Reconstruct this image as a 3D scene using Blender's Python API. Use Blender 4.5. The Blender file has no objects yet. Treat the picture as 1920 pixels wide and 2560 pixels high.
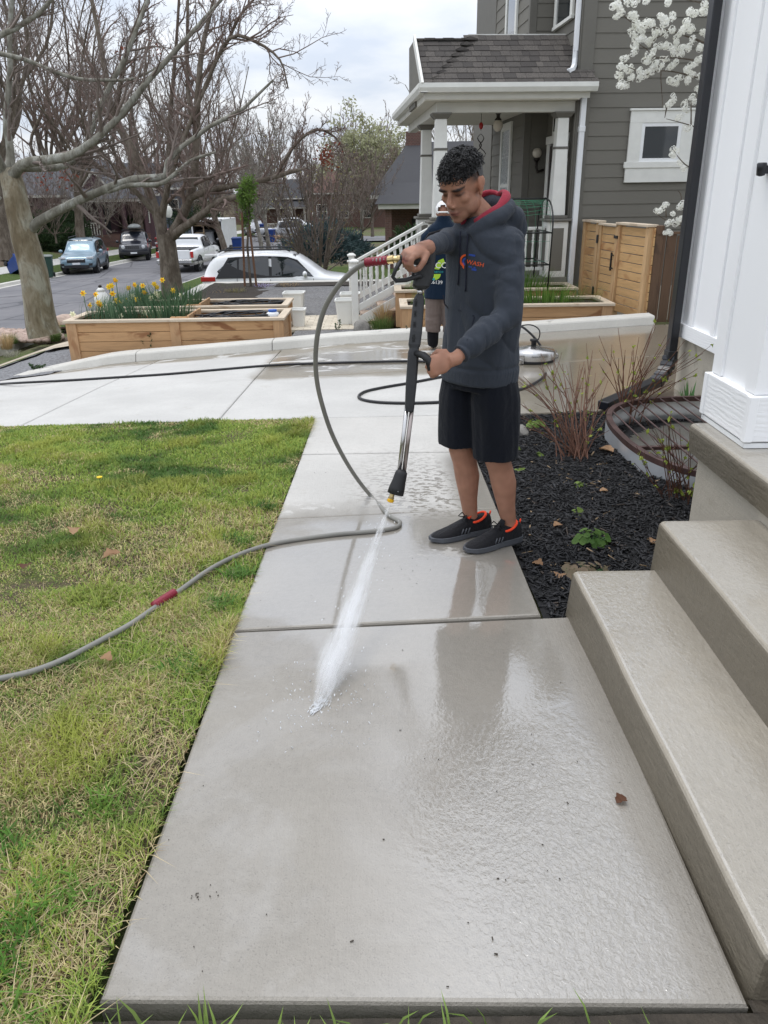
import bpy, bmesh, math, random
import numpy as np
from mathutils import Vector, Matrix, noise
from mathutils.bvhtree import BVHTree
random.seed(7); np.random.seed(7)
sc = bpy.context.scene
col = sc.collection
R = math.radians
# ---------------------------------------------------------------- camera
CAM_H = 1.442
PITCH, ROLL, YAW = R(22.6), R(0.9), R(0.3)
cam = bpy.data.cameras.new('camera')
cam.sensor_fit = 'VERTICAL'; cam.sensor_height = 36.0
cam.lens = 36.0 * 1923 / 2560
cam.clip_start = 0.05; cam.clip_end = 2000
cam_ob = bpy.data.objects.new('camera', cam); col.objects.link(cam_ob)
_cp, _sp, _cr, _sr = math.cos(PITCH), math.sin(PITCH), math.cos(ROLL), math.sin(ROLL)
_F = Vector((0, _cp, -_sp)); _R = Vector((_cr, -_sr*_sp, -_sr*_cp)); _U = Vector((_sr, _cr*_sp, _cr*_cp))
_rz = Matrix.Rotation(YAW, 3, 'Z'); _F, _R, _U = _rz @ _F, _rz @ _R, _rz @ _U
cam_ob.matrix_world = Matrix(((_R.x, _U.x, -_F.x, 0), (_R.y, _U.y, -_F.y, 0), (_R.z, _U.z, -_F.z, CAM_H), (0, 0, 0, 1)))
sc.camera = cam_ob
def ray(x, y): return _F + _R*((x-960)/1923.0) + _U*((1280-y)/1923.0)
def at(x, y, Y):                       # point of the place seen at that spot of the photograph, Y metres ahead
    d = ray(x, y); t = Y/d.y; return Vector((d.x*t, Y, CAM_H + d.z*t))
def atz(x, y, z):
    d = ray(x, y); t = (z-CAM_H)/d.z; return Vector((d.x*t, d.y*t, z))
# ---------------------------------------------------------------- sky and sun
SUN_EL, SUN_AZ = R(72), R(300)         # azimuth clockwise from +Y
w = bpy.data.worlds.new('World'); sc.world = w; w.use_nodes = True
nt = w.node_tree; nt.nodes.clear()
def wn(t, **k):
    n = nt.nodes.new(t)
    for a, b in k.items(): setattr(n, a, b)
    return n
sky = wn('ShaderNodeTexSky', sky_type='NISHITA', sun_disc=False, sun_elevation=SUN_EL, sun_rotation=SUN_AZ)
skb = wn('ShaderNodeVectorMath', operation='SCALE'); skb.inputs['Scale'].default_value = 0.11
nt.links.new(sky.outputs[0], skb.inputs[0])
tc = wn('ShaderNodeTexCoord'); sep = wn('ShaderNodeSeparateXYZ'); nt.links.new(tc.outputs['Generated'], sep.inputs[0])
# cloud layer: project the view direction on a flat ceiling of cloud
mx = wn('ShaderNodeMath', operation='MAXIMUM'); nt.links.new(sep.outputs[2], mx.inputs[0]); mx.inputs[1].default_value = 0.02
ad = wn('ShaderNodeMath', operation='ADD'); nt.links.new(mx.outputs[0], ad.inputs[0]); ad.inputs[1].default_value = 0.12
dv = wn('ShaderNodeVectorMath', operation='DIVIDE'); nt.links.new(tc.outputs['Generated'], dv.inputs[0])
cmb = wn('ShaderNodeCombineXYZ')
for i in range(3): nt.links.new(ad.outputs[0], cmb.inputs[i])
nt.links.new(cmb.outputs[0], dv.inputs[1])
mp = wn('ShaderNodeMapping'); mp.inputs['Scale'].default_value = (1.1, 0.8, 0.0); mp.inputs['Location'].default_value = (3.1, 1.3, 0)
nt.links.new(dv.outputs[0], mp.inputs[0])
n1 = wn('ShaderNodeTexNoise'); n1.inputs['Scale'].default_value = 1.5; n1.inputs['Detail'].default_value = 7; n1.inputs['Roughness'].default_value = 0.52
nt.links.new(mp.outputs[0], n1.inputs['Vector'])
rp = wn('ShaderNodeValToRGB')
rp.color_ramp.elements[0].position = 0.36; rp.color_ramp.elements[0].color = (0.68, 0.74, 0.85, 1)
rp.color_ramp.elements[1].position = 0.66; rp.color_ramp.elements[1].color = (0.97, 0.98, 1.0, 1)
nt.links.new(n1.outputs[0], rp.inputs[0])
mixs = wn('ShaderNodeMix', data_type='RGBA'); mixs.inputs[0].default_value = 0.87
nt.links.new(skb.outputs[0], mixs.inputs[6]); nt.links.new(rp.outputs[0], mixs.inputs[7])
# overcast luminance: brighter overhead than at the horizon (CIE overcast law)
el = wn('ShaderNodeMath', operation='MULTIPLY_ADD'); nt.links.new(mx.outputs[0], el.inputs[0]); el.inputs[1].default_value = 1.10; el.inputs[2].default_value = 0.80
fin = wn('ShaderNodeVectorMath', operation='SCALE'); nt.links.new(mixs.outputs[2], fin.inputs[0]); nt.links.new(el.outputs[0], fin.inputs['Scale'])
bg = wn('ShaderNodeBackground'); bg.inputs['Strength'].default_value = 1.0
nt.links.new(fin.outputs[0], bg.inputs[0])
wo = wn('ShaderNodeOutputWorld'); nt.links.new(bg.outputs[0], wo.inputs[0])
sun = bpy.data.lights.new('sun', 'SUN'); sun.energy = 0.9; sun.angle = R(20); sun.color = (1.0, 0.96, 0.9)
sun_ob = bpy.data.objects.new('sun', sun); col.objects.link(sun_ob)
_sd = Vector((math.sin(SUN_AZ)*math.cos(SUN_EL), math.cos(SUN_AZ)*math.cos(SUN_EL), math.sin(SUN_EL)))
sun_ob.rotation_euler = _sd.to_track_quat('Z', 'Y').to_euler(); sun_ob.location = (-20, 10, 40)
vs = sc.view_settings; vs.view_transform = 'Standard'; vs.look = 'None'; vs.exposure = 0.3; vs.gamma = 1.0; vs.use_curve_mapping = False
sc.render.engine = 'CYCLES'
sc.cycles.volume_bounces = 6; sc.cycles.transparent_max_bounces = 24
# ---------------------------------------------------------------- helpers
class MB:
    """collects shapes; build() links them as ONE mesh object"""
    def __init__(s): s.v = []; s.f = []
    def add(s, vs, fs):
        o = len(s.v); s.v += [tuple(q) for q in vs]; s.f += [tuple(i+o for i in q) for q in fs]; return s
    def box(s, c, d, rz=0.0, m=None):
        x, y, z = d[0]/2, d[1]/2, d[2]/2
        vs = [Vector((a*x, b*y, e*z)) for e in (-1, 1) for b in (-1, 1) for a in (-1, 1)]
        if m is not None: vs = [m @ q for q in vs]
        elif rz:
            mm = Matrix.Rotation(rz, 3, 'Z'); vs = [mm @ q for q in vs]
        c = Vector(c); vs = [q+c for q in vs]
        return s.add(vs, [(0,2,3,1),(4,5,7,6),(0,1,5,4),(2,6,7,3),(0,4,6,2),(1,3,7,5)])
    def bb(s, a, b):   # box from corner to corner
        return s.box([(p+q)/2 for p, q in zip(a, b)], [abs(q-p) for p, q in zip(a, b)])
    def beam(s, a, b, wd, ht, up=(0,0,1)):   # bar of rectangular section from a to b
        a, b = Vector(a), Vector(b); d = b-a; L = d.length; d.normalize(); up = Vector(up)
        sd = d.cross(up)
        if sd.length < 1e-5: sd = d.cross(Vector((1,0,0)))
        sd.normalize(); u = sd.cross(d)
        m = Matrix((d, sd, u)).transposed()
        return s.box((a+b)/2, (L, wd, ht), m=m)
    def tube(s, pts, rad, n=8, cap=True, flat=1.0, up=None):
        pts = [Vector(q) for q in pts]; k = len(pts)
        if not hasattr(rad, '__len__'): rad = [rad]*k
        u = None; rings = []
        for i in range(k):
            t = (pts[min(i+1, k-1)]-pts[max(i-1, 0)])
            if t.length < 1e-9: t = Vector((0,0,1))
            t.normalize()
            if u is None:
                q = Vector(up) if up else (Vector((0,0,1)) if abs(t.z) < .9 else Vector((1,0,0)))
                u = (q - t*q.dot(t)).normalized()
            else:
                u = u - t*u.dot(t)
                u = u.normalized() if u.length > 1e-6 else t.orthogonal().normalized()
            b = t.cross(u)
            rings.append([pts[i] + (u*math.cos(2*math.pi*j/n)*flat + b*math.sin(2*math.pi*j/n))*rad[i] for j in range(n)])
        return s.loft(rings, cap)
    def loft(s, rings, cap=True):
        n = len(rings[0]); vs = [q for r in rings for q in r]; fs = []
        for i in range(len(rings)-1):
            for j in range(n):
                a = i*n+j; b = i*n+(j+1) % n
                fs.append((a, b, b+n, a+n))
        if cap:
            fs.append(tuple(range(n-1, -1, -1))); fs.append(tuple(range((len(rings)-1)*n, len(rings)*n)))
        return s.add(vs, fs)
    def lathe(s, c, prof, n=16, m=None):
        c = Vector(c); rings = []
        for r_, z in prof:
            q = [Vector((r_*math.cos(2*math.pi*j/n), r_*math.sin(2*math.pi*j/n), z)) for j in range(n)]
            rings.append([c + (m @ p if m is not None else p) for p in q])
        return s.loft(rings)
    def prism(s, poly, a, b, axis=1):   # poly of 2-tuples in the other two axes, from a to b on axis
        def P(u, v, t):
            q = [u, v]; q.insert(axis, t); return q
        n = len(poly); vs = [P(u, v, a) for u, v in poly] + [P(u, v, b) for u, v in poly]
        fs = [tuple(range(n)), tuple(range(2*n-1, n-1, -1))] + [(i, (i+1) % n + 0, (i+1) % n + n, i+n) for i in range(n)]
        fs[2:] = [(q[0], q[3], q[2], q[1]) for q in fs[2:]]
        return s.add(vs, fs)
    def ball(s, c, r, nu=10, nv=7, m=None):
        c = Vector(c); r = r if hasattr(r, '__len__') else (r, r, r)
        rings = []
        for i in range(nv+1):
            th = math.pi*min(max(i/nv, .02), .98)
            q = [Vector((r[0]*math.sin(th)*math.cos(2*math.pi*j/nu), r[1]*math.sin(th)*math.sin(2*math.pi*j/nu), -r[2]*math.cos(th))) for j in range(nu)]
            rings.append([c + (m @ p if m is not None else p) for p in q])
        return s.loft(rings)
    def xf(s, M, start=0):
        s.v = s.v[:start] + [tuple(M @ Vector(q)) for q in s.v[start:]]; return s
    def mesh(s, name, mat=None, smooth=False):
        me = bpy.data.meshes.new(name); me.from_pydata(s.v, [], s.f); me.update()
        bm = bmesh.new(); bm.from_mesh(me); bmesh.ops.recalc_face_normals(bm, faces=bm.faces); bm.to_mesh(me); bm.free()
        if mat: me.materials.append(mat)
        if smooth: me.polygons.foreach_set('use_smooth', [True]*len(me.polygons))
        return me
    def build(s, name, mat=None, parent=None, smooth=False, bevel=0.0, seg=1, loc=None):
        return link(name, s.mesh(name, mat, smooth), parent, bevel, seg, loc)
def link(name, me, parent=None, bevel=0.0, seg=1, loc=None):
    o = bpy.data.objects.new(name, me); col.objects.link(o)
    if loc is not None: o.location = loc
    if parent is not None: o.parent = parent
    if bevel:
        b = o.modifiers.new('bevel', 'BEVEL'); b.width = bevel; b.segments = seg; b.limit_method = 'ANGLE'; b.angle_limit = R(35); b.harden_normals = False
    return o
def tag(o, label=None, cat=None, group=None, kind=None):
    if label: o['label'] = label
    if cat: o['category'] = cat
    if group: o['group'] = group
    if kind: o['kind'] = kind
    return o
def empty(name, loc=(0,0,0), rz=0.0, label=None, cat=None, group=None):
    o = bpy.data.objects.new(name, None); col.objects.link(o); o.location = loc; o.rotation_euler.z = rz
    o.empty_display_size = .1
    return tag(o, label, cat, group)
KIDS = {}
def copy_tree(o, parent=None):
    c = o.copy(); col.objects.link(c); c.parent = parent
    for ch in list(o.children): copy_tree(ch, c)
    return c
def npmesh(name, V, F, mat=None, colr=None, smooth=False):
    """V (n,3), F (m,3|4) arrays"""
    V = np.ascontiguousarray(V, dtype=np.float32); F = np.ascontiguousarray(F, dtype=np.int32)
    me = bpy.data.meshes.new(name); k = F.shape[1]
    me.vertices.add(len(V)); me.vertices.foreach_set('co', V.ravel())
    me.loops.add(F.size); me.loops.foreach_set('vertex_index', F.ravel())
    me.polygons.add(len(F)); me.polygons.foreach_set('loop_start', np.arange(0, F.size, k, dtype=np.int32))
    try: me.polygons.foreach_set('loop_total', np.full(len(F), k, dtype=np.int32))
    except Exception: pass
    if smooth: me.polygons.foreach_set('use_smooth', np.ones(len(F), dtype=bool))
    if colr is not None:
        a = me.color_attributes.new('Col', 'FLOAT_COLOR', 'POINT')
        c4 = np.ones((len(V), 4), dtype=np.float32); c4[:, :3] = colr; a.data.foreach_set('color', c4.ravel())
    if mat: me.materials.append(mat)
    me.update(calc_edges=True); me.validate()
    return me
# ---------------------------------------------------------------- materials
class NT:
    def __init__(s, name):
        s.m = bpy.data.materials.new(name); s.m.use_nodes = True; s.t = s.m.node_tree
        s.b = s.t.nodes['Principled BSDF']; s.out = s.t.nodes['Material Output']
        s._g = None; s._tc = None
    def n(s, t, **k):
        q = s.t.nodes.new(t)
        for a, b in k.items(): setattr(q, a, b)
        return q
    def l(s, a, b): s.t.links.new(a, b)
    def put(s, sock, val):
        if hasattr(val, 'is_output'): s.l(val, sock)
        else:
            if hasattr(sock.default_value, '__len__') and hasattr(val, '__len__') and len(val) == 3 and len(sock.default_value) == 4: val = (*val, 1)
            sock.default_value = val
    def pos(s):
        if not s._g: s._g = s.n('ShaderNodeNewGeometry')
        return s._g.outputs['Position']
    def obj(s):
        if not s._tc: s._tc = s.n('ShaderNodeTexCoord')
        return s._tc.outputs['Object']
    def map(s, v, scale=(1,1,1), rot=(0,0,0), loc=(0,0,0)):
        q = s.n('ShaderNodeMapping'); s.l(v, q.inputs[0]); q.inputs['Scale'].default_value = scale; q.inputs['Rotation'].default_value = rot; q.inputs['Location'].default_value = loc
        return q.outputs[0]
    def noise(s, v, scale=5, detail=4, rough=.55, dist=0):
        q = s.n('ShaderNodeTexNoise'); s.l(v, q.inputs['Vector']); q.inputs['Scale'].default_value = scale; q.inputs['Detail'].default_value = detail; q.inputs['Roughness'].default_value = rough; q.inputs['Distortion'].default_value = dist
        return q.outputs[0]
    def vor(s, v, scale=5, feat='F1', out=0, rnd=1):
        q = s.n('ShaderNodeTexVoronoi', feature=feat); s.l(v, q.inputs['Vector']); q.inputs['Scale'].default_value = scale
        q.inputs['Randomness'].default_value = rnd
        return q.outputs[out]
    def wave(s, v, scale=5, dist=3, detail=2, dscale=1, dir='X'):
        q = s.n('ShaderNodeTexWave', bands_direction=dir); s.l(v, q.inputs['Vector']); q.inputs['Scale'].default_value = scale; q.inputs['Distortion'].default_value = dist; q.inputs['Detail'].default_value = detail; q.inputs['Detail Scale'].default_value = dscale
        return q.outputs[1]
    def ramp(s, f, stops, interp='LINEAR'):
        q = s.n('ShaderNodeValToRGB'); s.l(f, q.inputs[0]); cr = q.color_ramp; cr.interpolation = interp
        while len(cr.elements) < len(stops): cr.elements.new(.5)
        for e, (p, c) in zip(cr.elements, stops):
            e.position = p; e.color = (*c, 1) if hasattr(c, '__len__') else (c, c, c, 1)
        return q.outputs[0]
    def mix(s, f, a, b, mode='MIX'):
        q = s.n('ShaderNodeMix', data_type='RGBA', blend_type=mode); s.put(q.inputs[0], f); s.put(q.inputs[6], a); s.put(q.inputs[7], b)
        return q.outputs[2]
    def mth(s, op, a, b=None, c=None, clamp=False):
        q = s.n('ShaderNodeMath', operation=op); q.use_clamp = clamp; s.put(q.inputs[0], a)
        if b is not None: s.put(q.inputs[1], b)
        if c is not None: s.put(q.inputs[2], c)
        return q.outputs[0]
    def sepxyz(s, v):
        q = s.n('ShaderNodeSeparateXYZ'); s.l(v, q.inputs[0]); return q.outputs
    def smooth(s, v, a, b):       # smoothstep of value v from a to b
        q = s.n('ShaderNodeMapRange', interpolation_type='SMOOTHSTEP'); s.put(q.inputs[0], v); q.inputs[1].default_value = a; q.inputs[2].default_value = b
        return q.outputs[0]
    def bump(s, h, strength=.3, dist=.01, nrm=None):
        q = s.n('ShaderNodeBump'); s.l(h, q.inputs['Height']); q.inputs['Strength'].default_value = strength; q.inputs['Distance'].default_value = dist
        if nrm is not None: s.l(nrm, q.inputs['Normal'])
        s.l(q.outputs[0], s.b.inputs['Normal']); return q.outputs[0]
    def set(s, **k):
        nm = dict(color='Base Color', rough='Roughness', metal='Metallic', spec='Specular IOR Level', trans='Transmission Weight', alpha='Alpha', coat='Coat Weight', coatr='Coat Roughness', ior='IOR', emit='Emission Color', emits='Emission Strength', sss='Subsurface Weight', sheen='Sheen Weight')
        for a, b in k.items(): s.put(s.b.inputs[nm[a]], b)
        return s
    def rnd(s):
        q = s.n('ShaderNodeObjectInfo'); return q.outputs['Random']
MATS = {}
def mat(name, color, rough=.6, var=.12, scale=6, bump=0.0, bscale=40, spec=.4, metal=0.0, coat=0.0, objvar=0.0, **k):
    """plain procedural surface: colour with noise mottling, fine bump"""
    if name in MATS: return MATS[name]
    t = NT(name); v = t.obj()
    c2 = tuple(max(0, q*(1-var)) for q in color); c3 = tuple(q*(1+var) for q in color)
    cc = t.ramp(t.noise(v, scale, 5), [(.3, c2), (.7, c3)])
    if objvar:
        f = t.mth('MULTIPLY_ADD', t.rnd(), 2*objvar, 1-objvar)
        q = t.n('ShaderNodeVectorMath', operation='SCALE'); t.l(cc, q.inputs[0]); t.l(f, q.inputs['Scale']); cc = q.outputs[0]
    t.set(color=cc, rough=rough, spec=spec, metal=metal, coat=coat, **k)
    if bump: t.bump(t.noise(v, bscale, 4), bump, .01)
    MATS[name] = t.m; return t.m
def wood(name, base, dark, scale=1.0, axis=0, rough=.7, wear=0.0):
    if name in MATS: return MATS[name]
    t = NT(name); v = t.obj()
    r_ = t.rnd(); off = t.n('ShaderNodeCombineXYZ'); t.l(t.mth('MULTIPLY', r_, 37.0), off.inputs[0]); t.l(t.mth('MULTIPLY', r_, 19.0), off.inputs[2])
    va = t.n('ShaderNodeVectorMath', operation='ADD'); t.l(v, va.inputs[0]); t.l(off.outputs[0], va.inputs[1])
    sc_ = [9*scale]*3; sc_[axis] = .9*scale
    m1 = t.map(va.outputs[0], tuple(sc_))
    g = t.noise(m1, 2.4, 6, .6, 1.2)
    sk = [3.2*scale]*3; sk[axis] = 1.4*scale
    kn = t.noise(t.map(va.outputs[0], tuple(sk)), 1.6, 3, .5, .8)
    c = t.ramp(g, [(.3, tuple(q*.82 for q in base)), (.5, base), (.72, tuple(min(1, q*1.15) for q in base))])
    c = t.mix(t.smooth(kn, .56, .70), c, dark)
    c = t.mix(t.mth('MULTIPLY_ADD', r_, .5, -.1, clamp=True), c, tuple(q*.86 for q in base))
    t.set(color=c, rough=rough, spec=.3); t.bump(g, .25, .004)
    MATS[name] = t.m; return t.m
# ================================================================ the lie of the land
SL = math.tan(R(2.70))
_AX = [-3.25, -1.4, 0, 1.9, 4];            _AZ = [-.332, -.304, -.295, -.277, -.26]
_BX = [-6, -4.16, -3.07, -1.41, -.28, 2, 4]; _BZ = [-.60, -.502, -.453, -.390, -.372, -.335, -.30]
_CX = [-5.3, -3.63, -1.54, -.56, 2, 3.5, 5]; _CZ = [-.87, -.67, -.527, -.455, -.347, -.265, -.20]
_DX = [-6, -4.4, -3.5, 3.5, 9];             _DZ = [-.92, -.68, -.62, -.60, -.5]
def zroad(Y): return -1.73 - .014*Y
def xnear(Y): return -10.1 + .037*Y
def xfar(Y): return -18.3 + .037*Y
def lot(X, Y):
    A = np.interp(X, _AX, _AZ); B = np.interp(X, _BX, _BZ); C = np.interp(X, _CX, _CZ); D = np.interp(X, _DX, _DZ)
    rows = [(-30, 1.2), (-4, .19 + (A+.2947)*.2), (0, (A+.2947)*.3), (6.25, A), (8.15, B), (10.5, C), (11.1, C*.92-.04), (12.3, D), (19.9, D), (20.5, -1.55 + 0*D), (22.5, -1.84 + 0*D), (60, -2.25), (120, -3.2), (500, -8)]
    for (y0, z0), (y1, z1) in zip(rows, rows[1:]):
        if Y <= y1: return z0 + (z1-z0)*max(0, min(1, (Y-y0)/(y1-y0)))
    return rows[-1][1]
def T(X, Y):
    zr, xn = zroad(Y), xnear(Y)
    if X < xfar(Y): 
        d = xfar(Y) - X
        return zr + .14 + .03*min(d, 25) + (0.4 if d > 6 else .4*max(0, (d-3)/3))
    if X < xn: return zr
    x1 = -5.3
    if X >= x1: return lot(X, Y)
    l = lot(x1, Y); t = min(1, max(0, (X-xn-1.4)/(x1-xn-1.4)))
    return (zr + .14)*(1-t) + l*t
def hit(x, y, dz=0.0, tmax=140):       # where the line of sight meets the ground
    d = ray(x, y); t = 1.0
    while t < tmax:
        p_ = Vector((d.x*t, d.y*t, CAM_H + d.z*t))
        if p_.z <= T(p_.x, p_.y) + dz: break
        t += .02 if t < 15 else .05
    return Vector((d.x*t, d.y*t, T(d.x*t, d.y*t) + dz))
def dz_(X, Y): return T(X, Y)

# ---------------------------------------------------------------- procedural concrete
def concrete(name, mode, base=(.50, .485, .455)):
    t = NT(name); P = t.pos(); xyz = t.sepxyz(P); X, Y, Z = xyz[0], xyz[1], xyz[2]
    big = t.noise(P, 1.3, 4, .6); fine = t.noise(P, 38, 5, .65); spk = t.noise(P, 210, 2, .5)
    c = t.mix(t.smooth(big, .3, .75), tuple(q*.90 for q in base), tuple(q*1.06 for q in base))
    c = t.mix(t.mth('MULTIPLY', t.smooth(fine, .42, .72), .35), c, tuple(q*.80 for q in base))
    c = t.mix(t.mth('MULTIPLY', t.smooth(spk, .64, .72), .5), c, tuple(q*.55 for q in base))
    st = t.noise(P, 4.3, 5, .7)
    c = t.mix(t.mth('MULTIPLY', t.smooth(st, .60, .74), .25), c, (.30, .26, .20))
    n2 = t.noise(P, 2.1, 5, .62, .6); n3 = t.noise(t.map(P, (1, 1.6, 1)), 22, 3, .6)
    wob = t.mth('MULTIPLY_ADD', n2, 1.1, -.55)
    def pool(cx, cy, rx, ry, w=.5):          # soft-edged patch with a ragged outline
        a = t.mth('DIVIDE', t.mth('SUBTRACT', X, cx), rx); b = t.mth('DIVIDE', t.mth('SUBTRACT', Y, cy), ry)
        r_ = t.mth('SQRT', t.mth('ADD', t.mth('MULTIPLY', a, a), t.mth('MULTIPLY', b, b)))
        return t.smooth(t.mth('MULTIPLY_ADD', wob, .9, r_), 1.15, .85)
    if mode == 'walk':
        wet = t.smooth(t.mth('MULTIPLY_ADD', wob, .55, Y), 4.15, 3.75)
        spl = t.mth('MULTIPLY', t.smooth(n3, .50, .56), t.smooth(t.mth('MULTIPLY_ADD', wob, .8, Y), 5.5, 4.2))
        spl = t.mth('MULTIPLY', spl, t.smooth(X, -.35, .05))
        edge = t.mth('MULTIPLY', t.smooth(X, .30, .48), t.smooth(Y, 5.3, 4.8))
        dry = t.mth('MULTIPLY', t.mth('MULTIPLY', t.smooth(t.noise(P, 3.1, 4, .7), .60, .64), t.smooth(Y, 3.1, 3.5)), .9)
        wet = t.mth('SUBTRACT', wet, dry, clamp=True)
        wet = t.mth('MAXIMUM', wet, t.mth('MAXIMUM', spl, edge))
        # standing film of water: the right of the near slab and round the feet
        film = t.mth('MAXIMUM', t.smooth(t.mth('MULTIPLY_ADD', wob, .5, X), -.25, .25), pool(.15, 3.05, .85, .80))
        film = t.mth('MAXIMUM', film, t.mth('MULTIPLY', t.smooth(n2, .46, .60), .35))
        film = t.mth('MULTIPLY', film, t.smooth(t.mth('MULTIPLY_ADD', wob, .12, X), .66, .56))
        film = t.mth('MULTIPLY', film, wet)
        wcol = (.238, .217, .184)
    elif mode == 'drive':
        e = t.mth('MULTIPLY', t.smooth(t.mth('MULTIPLY_ADD', wob, .25, X), -1.55, -1.30), t.smooth(t.mth('MULTIPLY_ADD', wob, .35, Y), 8.0, 8.25))
        r_ = t.smooth(t.mth('MULTIPLY_ADD', wob, .3, X), .85, 1.25)
        g = t.smooth(t.mth('MULTIPLY_ADD', wob, .15, t.mth('MULTIPLY_ADD', X, -.03, Y)), 10.05, 10.25)
        wet = t.mth('MAXIMUM', t.mth('MAXIMUM', e, r_), g)
        dry = t.smooth(t.noise(t.map(P, (.7, 1.3, 1), (0, 0, .5)), 1.9, 4, .6, 1.0), .56, .60)
        wet = t.mth('SUBTRACT', wet, t.mth('MULTIPLY', dry, t.smooth(X, 1.4, .6)), clamp=True)
        film = t.mth('MULTIPLY', wet, t.mth('MAXIMUM', pool(-.2, 9.3, 1.6, .8), t.smooth(X, 1.0, 1.6)))
        wcol = (.205, .177, .132)
    elif mode == 'steps':
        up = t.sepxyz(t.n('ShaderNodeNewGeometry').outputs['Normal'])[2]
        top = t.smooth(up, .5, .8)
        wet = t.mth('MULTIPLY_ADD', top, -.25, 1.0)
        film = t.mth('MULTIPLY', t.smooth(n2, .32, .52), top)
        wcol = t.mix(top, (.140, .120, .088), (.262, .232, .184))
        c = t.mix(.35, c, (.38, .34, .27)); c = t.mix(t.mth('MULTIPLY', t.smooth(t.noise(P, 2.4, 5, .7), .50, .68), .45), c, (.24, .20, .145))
    else:
        wet = t.smooth(n2, .62, .70); film = t.mth('MULTIPLY', wet, .3); wcol = tuple(q*.62 for q in base)
    def dim(c_, k):
        q = t.n('ShaderNodeVectorMath', operation='SCALE'); q.inputs['Scale'].default_value = k; t.put(q.inputs[0], c_); return q.outputs[0]
    nzf = t.smooth(t.sepxyz(t.n('ShaderNodeNewGeometry').outputs['True Normal'])[2], .90, .985)
    film = t.mth('MULTIPLY', film, nzf)
    wc = t.mix(t.mth('MULTIPLY', t.smooth(fine, .35, .7), .5), wcol, dim(wcol, .82))
    wc = t.mix(t.mth('MULTIPLY', t.smooth(spk, .60, .70), .6), wc, dim(wcol, .5))
    wc = t.mix(t.mth('MULTIPLY', t.smooth(big, .35, .7), .6), wc, dim(wcol, 1.16))
    wc = t.mix(t.mth('MULTIPLY', t.smooth(t.noise(P, 3.3, 6, .75), .55, .75), .35), wc, dim(wcol, .72))
    cc = t.mix(wet, c, wc)
    rg = t.mth('MULTIPLY_ADD', wet, -.42, .88)
    rg = t.mth('MULTIPLY_ADD', film, -.10, rg)
    rg = t.mth('MULTIPLY_ADD', fine, .12, t.mth('SUBTRACT', rg, .06), clamp=True)
    t.set(color=cc, rough=rg, spec=t.mth('MULTIPLY_ADD', wet, .2, .35))
    # coarse broom strokes under, ripples of the running film over
    broom = t.noise(t.map(P, (1, .06, 1)), 120, 2, .6)
    rip = t.noise(t.map(P, (1.0, .75, 1), (0, 0, .5)), 70, 3, .6, .5)
    hgt = t.mth('ADD', t.mth('MULTIPLY', spk, .25), t.mth('MULTIPLY', fine, .55))
    hgt = t.mth('ADD', hgt, t.mth('MULTIPLY', t.mth('MULTIPLY', broom, .35), t.mth('SUBTRACT', 1.0, film)))
    if mode == 'steps':
        hgt = t.mth('ADD', hgt, t.mth('ADD', t.mth('MULTIPLY', t.noise(P, 13, 3, .6), 1.6), t.mth('MULTIPLY', t.noise(t.map(P, (1, .3, 1), (0, 0, .4)), 70, 3, .6), .9)))
    t.bump(hgt, .6 if mode == 'steps' else .7, .006)
    cb = t.n('ShaderNodeBump'); rk = t.mth('MULTIPLY_ADD', t.mth('MULTIPLY', t.smooth(t.mth('MULTIPLY_ADD', wob, .6, Y), 2.15, 1.6), t.smooth(t.mth('MULTIPLY_ADD', wob, .4, X), -.1, .35)), 1.5, .10) if mode == 'walk' else (.70 if mode == 'steps' else .25)
    t.l(t.mth('MULTIPLY', rk, t.mth('ADD', rip, t.mth('MULTIPLY', t.noise(P, 16, 3, .6), .8))), cb.inputs['Height']); cb.inputs['Strength'].default_value = .45; cb.inputs['Distance'].default_value = .005
    t.l(cb.outputs[0], t.b.inputs['Coat Normal']); t.put(t.b.inputs['Coat Weight'], t.mth('MULTIPLY_ADD', film, .85, t.mth('MULTIPLY', t.mth('MULTIPLY', wet, .15), nzf), clamp=True)); t.b.inputs['Coat IOR'].default_value = 2.3; t.put(t.b.inputs['Coat Roughness'], t.mth('MULTIPLY_ADD', film, -.25, .28))
    return t.m
M_walk = concrete('wet walkway concrete', 'walk')
M_drive = concrete('driveway concrete', 'drive', (.50, .49, .465))
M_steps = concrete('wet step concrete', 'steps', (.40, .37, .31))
M_conc = concrete('pale concrete', 'plain', (.55, .535, .49))
M_found = concrete('foundation concrete', 'plain', (.45, .41, .34))

def struct(o): o['kind'] = 'structure'; return o
def grid_sheet(name, xs, ys, zf, m, parent=None, smooth=True):
    V = [(x, y, zf(x, y)) for y in ys for x in xs]; n = len(xs)
    F = [(j*n+i, j*n+i+1, (j+1)*n+i+1, (j+1)*n+i) for j in range(len(ys)-1) for i in range(n-1)]
    return link(name, npmesh(name, np.array(V), np.array(F), m, smooth=smooth), parent)
def lin(a, b, n): return [a + (b-a)*i/n for i in range(n+1)]

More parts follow.
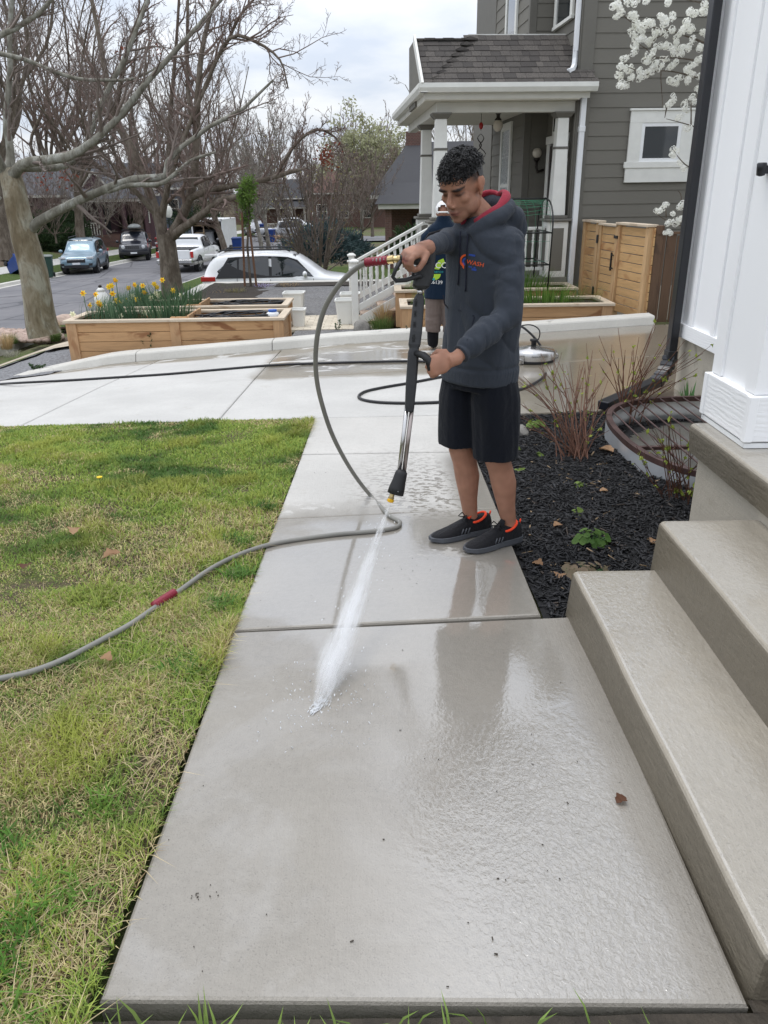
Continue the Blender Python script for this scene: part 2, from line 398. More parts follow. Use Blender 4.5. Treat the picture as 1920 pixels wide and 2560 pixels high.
# ---------------------------------------------------------------- ground
t = NT('dry earth and winter grass'); P = t.pos()
g1 = t.noise(P, .35, 5, .6); g2 = t.noise(P, 9, 5, .7)
c = t.ramp(g2, [(.3, (.055, .075, .025)), (.55, (.10, .12, .045)), (.75, (.17, .155, .08))])
c = t.mix(t.smooth(g1, .45, .62), c, t.ramp(g2, [(.3, (.07, .05, .035)), (.7, (.15, .12, .09))]))
t.set(color=c, rough=.95, spec=.15); t.bump(g2, .6, .05); M_earth = t.m
xs = [-400, -250, -150, -100, -70] + lin(-50, -18, 16) + lin(-17, -9, 14)[0:] + lin(-8.5, 6, 36) + [8, 12, 20, 40, 80, 150, 300, 450]
ys = [-40, -20, -8, -4, -2] + lin(-1, 22, 60) + lin(23, 60, 30) + [70, 85, 100, 130, 180, 260, 400, 600, 900]
def _tz(x, y):
    z = T(x, y) - .07
    if xfar(y)-.6 < x < xnear(y)+.6: z = min(z, zroad(y)-.08)
    if 1.5 < x < 3.3 and 3.8 < y < 6.3: z -= .85
    return z
struct(grid_sheet('ground', xs, ys, _tz, M_earth))

# ---------------------------------------------------------------- street
t = NT('worn asphalt'); P = t.pos()
a1 = t.noise(P, .5, 5, .6); a2 = t.noise(P, 40, 4, .7); a3 = t.noise(t.map(P, (3.0, .25, 1)), .8, 4, .6, .8)
c = t.ramp(a1, [(.3, (.135, .135, .145)), (.7, (.20, .195, .20))])
c = t.mix(t.mth('MULTIPLY', t.smooth(a3, .52, .70), .5), c, (.10, .10, .11))
ck = t.n('ShaderNodeTexVoronoi', feature='DISTANCE_TO_EDGE'); t.l(t.map(P, (1, .6, 1)), ck.inputs['Vector']); ck.inputs['Scale'].default_value = .35
wv = t.noise(P, 1.5, 4, .7)
c = t.mix(t.mth('MULTIPLY', t.smooth(t.mth('MULTIPLY_ADD', wv, .05, ck.outputs[0]), .05, .03), .6), c, (.055, .055, .06))
t.set(color=c, rough=.9, spec=.25); t.bump(a2, .4, .01); M_road = t.m
ysr = lin(-6, 40, 46) + lin(42, 120, 39) + [150, 200, 300]
V = []; 
for y in ysr:
    for k in range(9): V.append((xfar(y) + (xnear(y)-xfar(y))*k/8, y, zroad(y) + .05*math.sin(math.pi*k/8)))
F = [(j*9+i, j*9+i+1, (j+1)*9+i+1, (j+1)*9+i) for j in range(len(ysr)-1) for i in range(8)]
struct(link('road', npmesh('road', np.array(V), np.array(F), M_road, smooth=True)))
def roadside_kerb(name, xf_, sgn, ya, yb):
    m = MB(); n = int((yb-ya)/1.5); rings = []
    for i in range(n+1):
        y = ya + (yb-ya)*i/n; x = xf_(y); z = zroad(y)
        prof = [(-.30, .012), (-.02, .004), (.0, .13), (.16, .15), (.16, -.1), (-.30, -.1)]
        rings.append([(x + sgn*px_, y, z + pz) for px_, pz in prof])
    m.loft(rings)
    return struct(m.build(name, M_conc))
roadside_kerb('road_kerb', xnear, 1, -6, 5.2); roadside_kerb('road_kerb', xnear, 1, 11.6, 21.0); roadside_kerb('road_kerb', xnear, 1, 25.5, 120); roadside_kerb('road_kerb', xfar, -1, -6, 120)
# footpath across the street and on this side
M_path = concrete('street path concrete', 'plain', (.46, .45, .43))
def strip(name, f0, f1, ya, yb, n, m, off):
    V = []; 
    for j in range(n+1):
        y = ya + (yb-ya)*j/n
        for k in range(5):
            x = f0(y) + (f1(y)-f0(y))*k/4; V.append((x, y, T(x, y) + off))
    F = [(j*5+i, j*5+i+1, (j+1)*5+i+1, (j+1)*5+i) for j in range(n) for i in range(4)]
    return struct(link(name, npmesh(name, np.array(V), np.array(F), m, smooth=True)))
t = NT('mown grass far'); P = t.pos(); g2 = t.noise(P, 3, 5, .7); g3 = t.noise(P, 60, 3, .7)
t.set(color=t.mix(t.smooth(g3, .35, .65), t.ramp(g2, [(.3, (.06, .10, .022)), (.7, (.12, .155, .045))]), (.045, .07, .02)), rough=.95, spec=.15); t.bump(g3, .8, .04); M_turf = t.m
strip('verge', lambda y: xfar(y)-2.2, lambda y: xfar(y)-.17, -6, 120, 70, M_turf, .01)
strip('footpath', lambda y: xfar(y)-3.7, lambda y: xfar(y)-2.2, -6, 120, 70, M_path, .015)
strip('verge', lambda y: xnear(y)+.17, lambda y: xnear(y)+3.6, 21.6, 25.0, 6, M_turf, .02)
strip('verge', lambda y: xnear(y)+.17, lambda y: xnear(y)+2.4, 26.0, 120, 50, M_turf, .02)

# ---------------------------------------------------------------- slabs
def slab(corners, zf, th=.11, nx=6, ny=10, rd=.013, inset=.004, tilt=None):
    """corners (x,y) near-left, near-right, far-right, far-left; eased edges, own thickness"""
    c0, c1, c2, c3 = [Vector((*q, 0)) for q in corners]
    def pt(u, v): return (c0*(1-u)+c1*u)*(1-v) + (c3*(1-u)+c2*u)*v
    w_ = (c1-c0).length; d_ = (c3-c0).length
    us = [inset/w_, (inset+rd*.35)/w_, (inset+rd)/w_] + lin(0, 1, nx)[1:-1] + [1-(inset+rd)/w_, 1-(inset+rd*.35)/w_, 1-inset/w_]
    vs_ = [inset/d_, (inset+rd*.35)/d_, (inset+rd)/d_] + lin(0, 1, ny)[1:-1] + [1-(inset+rd)/d_, 1-(inset+rd*.35)/d_, 1-inset/d_]
    drop = lambda i, n: {0: 1.0, 1: .32, n-1: 1.0, n-2: .32}.get(i, 0)
    m = MB(); V = []; nu, nv = len(us), len(vs_)
    for j, v in enumerate(vs_):
        for i, u in enumerate(us):
            p_ = pt(u, v); V.append((p_.x, p_.y, zf(p_.x, p_.y) - rd*max(drop(i, nu), drop(j, nv))))
    F = [(j*nu+i, j*nu+i+1, (j+1)*nu+i+1, (j+1)*nu+i) for j in range(nv-1) for i in range(nu-1)]
    per = [i for i in range(nu)] + [j*nu+nu-1 for j in range(1, nv)] + [(nv-1)*nu+i for i in range(nu-2, -1, -1)] + [j*nu for j in range(nv-2, 0, -1)]
    o = len(V); V += [(V[i][0], V[i][1], V[i][2]-th) for i in per]; n = len(per)
    F += [(per[i], o+i, o+(i+1) % n, per[(i+1) % n]) for i in range(n)]
    return m.add(V, F)
walk = struct(empty('walkway')); zw = lambda x, y: -SL*y
J = [((-.60, 1.045), (.705, 1.02)), ((-.612, 2.575), (.75, 2.67)), ((-.604, 3.822), (.612, 3.945)), ((-.60, 5.112), (.612, 5.125)), ((-.605, 6.235), (.612, 6.275))]
for i in range(4):
    a, b = J[i], J[i+1]
    rr = b[1] if i else (.75, b[1][1])
    aa = a[1] if i != 1 else (.612, a[1][1])
    k = [0, .006, -.004, .003][i]
    slab([a[0], aa, rr, b[0]], lambda x, y, k=k: -SL*y + k*.4, rd=.010, inset=.006).build('slab', M_walk, walk, smooth=False)
m = MB(); m.bb((-.58, 1.1, -.5), (.6, 6.2, -.42)); 
drive = struct(empty('driveway'))
cx = [-12.2, -9.3, -6.2, -3.08, -1.41, 1.08, 3.75, 6.6, 10]
r0 = lambda x: 6.25 + .02*max(0, x); r1 = lambda x: 8.15 + (.12*(x+1.41) if x > -1.41 else 0); r2 = lambda x: 10.5
for a, b in zip(cx, cx[1:]):
    for f0, f1 in ((r0, r1), (r1, r2)):
        if b > 6 and f0 is r0: continue
        y0a, y0b = f0(a), f0(b)
        if a > 3 and f0 is r0: y0a = y0b = 7.32
        if y0a > f1(a) - .3: continue
        slab([(a, y0a), (b, y0b), (b, f1(b)), (a, f1(a))], dz_, nx=8, ny=8).build('slab', M_drive, drive)
# kerb along the far side of the driveway
def kerb_seg(xa, xb, n):
    m = MB(); rings = []
    for i in range(n+1):
        x = xa + (xb-xa)*i/n; z = T(x, 10.495)
        hh = .115*min(1, max(.03, (x+5.35)/1.5)); wv = .006*math.sin(x*3.1)
        y0 = 10.50 + .05*max(0, -1-x)*0
        rings.append([(x, y0, z-.1), (x, y0, z+.004), (x, y0+.035, z+hh*.80), (x, y0+.050, z+hh*.95), (x, y0+.075, z+hh+wv*.3), (x, y0+.30, z+hh*1.01), (x, y0+.33, z+hh*.9), (x, y0+.33, z-.3)])
    return m.loft(rings)
kerb = struct(empty('kerb'))
for a, b in ((-5.3, -3.42), (-3.41, -1.545), (-1.535, 1.4), (1.41, 3.62)): kerb_seg(a, b, 14).build('kerb_stone', M_conc, kerb, smooth=False)

# ---------------------------------------------------------------- entrance steps
def step_block(x0, x1, y0, y1, z0, z1, slant=.03, r_=.022):
    """cast step: riser leaning back a little, nosing and arrises rounded"""
    m = MB()
    prof = [(x0-slant, z0), (x0, z1-r_*1.3)]
    for k in range(1, 6):
        a = math.pi - k*math.pi/2/5; prof.append((x0+r_ + r_*math.cos(a), z1-r_ + r_*math.sin(a)))
    prof += [(x1, z1), (x1, z0)]
    ysx = [y0, y0+.004, y0+.012] + lin(y0+.03, y1-.03, 12) + [y1-.012, y1-.004, y1]
    ins = {0: .012, 1: .004, 2: .001, len(ysx)-1: .012, len(ysx)-2: .004, len(ysx)-3: .001}
    rings = []
    for i, y in enumerate(ysx):
        q = ins.get(i, 0); jit = .0018*math.sin(y*9.0)
        rings.append([(x + (q if x < x1-.01 else 0) + (jit if 0 < k_ < 7 else 0), y, z - (q if z > z0+.01 else 0)) for k_, (x, z) in enumerate(prof)])
    return m.loft(rings)
steps = empty('entrance_steps', (0, 0, 0), 0, 'wet cast concrete steps rising to the white house porch', 'steps')
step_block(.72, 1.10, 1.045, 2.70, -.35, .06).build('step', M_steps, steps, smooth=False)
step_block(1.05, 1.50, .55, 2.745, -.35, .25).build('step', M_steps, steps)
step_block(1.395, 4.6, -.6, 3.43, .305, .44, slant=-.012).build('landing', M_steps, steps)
m = MB(); m.bb((1.435, -.5, -.6), (4.5, 3.37, .306)); m.build('foundation', M_found, steps, bevel=.004)

# ---------------------------------------------------------------- lawn
def lat(seed, n=64):
    r_ = np.random.RandomState(seed); return r_.rand(n, n)
def vnoise(x, y, sc_, seed):
    L = lat(seed); n = L.shape[0]; u = x*sc_ + 100; v = y*sc_ + 100
    i = np.floor(u).astype(int); j = np.floor(v).astype(int); a = u-i; b = v-j
    a = a*a*(3-2*a); b = b*b*(3-2*b); i0, i1, j0, j1 = i % n, (i+1) % n, j % n, (j+1) % n
    return (L[i0, j0]*(1-a)+L[i1, j0]*a)*(1-b) + (L[i0, j1]*(1-a)+L[i1, j1]*a)*b
def fbm(x, y, sc_, seed): return (vnoise(x, y, sc_, seed)*.55 + vnoise(x, y, sc_*2.1, seed+1)*.28 + vnoise(x, y, sc_*4.3, seed+2)*.17)
def lawn_z(x, y): return T(x, y) - .006 + .012*(noise.noise((x*2.2, y*2.2, 0)))
t = NT('lawn soil and thatch'); P = t.pos(); g1 = t.noise(P, 5, 5, .7); g2 = t.noise(P, 90, 4, .75)
c = t.ramp(g2, [(.3, (.055, .045, .03)), (.55, (.13, .105, .065)), (.75, (.24, .20, .12))])
c = t.mix(t.smooth(g1, .5, .62), c, (.10, .115, .04)); t.set(color=c, rough=.95, spec=.15); t.bump(g2, .9, .02); M_soil = t.m
lawn = struct(grid_sheet('lawn', lin(-9.5, -.615, 60), lin(-.8, 6.24, 60), lawn_z, M_soil))
M_wetsoil = mat('dark wet soil', (.035, .028, .02), .8, .4, 25, .8, 70)
struct(grid_sheet('soil_strip', lin(-.63, 2.0, 40), lin(-.8, 1.016, 24), lambda x, y: T(x, y) - .013 + .008*noise.noise((x*9, y*9, 3)), M_wetsoil))
struct(grid_sheet('soil_strip', lin(.705, 2.0, 20), lin(1.0165, 1.044, 3), lambda x, y: T(x, y) - .013 + .008*noise.noise((x*9, y*9, 3)), M_wetsoil))
t = NT('grass blades'); a = t.n('ShaderNodeVertexColor', layer_name='Col')
t.set(color=a.outputs[0], rough=.6, spec=.25); tr = t.n('ShaderNodeBsdfTranslucent'); t.l(a.outputs[0], tr.inputs[0])
ms = t.n('ShaderNodeMixShader'); ms.inputs[0].default_value = .3; t.l(t.b.outputs[0], ms.inputs[1]); t.l(tr.outputs[0], ms.inputs[2]); t.l(ms.outputs[0], t.out.inputs[0]); M_blade = t.m
def blades(x, y, z, hgt, wid, lean, colr, seed, curl=1.0):
    """three-segment curved blades; returns V, F, C"""
    r_ = np.random.RandomState(seed); n = len(x); az = r_.rand(n)*2*np.pi
    dx, dy = np.cos(az), np.sin(az); fx, fy = -dy, dx
    V = np.zeros((n, 5, 3)); C = np.zeros((n, 5, 3))
    l1 = lean*.35*hgt; l2 = lean*hgt*curl
    for k, (s_, ln, hz) in enumerate(((-1, 0, 0), (1, 0, 0), (-.75, l1, .6), (.75, l1, .6), (0, l2, 1.0))):
        V[:, k, 0] = x + fx*s_*wid/2 + dx*ln; V[:, k, 1] = y + fy*s_*wid/2 + dy*ln
        V[:, k, 2] = z + hgt*hz*np.sqrt(np.maximum(.15, 1-.55*np.minimum(lean, 1.2)**2*(hz)))
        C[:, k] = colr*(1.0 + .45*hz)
    b = (np.arange(n)*5)[:, None]
    F = np.concatenate([b+np.array([[0, 1, 3]]), b+np.array([[0, 3, 2]]), b+np.array([[2, 3, 4]])])
    return V.reshape(-1, 3), F, C.reshape(-1, 3)
def lawn_field(n, x0, x1, y0, y1, seed, keep=None):
    r_ = np.random.RandomState(seed); x = x0 + (x1-x0)*r_.rand(n); y = y0 + (y1-y0)*r_.rand(n)
    # only the part of the lawn that the frame can show, with a margin
    k = x > -(.55*y + .55); x, y = x[k], y[k]
    if keep is not None: k = keep(x, y); x, y = x[k], y[k]
    bare = fbm(x, y, 1.7, 11); tuft = fbm(x, y, 3.3, 21); dryn = fbm(x, y, 1.1, 31)*.6 + fbm(x, y, 5, 41)*.4
    edge = np.exp(-np.maximum(0, -.62-x)/.16)
    k = r_.rand(len(x)) < np.clip(2.2 - 2.3*bare, .2, 1); x, y, tuft, dryn, edge, bare = [q[k] for q in (x, y, tuft, dryn, edge, bare)]
    n = len(x); u = r_.rand(n)
    h_ = (.018 + .030*np.clip((tuft-.35)*2.4, 0, 1)) * (.6 + .8*r_.rand(n)) * (1 + .35*edge)
    wd = .0022 + .0022*r_.rand(n)
    far = np.clip((y-2.5)/4, 0, 1); wd = wd*(1 + 1.3*far)
    green = np.array([.125, .215, .04]); lime = np.array([.31, .365, .075]); deep = np.array([.07, .135, .028]); straw = np.array([.50, .43, .22]); brown = np.array([.24, .165, .085])
    base = green[None]*(1-u[:, None]) + lime[None]*u[:, None]
    dg = np.clip((fbm(x, y, 2.6, 51)-.5)*5, 0, 1)[:, None]; base = base*(1-dg) + deep*dg
    yel = np.clip((tuft-.52)*5, 0, 1)[:, None]*.6; base = base*(1-yel) + np.array([.30, .30, .06])*yel
    pd = np.clip((dryn-.46)*5.0 + .05 + .10*far, .03, .65); isd = r_.rand(n) < pd
    base[isd] = straw[None]*(.6+.6*r_.rand(isd.sum(), 1)); ib = isd & (r_.rand(n) < .25); base[ib] = brown
    lean = .35 + .9*r_.rand(n); lean[isd] += .25; h_[isd] *= .8
    z = np.array([T(a, b) for a, b in zip(x, y)]) - .006
    return blades(x, y, z, h_, wd, lean, base, seed+1)
def joinV(parts):
    Vs, Fs, Cs, o = [], [], [], 0
    for V, F, C in parts: Vs.append(V); Fs.append(F+o); Cs.append(C); o += len(V)
    return np.concatenate(Vs), np.concatenate(Fs), np.concatenate(Cs)
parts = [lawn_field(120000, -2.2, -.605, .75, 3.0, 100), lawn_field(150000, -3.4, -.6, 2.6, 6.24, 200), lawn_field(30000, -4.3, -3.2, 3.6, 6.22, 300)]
# long loose stalks of straw lying about, worn edges by the slab
r_ = np.random.RandomState(5); n = 1500; x = -.61 - np.abs(r_.randn(n))*.5; y = .9 + 3.6*r_.rand(n)**1.3; k = (x > -2.3) & (fbm(x, y, 1.9, 77) > .44); x, y = x[k], y[k]; n = len(x)
parts.append(blades(x, y, np.array([T(a, b) for a, b in zip(x, y)])+.004, .02+.03*r_.rand(n), np.full(n, .0028), 2.2+1.5*r_.rand(n), np.array([.42, .34, .20])[None]*(.55+.6*r_.rand(n, 1)), 6))
# broad-leaved weeds and taller clumps
for (cx_, cy_, rr_, nn, cc) in ((-.86, 1.17, .10, 260, (.06, .14, .02)), (-1.02, 1.42, .10, 170, (.07, .15, .025)), (-1.1, 1.16, .15, 300, (.22, .26, .05)), (-.78, 1.6, .05, 60, (.10, .18, .03)), (-.70, 4.0, .07, 150, (.05, .12, .02)), (-1.25, 2.9, .12, 200, (.2, .24, .05)), (-1.5, 4.4, .16, 200, (.24, .25, .06)), (-.75, 3.5, .08, 110, (.06, .13, .02)), (-.7, 5.9, .1, 120, (.05, .12, .02)), (-.8, .95, .12, 240, (.08, .16, .025)), (-.35, .93, .25, 420, (.13, .19, .04)), (.2, .93, .3, 260, (.12, .18, .04)), (-.98, 1.10, .16, 420, (.09, .20, .03)), (-.80, 1.30, .08, 140, (.10, .20, .03)), (-1.3, 1.7, .16, 260, (.10, .19, .03)), (-.72, 2.3, .08, 160, (.07, .15, .025)), (-.70, 2.8, .07, 150, (.08, .16, .03)), (-1.6, 2.3, .2, 260, (.09, .17, .03)), (-.68, 3.1, .06, 120, (.08, .16, .03))):
    a = r_.rand(nn)*6.28; q = np.sqrt(r_.rand(nn))*rr_; x = cx_+q*np.cos(a); y = cy_+q*np.sin(a)
    k_ = (x < -.61) | (y < 1.0); x, y = x[k_], y[k_]; nn = len(x)
    z = np.array([T(p_, q_) for p_, q_ in zip(x, y)]) - (.012 if cy_ > 1.04 or cx_ < -.62 else .013)
    parts.append(blades(x, y, z, .035+.04*r_.rand(nn), .004+.005*r_.rand(nn), .5+.8*r_.rand(nn), np.array(cc)[None]*(.7+.6*r_.rand(nn, 1)), int(nn+cx_*100)+400))
V, F, C = joinV(parts)
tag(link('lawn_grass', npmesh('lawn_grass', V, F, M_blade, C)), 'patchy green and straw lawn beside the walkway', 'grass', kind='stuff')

# ---------------------------------------------------------------- mulch bed
def mulch_z(x, y):
    return -SL*y - .035 + .03*noise.noise((x*1.3, y*1.3, 8)) + .012*noise.noise((x*6, y*6, 5)) + .05*max(0, min(1, (x-.62)/.6))*.5
t = NT('black bark mulch'); v = t.obj(); g = t.noise(v, 30, 4, .6)
a = t.n('ShaderNodeVertexColor', layer_name='Col')
t.set(color=t.mix(t.smooth(g, .45, .7), a.outputs[0], (.005, .005, .006)), rough=.55, spec=.4); t.bump(t.noise(t.map(v, (1, 1, 1)), 160, 3, .6), .5, .003); M_mulch = t.m
bed = struct(grid_sheet('mulch_bed', lin(.618, 2.66, 60), lin(2.66, 6.28, 90), mulch_z, mat('mulch soil', (.008, .008, .009), .85)))
bm = bmesh.new(); bm.from_mesh(bed.data); bmesh.ops.delete(bm, geom=[f for f in bm.faces if ((f.calc_center_median().x-2.66)**2/.96 + (f.calc_center_median().y-5.06)**2/.80) < 1.0], context='FACES'); bm.to_mesh(bed.data); bm.free()
r_ = np.random.RandomState(9); n = 27000
x = .63 + 2.05*r_.rand(n); y = 2.68 + 3.6*r_.rand(n)
k = ~((x > .70) & (y < 2.71)) & ~((x > 1.42) & (y < 3.38)) & ~(((x-2.66)**2/1.15 + (y-5.06)**2/.94) < 1.0); x, y = x[k], y[k]; n = len(x)
z = np.array([mulch_z(a, b) for a, b in zip(x, y)]) + .002 + .014*r_.rand(n)
L_ = .008 + .034*r_.rand(n)**2; W_ = .0022 + .0050*r_.rand(n)**1.5; H_ = .0012 + .0022*r_.rand(n)
az = r_.rand(n)*6.28; pit = (r_.rand(n)-.5)*.9; rol = (r_.rand(n)-.5)*1.4
B = np.array([[a, b, c_] for c_ in (-1, 1) for b in (-1, 1) for a in (-1, 1)], float)
B = np.repeat(B[None], n, 0); B[:, :, 0] *= L_[:, None]; B[:, :, 1] *= (W_[:, None]*(1-.9*(B[:, :, 0] > 0)*r_.rand(n, 1)-.5*(B[:, :, 0] < 0)*r_.rand(n, 1))); B[:, :, 2] *= H_[:, None]
def rot(B, a, i, j):
    c_, s_ = np.cos(a)[:, None], np.sin(a)[:, None]; p_, q_ = B[:, :, i].copy(), B[:, :, j].copy(); B[:, :, i] = p_*c_ - q_*s_; B[:, :, j] = p_*s_ + q_*c_
rot(B, rol, 1, 2); rot(B, pit, 0, 2); rot(B, az, 0, 1)
B += np.stack([x, y, z], 1)[:, None, :]
F = (np.arange(n)*8)[:, None, None] + np.array([(0,2,3,1),(4,5,7,6),(0,1,5,4),(2,6,7,3),(0,4,6,2),(1,3,7,5)])[None]
cc = np.array([.0105, .0105, .012])[None]*(.4+1.6*r_.rand(n, 1)**2); k = r_.rand(n) < .012; cc[k] = np.array([.30, .21, .12]); k = r_.rand(n) < .02; cc[k] = np.array([.06, .045, .035])
C = np.repeat(cc, 8, 0)
tag(link('bark_mulch', npmesh('bark_mulch', B.reshape(-1, 3), F.reshape(-1, 4), M_mulch, C)), 'black shredded bark mulch covering the bed beside the steps', 'mulch', kind='stuff')
# ================================================================ white house at the right
t = NT('white painted siding'); v = t.obj(); g = t.noise(t.map(v, (1, 1, .25)), 20, 4, .6); sp_ = t.noise(v, 55, 3, .7)
t.set(color=t.mix(t.smooth(sp_, .66, .74), (.86, .865, .87), (.80, .805, .81)), rough=.5, spec=.35); t.bump(g, .12, .004); M_white = t.m
t = NT('white wood grain board'); v = t.obj()
wv = t.wave(t.map(v, (.6, .6, 2.2)), 6.5, 7, 3, 1.2, 'Z'); g2 = t.noise(t.map(v, (1.2, 1.2, 9)), 7, 4, .6, 1.5)
t.set(color=(.86, .865, .87), rough=.5, spec=.35); t.bump(t.mth('ADD', t.mth('MULTIPLY', wv, .35), t.mth('MULTIPLY', g2, 1.2)), .35, .006); M_grain = t.m
M_black = mat('black coated aluminium', (.012, .013, .017), .28, .1, 4, spec=.5)
M_white_trim = mat('white trim paint', (.78, .79, .79), .45, .04, 8, .05, 60)
wh = empty('white_house', (2.65, 5.3, -.3), 0, 'white board and batten house with concrete foundation', 'house')
L = lambda o: o
def ch(m, name, mt, parent, o=(2.65, 5.3, -.3), **k):
    m.v = [(a-o[0], b-o[1], c_-o[2]) for a, b, c_ in m.v]; return m.build(name, mt, parent, **k)
ch(MB().bb((2.662, 3.45, .20), (7.5, 7.10, 4.6)), 'wall_panel', M_white, wh)
ch(MB().bb((2.632, 3.45, .205), (2.7, 7.125, .325)), 'skirt_board', M_grain, wh, bevel=.003)
ch(MB().bb((2.638, 6.99, .326), (2.69, 7.115, 4.6)), 'corner_board', M_white, wh, bevel=.003)
for y in (6.78, 6.31, 5.84, 5.37, 4.90, 4.43, 3.96): ch(MB().bb((2.643, y-.035, .327), (2.68, y+.035, 4.6)), 'batten', M_white, wh, bevel=.003)
ch(MB().bb((2.69, 3.45, -.7), (7.4, 7.07, .21)), 'foundation', M_found, wh)
ch(MB().bb((2.62, 7.102, .2), (7.5, 7.13, 4.6)), 'end_wall', M_white, wh)
# porch column with a boarded base
pcx0, pcx1, pcy0, pcy1 = 1.47, 1.93, 3.03, 3.50
pc = empty('porch_column', (1.70, 3.26, .44), 0, 'square white porch column with wood grain base, on the landing', 'column')
o_ = (1.70, 3.26, .44)
ch(MB().bb((pcx0+.004, pcy0+.004, .442), (pcx1-.004, pcy1-.004, .462)), 'flashing', M_white_trim, pc, o_)
ch(MB().bb((pcx0, pcy0, .468), (pcx1, pcy1, .66)), 'base_board', M_grain, pc, o_, bevel=.004)
for (a, b) in ((pcx0-.006, pcy0-.006), (pcx0-.006, pcy1-.03), (pcx1-.03, pcy0-.006)):
    ch(MB().bb((a, b, .469), (a+.036, b+.036, .658)), 'base_corner', M_white, pc, o_, bevel=.002)
ch(MB().bb((pcx0+.03, pcy0+.03, .655), (pcx1-.03, pcy1-.03, 4.4)), 'shaft', M_white, pc, o_)
for (a, b) in ((pcx0+.016, pcy0+.016), (pcx0+.016, pcy1-.11), (pcx1-.11, pcy0+.016)):
    ch(MB().bb((a, b, .662), (a+.094, b+.094, 4.4)), 'corner_board', M_white, pc, o_, bevel=.003)
# small dark wall lamp on the column's side
lp = at(1908, 412, 3.26)
wl = empty('wall_lamp', (1.50, 3.27, 1.50), 0, 'small black wall lamp on the side of the white porch column', 'lamp')
MB().lathe((-.03, 0, 0), [(.004, -.024), (.016, -.02), (.019, .02), (.016, .025), (.003, .026)], 14).build('lamp_body', M_black, wl, smooth=True)
MB().box((-.012, 0, .0), (.03, .03, .03)).build('bracket', M_black, wl)
# black downspout and its extension
ds = empty('downspout', (2.57, 6.93, -.1), 0, 'black square downspout with a long extension lying on the mulch', 'downspout')
o_ = (2.57, 6.93, -.1)
m = MB(); m.bb((2.535, 6.89, .02), (2.605, 7.0, 4.6)); ch(m, 'pipe', M_black, ds, o_, bevel=.008, seg=2)
m = MB(); m.bb((2.528, 6.883, .015), (2.612, 7.007, .09)); ch(m, 'joint_sleeve', M_black, ds, o_, bevel=.006)
a = Vector((2.57, 6.945, .03)); b = Vector((2.54, 6.91, -.10)); c_ = Vector((2.42, 6.80, -.165))
m = MB()
for i in range(9):
    f0, f1 = i/9, (i+1)/9
    q = lambda s_: (a*(1-s_)+b*s_)*(1-s_) + (b*(1-s_)+c_*s_)*s_
    m.beam(q(f0), q(f1+.03), .10 if i % 2 else .115, .072 if i % 2 else .085)
ch(m, 'elbow', M_black, ds, o_, bevel=.004)
e = Vector((1.80, 6.24, T(1.8, 6.24)+.05))
m = MB(); m.beam(c_, e, .105, .075); ch(m, 'extension', M_black, ds, o_, bevel=.008, seg=2)
m = MB(); m.beam(c_*.62+e*.38, c_*.60+e*.40, .114, .084); ch(m, 'joint_sleeve', M_black, ds, o_, bevel=.004)
# ---------------------------------------------------------------- window well with its grate
M_galv = mat('galvanised steel', (.62, .64, .66), .38, .12, 5, .1, 30, metal=.55)
M_rust = mat('brown painted steel', (.060, .032, .028), .5, .35, 9, .2, 60)
ww = empty('window_well', (2.62, 5.02, -.3), 0, 'corrugated metal window well under a brown steel grate', 'window well')
o_ = (2.62, 5.02, -.3); zt = -.125
def dcurve(s_, r_=1.0):      # half oval from the wall out and back
    a = math.pi*(s_); e_ = .55
    x = 2.66 - 1.06*r_*max(0, math.sin(a))**e_; y = 5.06 - .96*r_*math.copysign(abs(math.cos(a))**.8, math.cos(a))
    return x, y
m = MB(); rings = []
N = 48
for k in range(25):
    z = zt - .01 - k*.03; rr = 1.0 - .012 + .012*math.sin(k*math.pi/2.0*.9)
    rings.append([(*dcurve(i/N, rr), z) for i in range(N+1)])
V = [q for r__ in rings for q in r__]; F = [(j*(N+1)+i, j*(N+1)+i+1, (j+1)*(N+1)+i+1, (j+1)*(N+1)+i) for j in range(24) for i in range(N)]
m.add(V, F)
# outer lip showing above the mulch
out = [[(*dcurve(i/N, 1.022), z) for i in range(N+1)] for z in (zt-.012, zt-.06, zt-.30)]
V = [q for r__ in out for q in r__]; m.add(V, [(j*(N+1)+i, (j+1)*(N+1)+i, (j+1)*(N+1)+i+1, j*(N+1)+i+1) for j in range(2) for i in range(N)])
V = rings[0] + out[0]; m.add(V, [(i, i+N+1, i+N+2, i+1) for i in range(N)])
ch(m, 'well_wall', M_galv, ww, o_, smooth=True)
m = MB(); rings = []
for i in range(N+1):
    x, y = dcurve(i/N, 1.022); x2, y2 = dcurve(i/N, .985)
    rings.append([(x, y, zt-.012), (x, y, zt+.025), (x2, y2, zt+.025), (x2, y2, zt-.012)])
m.loft(rings); ch(m, 'grate_rim', M_rust, ww, o_)
def y_at(x):      # the two rim positions of a bar at that x
    best = [None, None]
    for i in range(200):
        px_, py_ = dcurve(i/200, .99)
        s_ = 0 if i < 100 else 1
        if best[s_] is None or abs(px_-x) < best[s_][0]: best[s_] = (abs(px_-x), py_)
    return best[0][1], best[1][1]
x = 1.70
while x < 2.62:
    ya, yb = y_at(x); ch(MB().tube([(x, ya, zt+.018), (x, yb, zt+.018)], .0065, 6), 'grate_bar', M_rust, ww, o_); x += .095
ch(MB().bb((1.64, 4.78, zt-.012), (2.62, 4.81, zt+.010)), 'cross_bar', M_rust, ww, o_)
m = MB(); m.add([(1.6, 4.0, -.78), (2.66, 4.0, -.78), (2.66, 6.05, -.78), (1.6, 6.05, -.78)], [(0, 1, 2, 3)]); ch(m, 'gravel_floor', M_found, ww, o_)
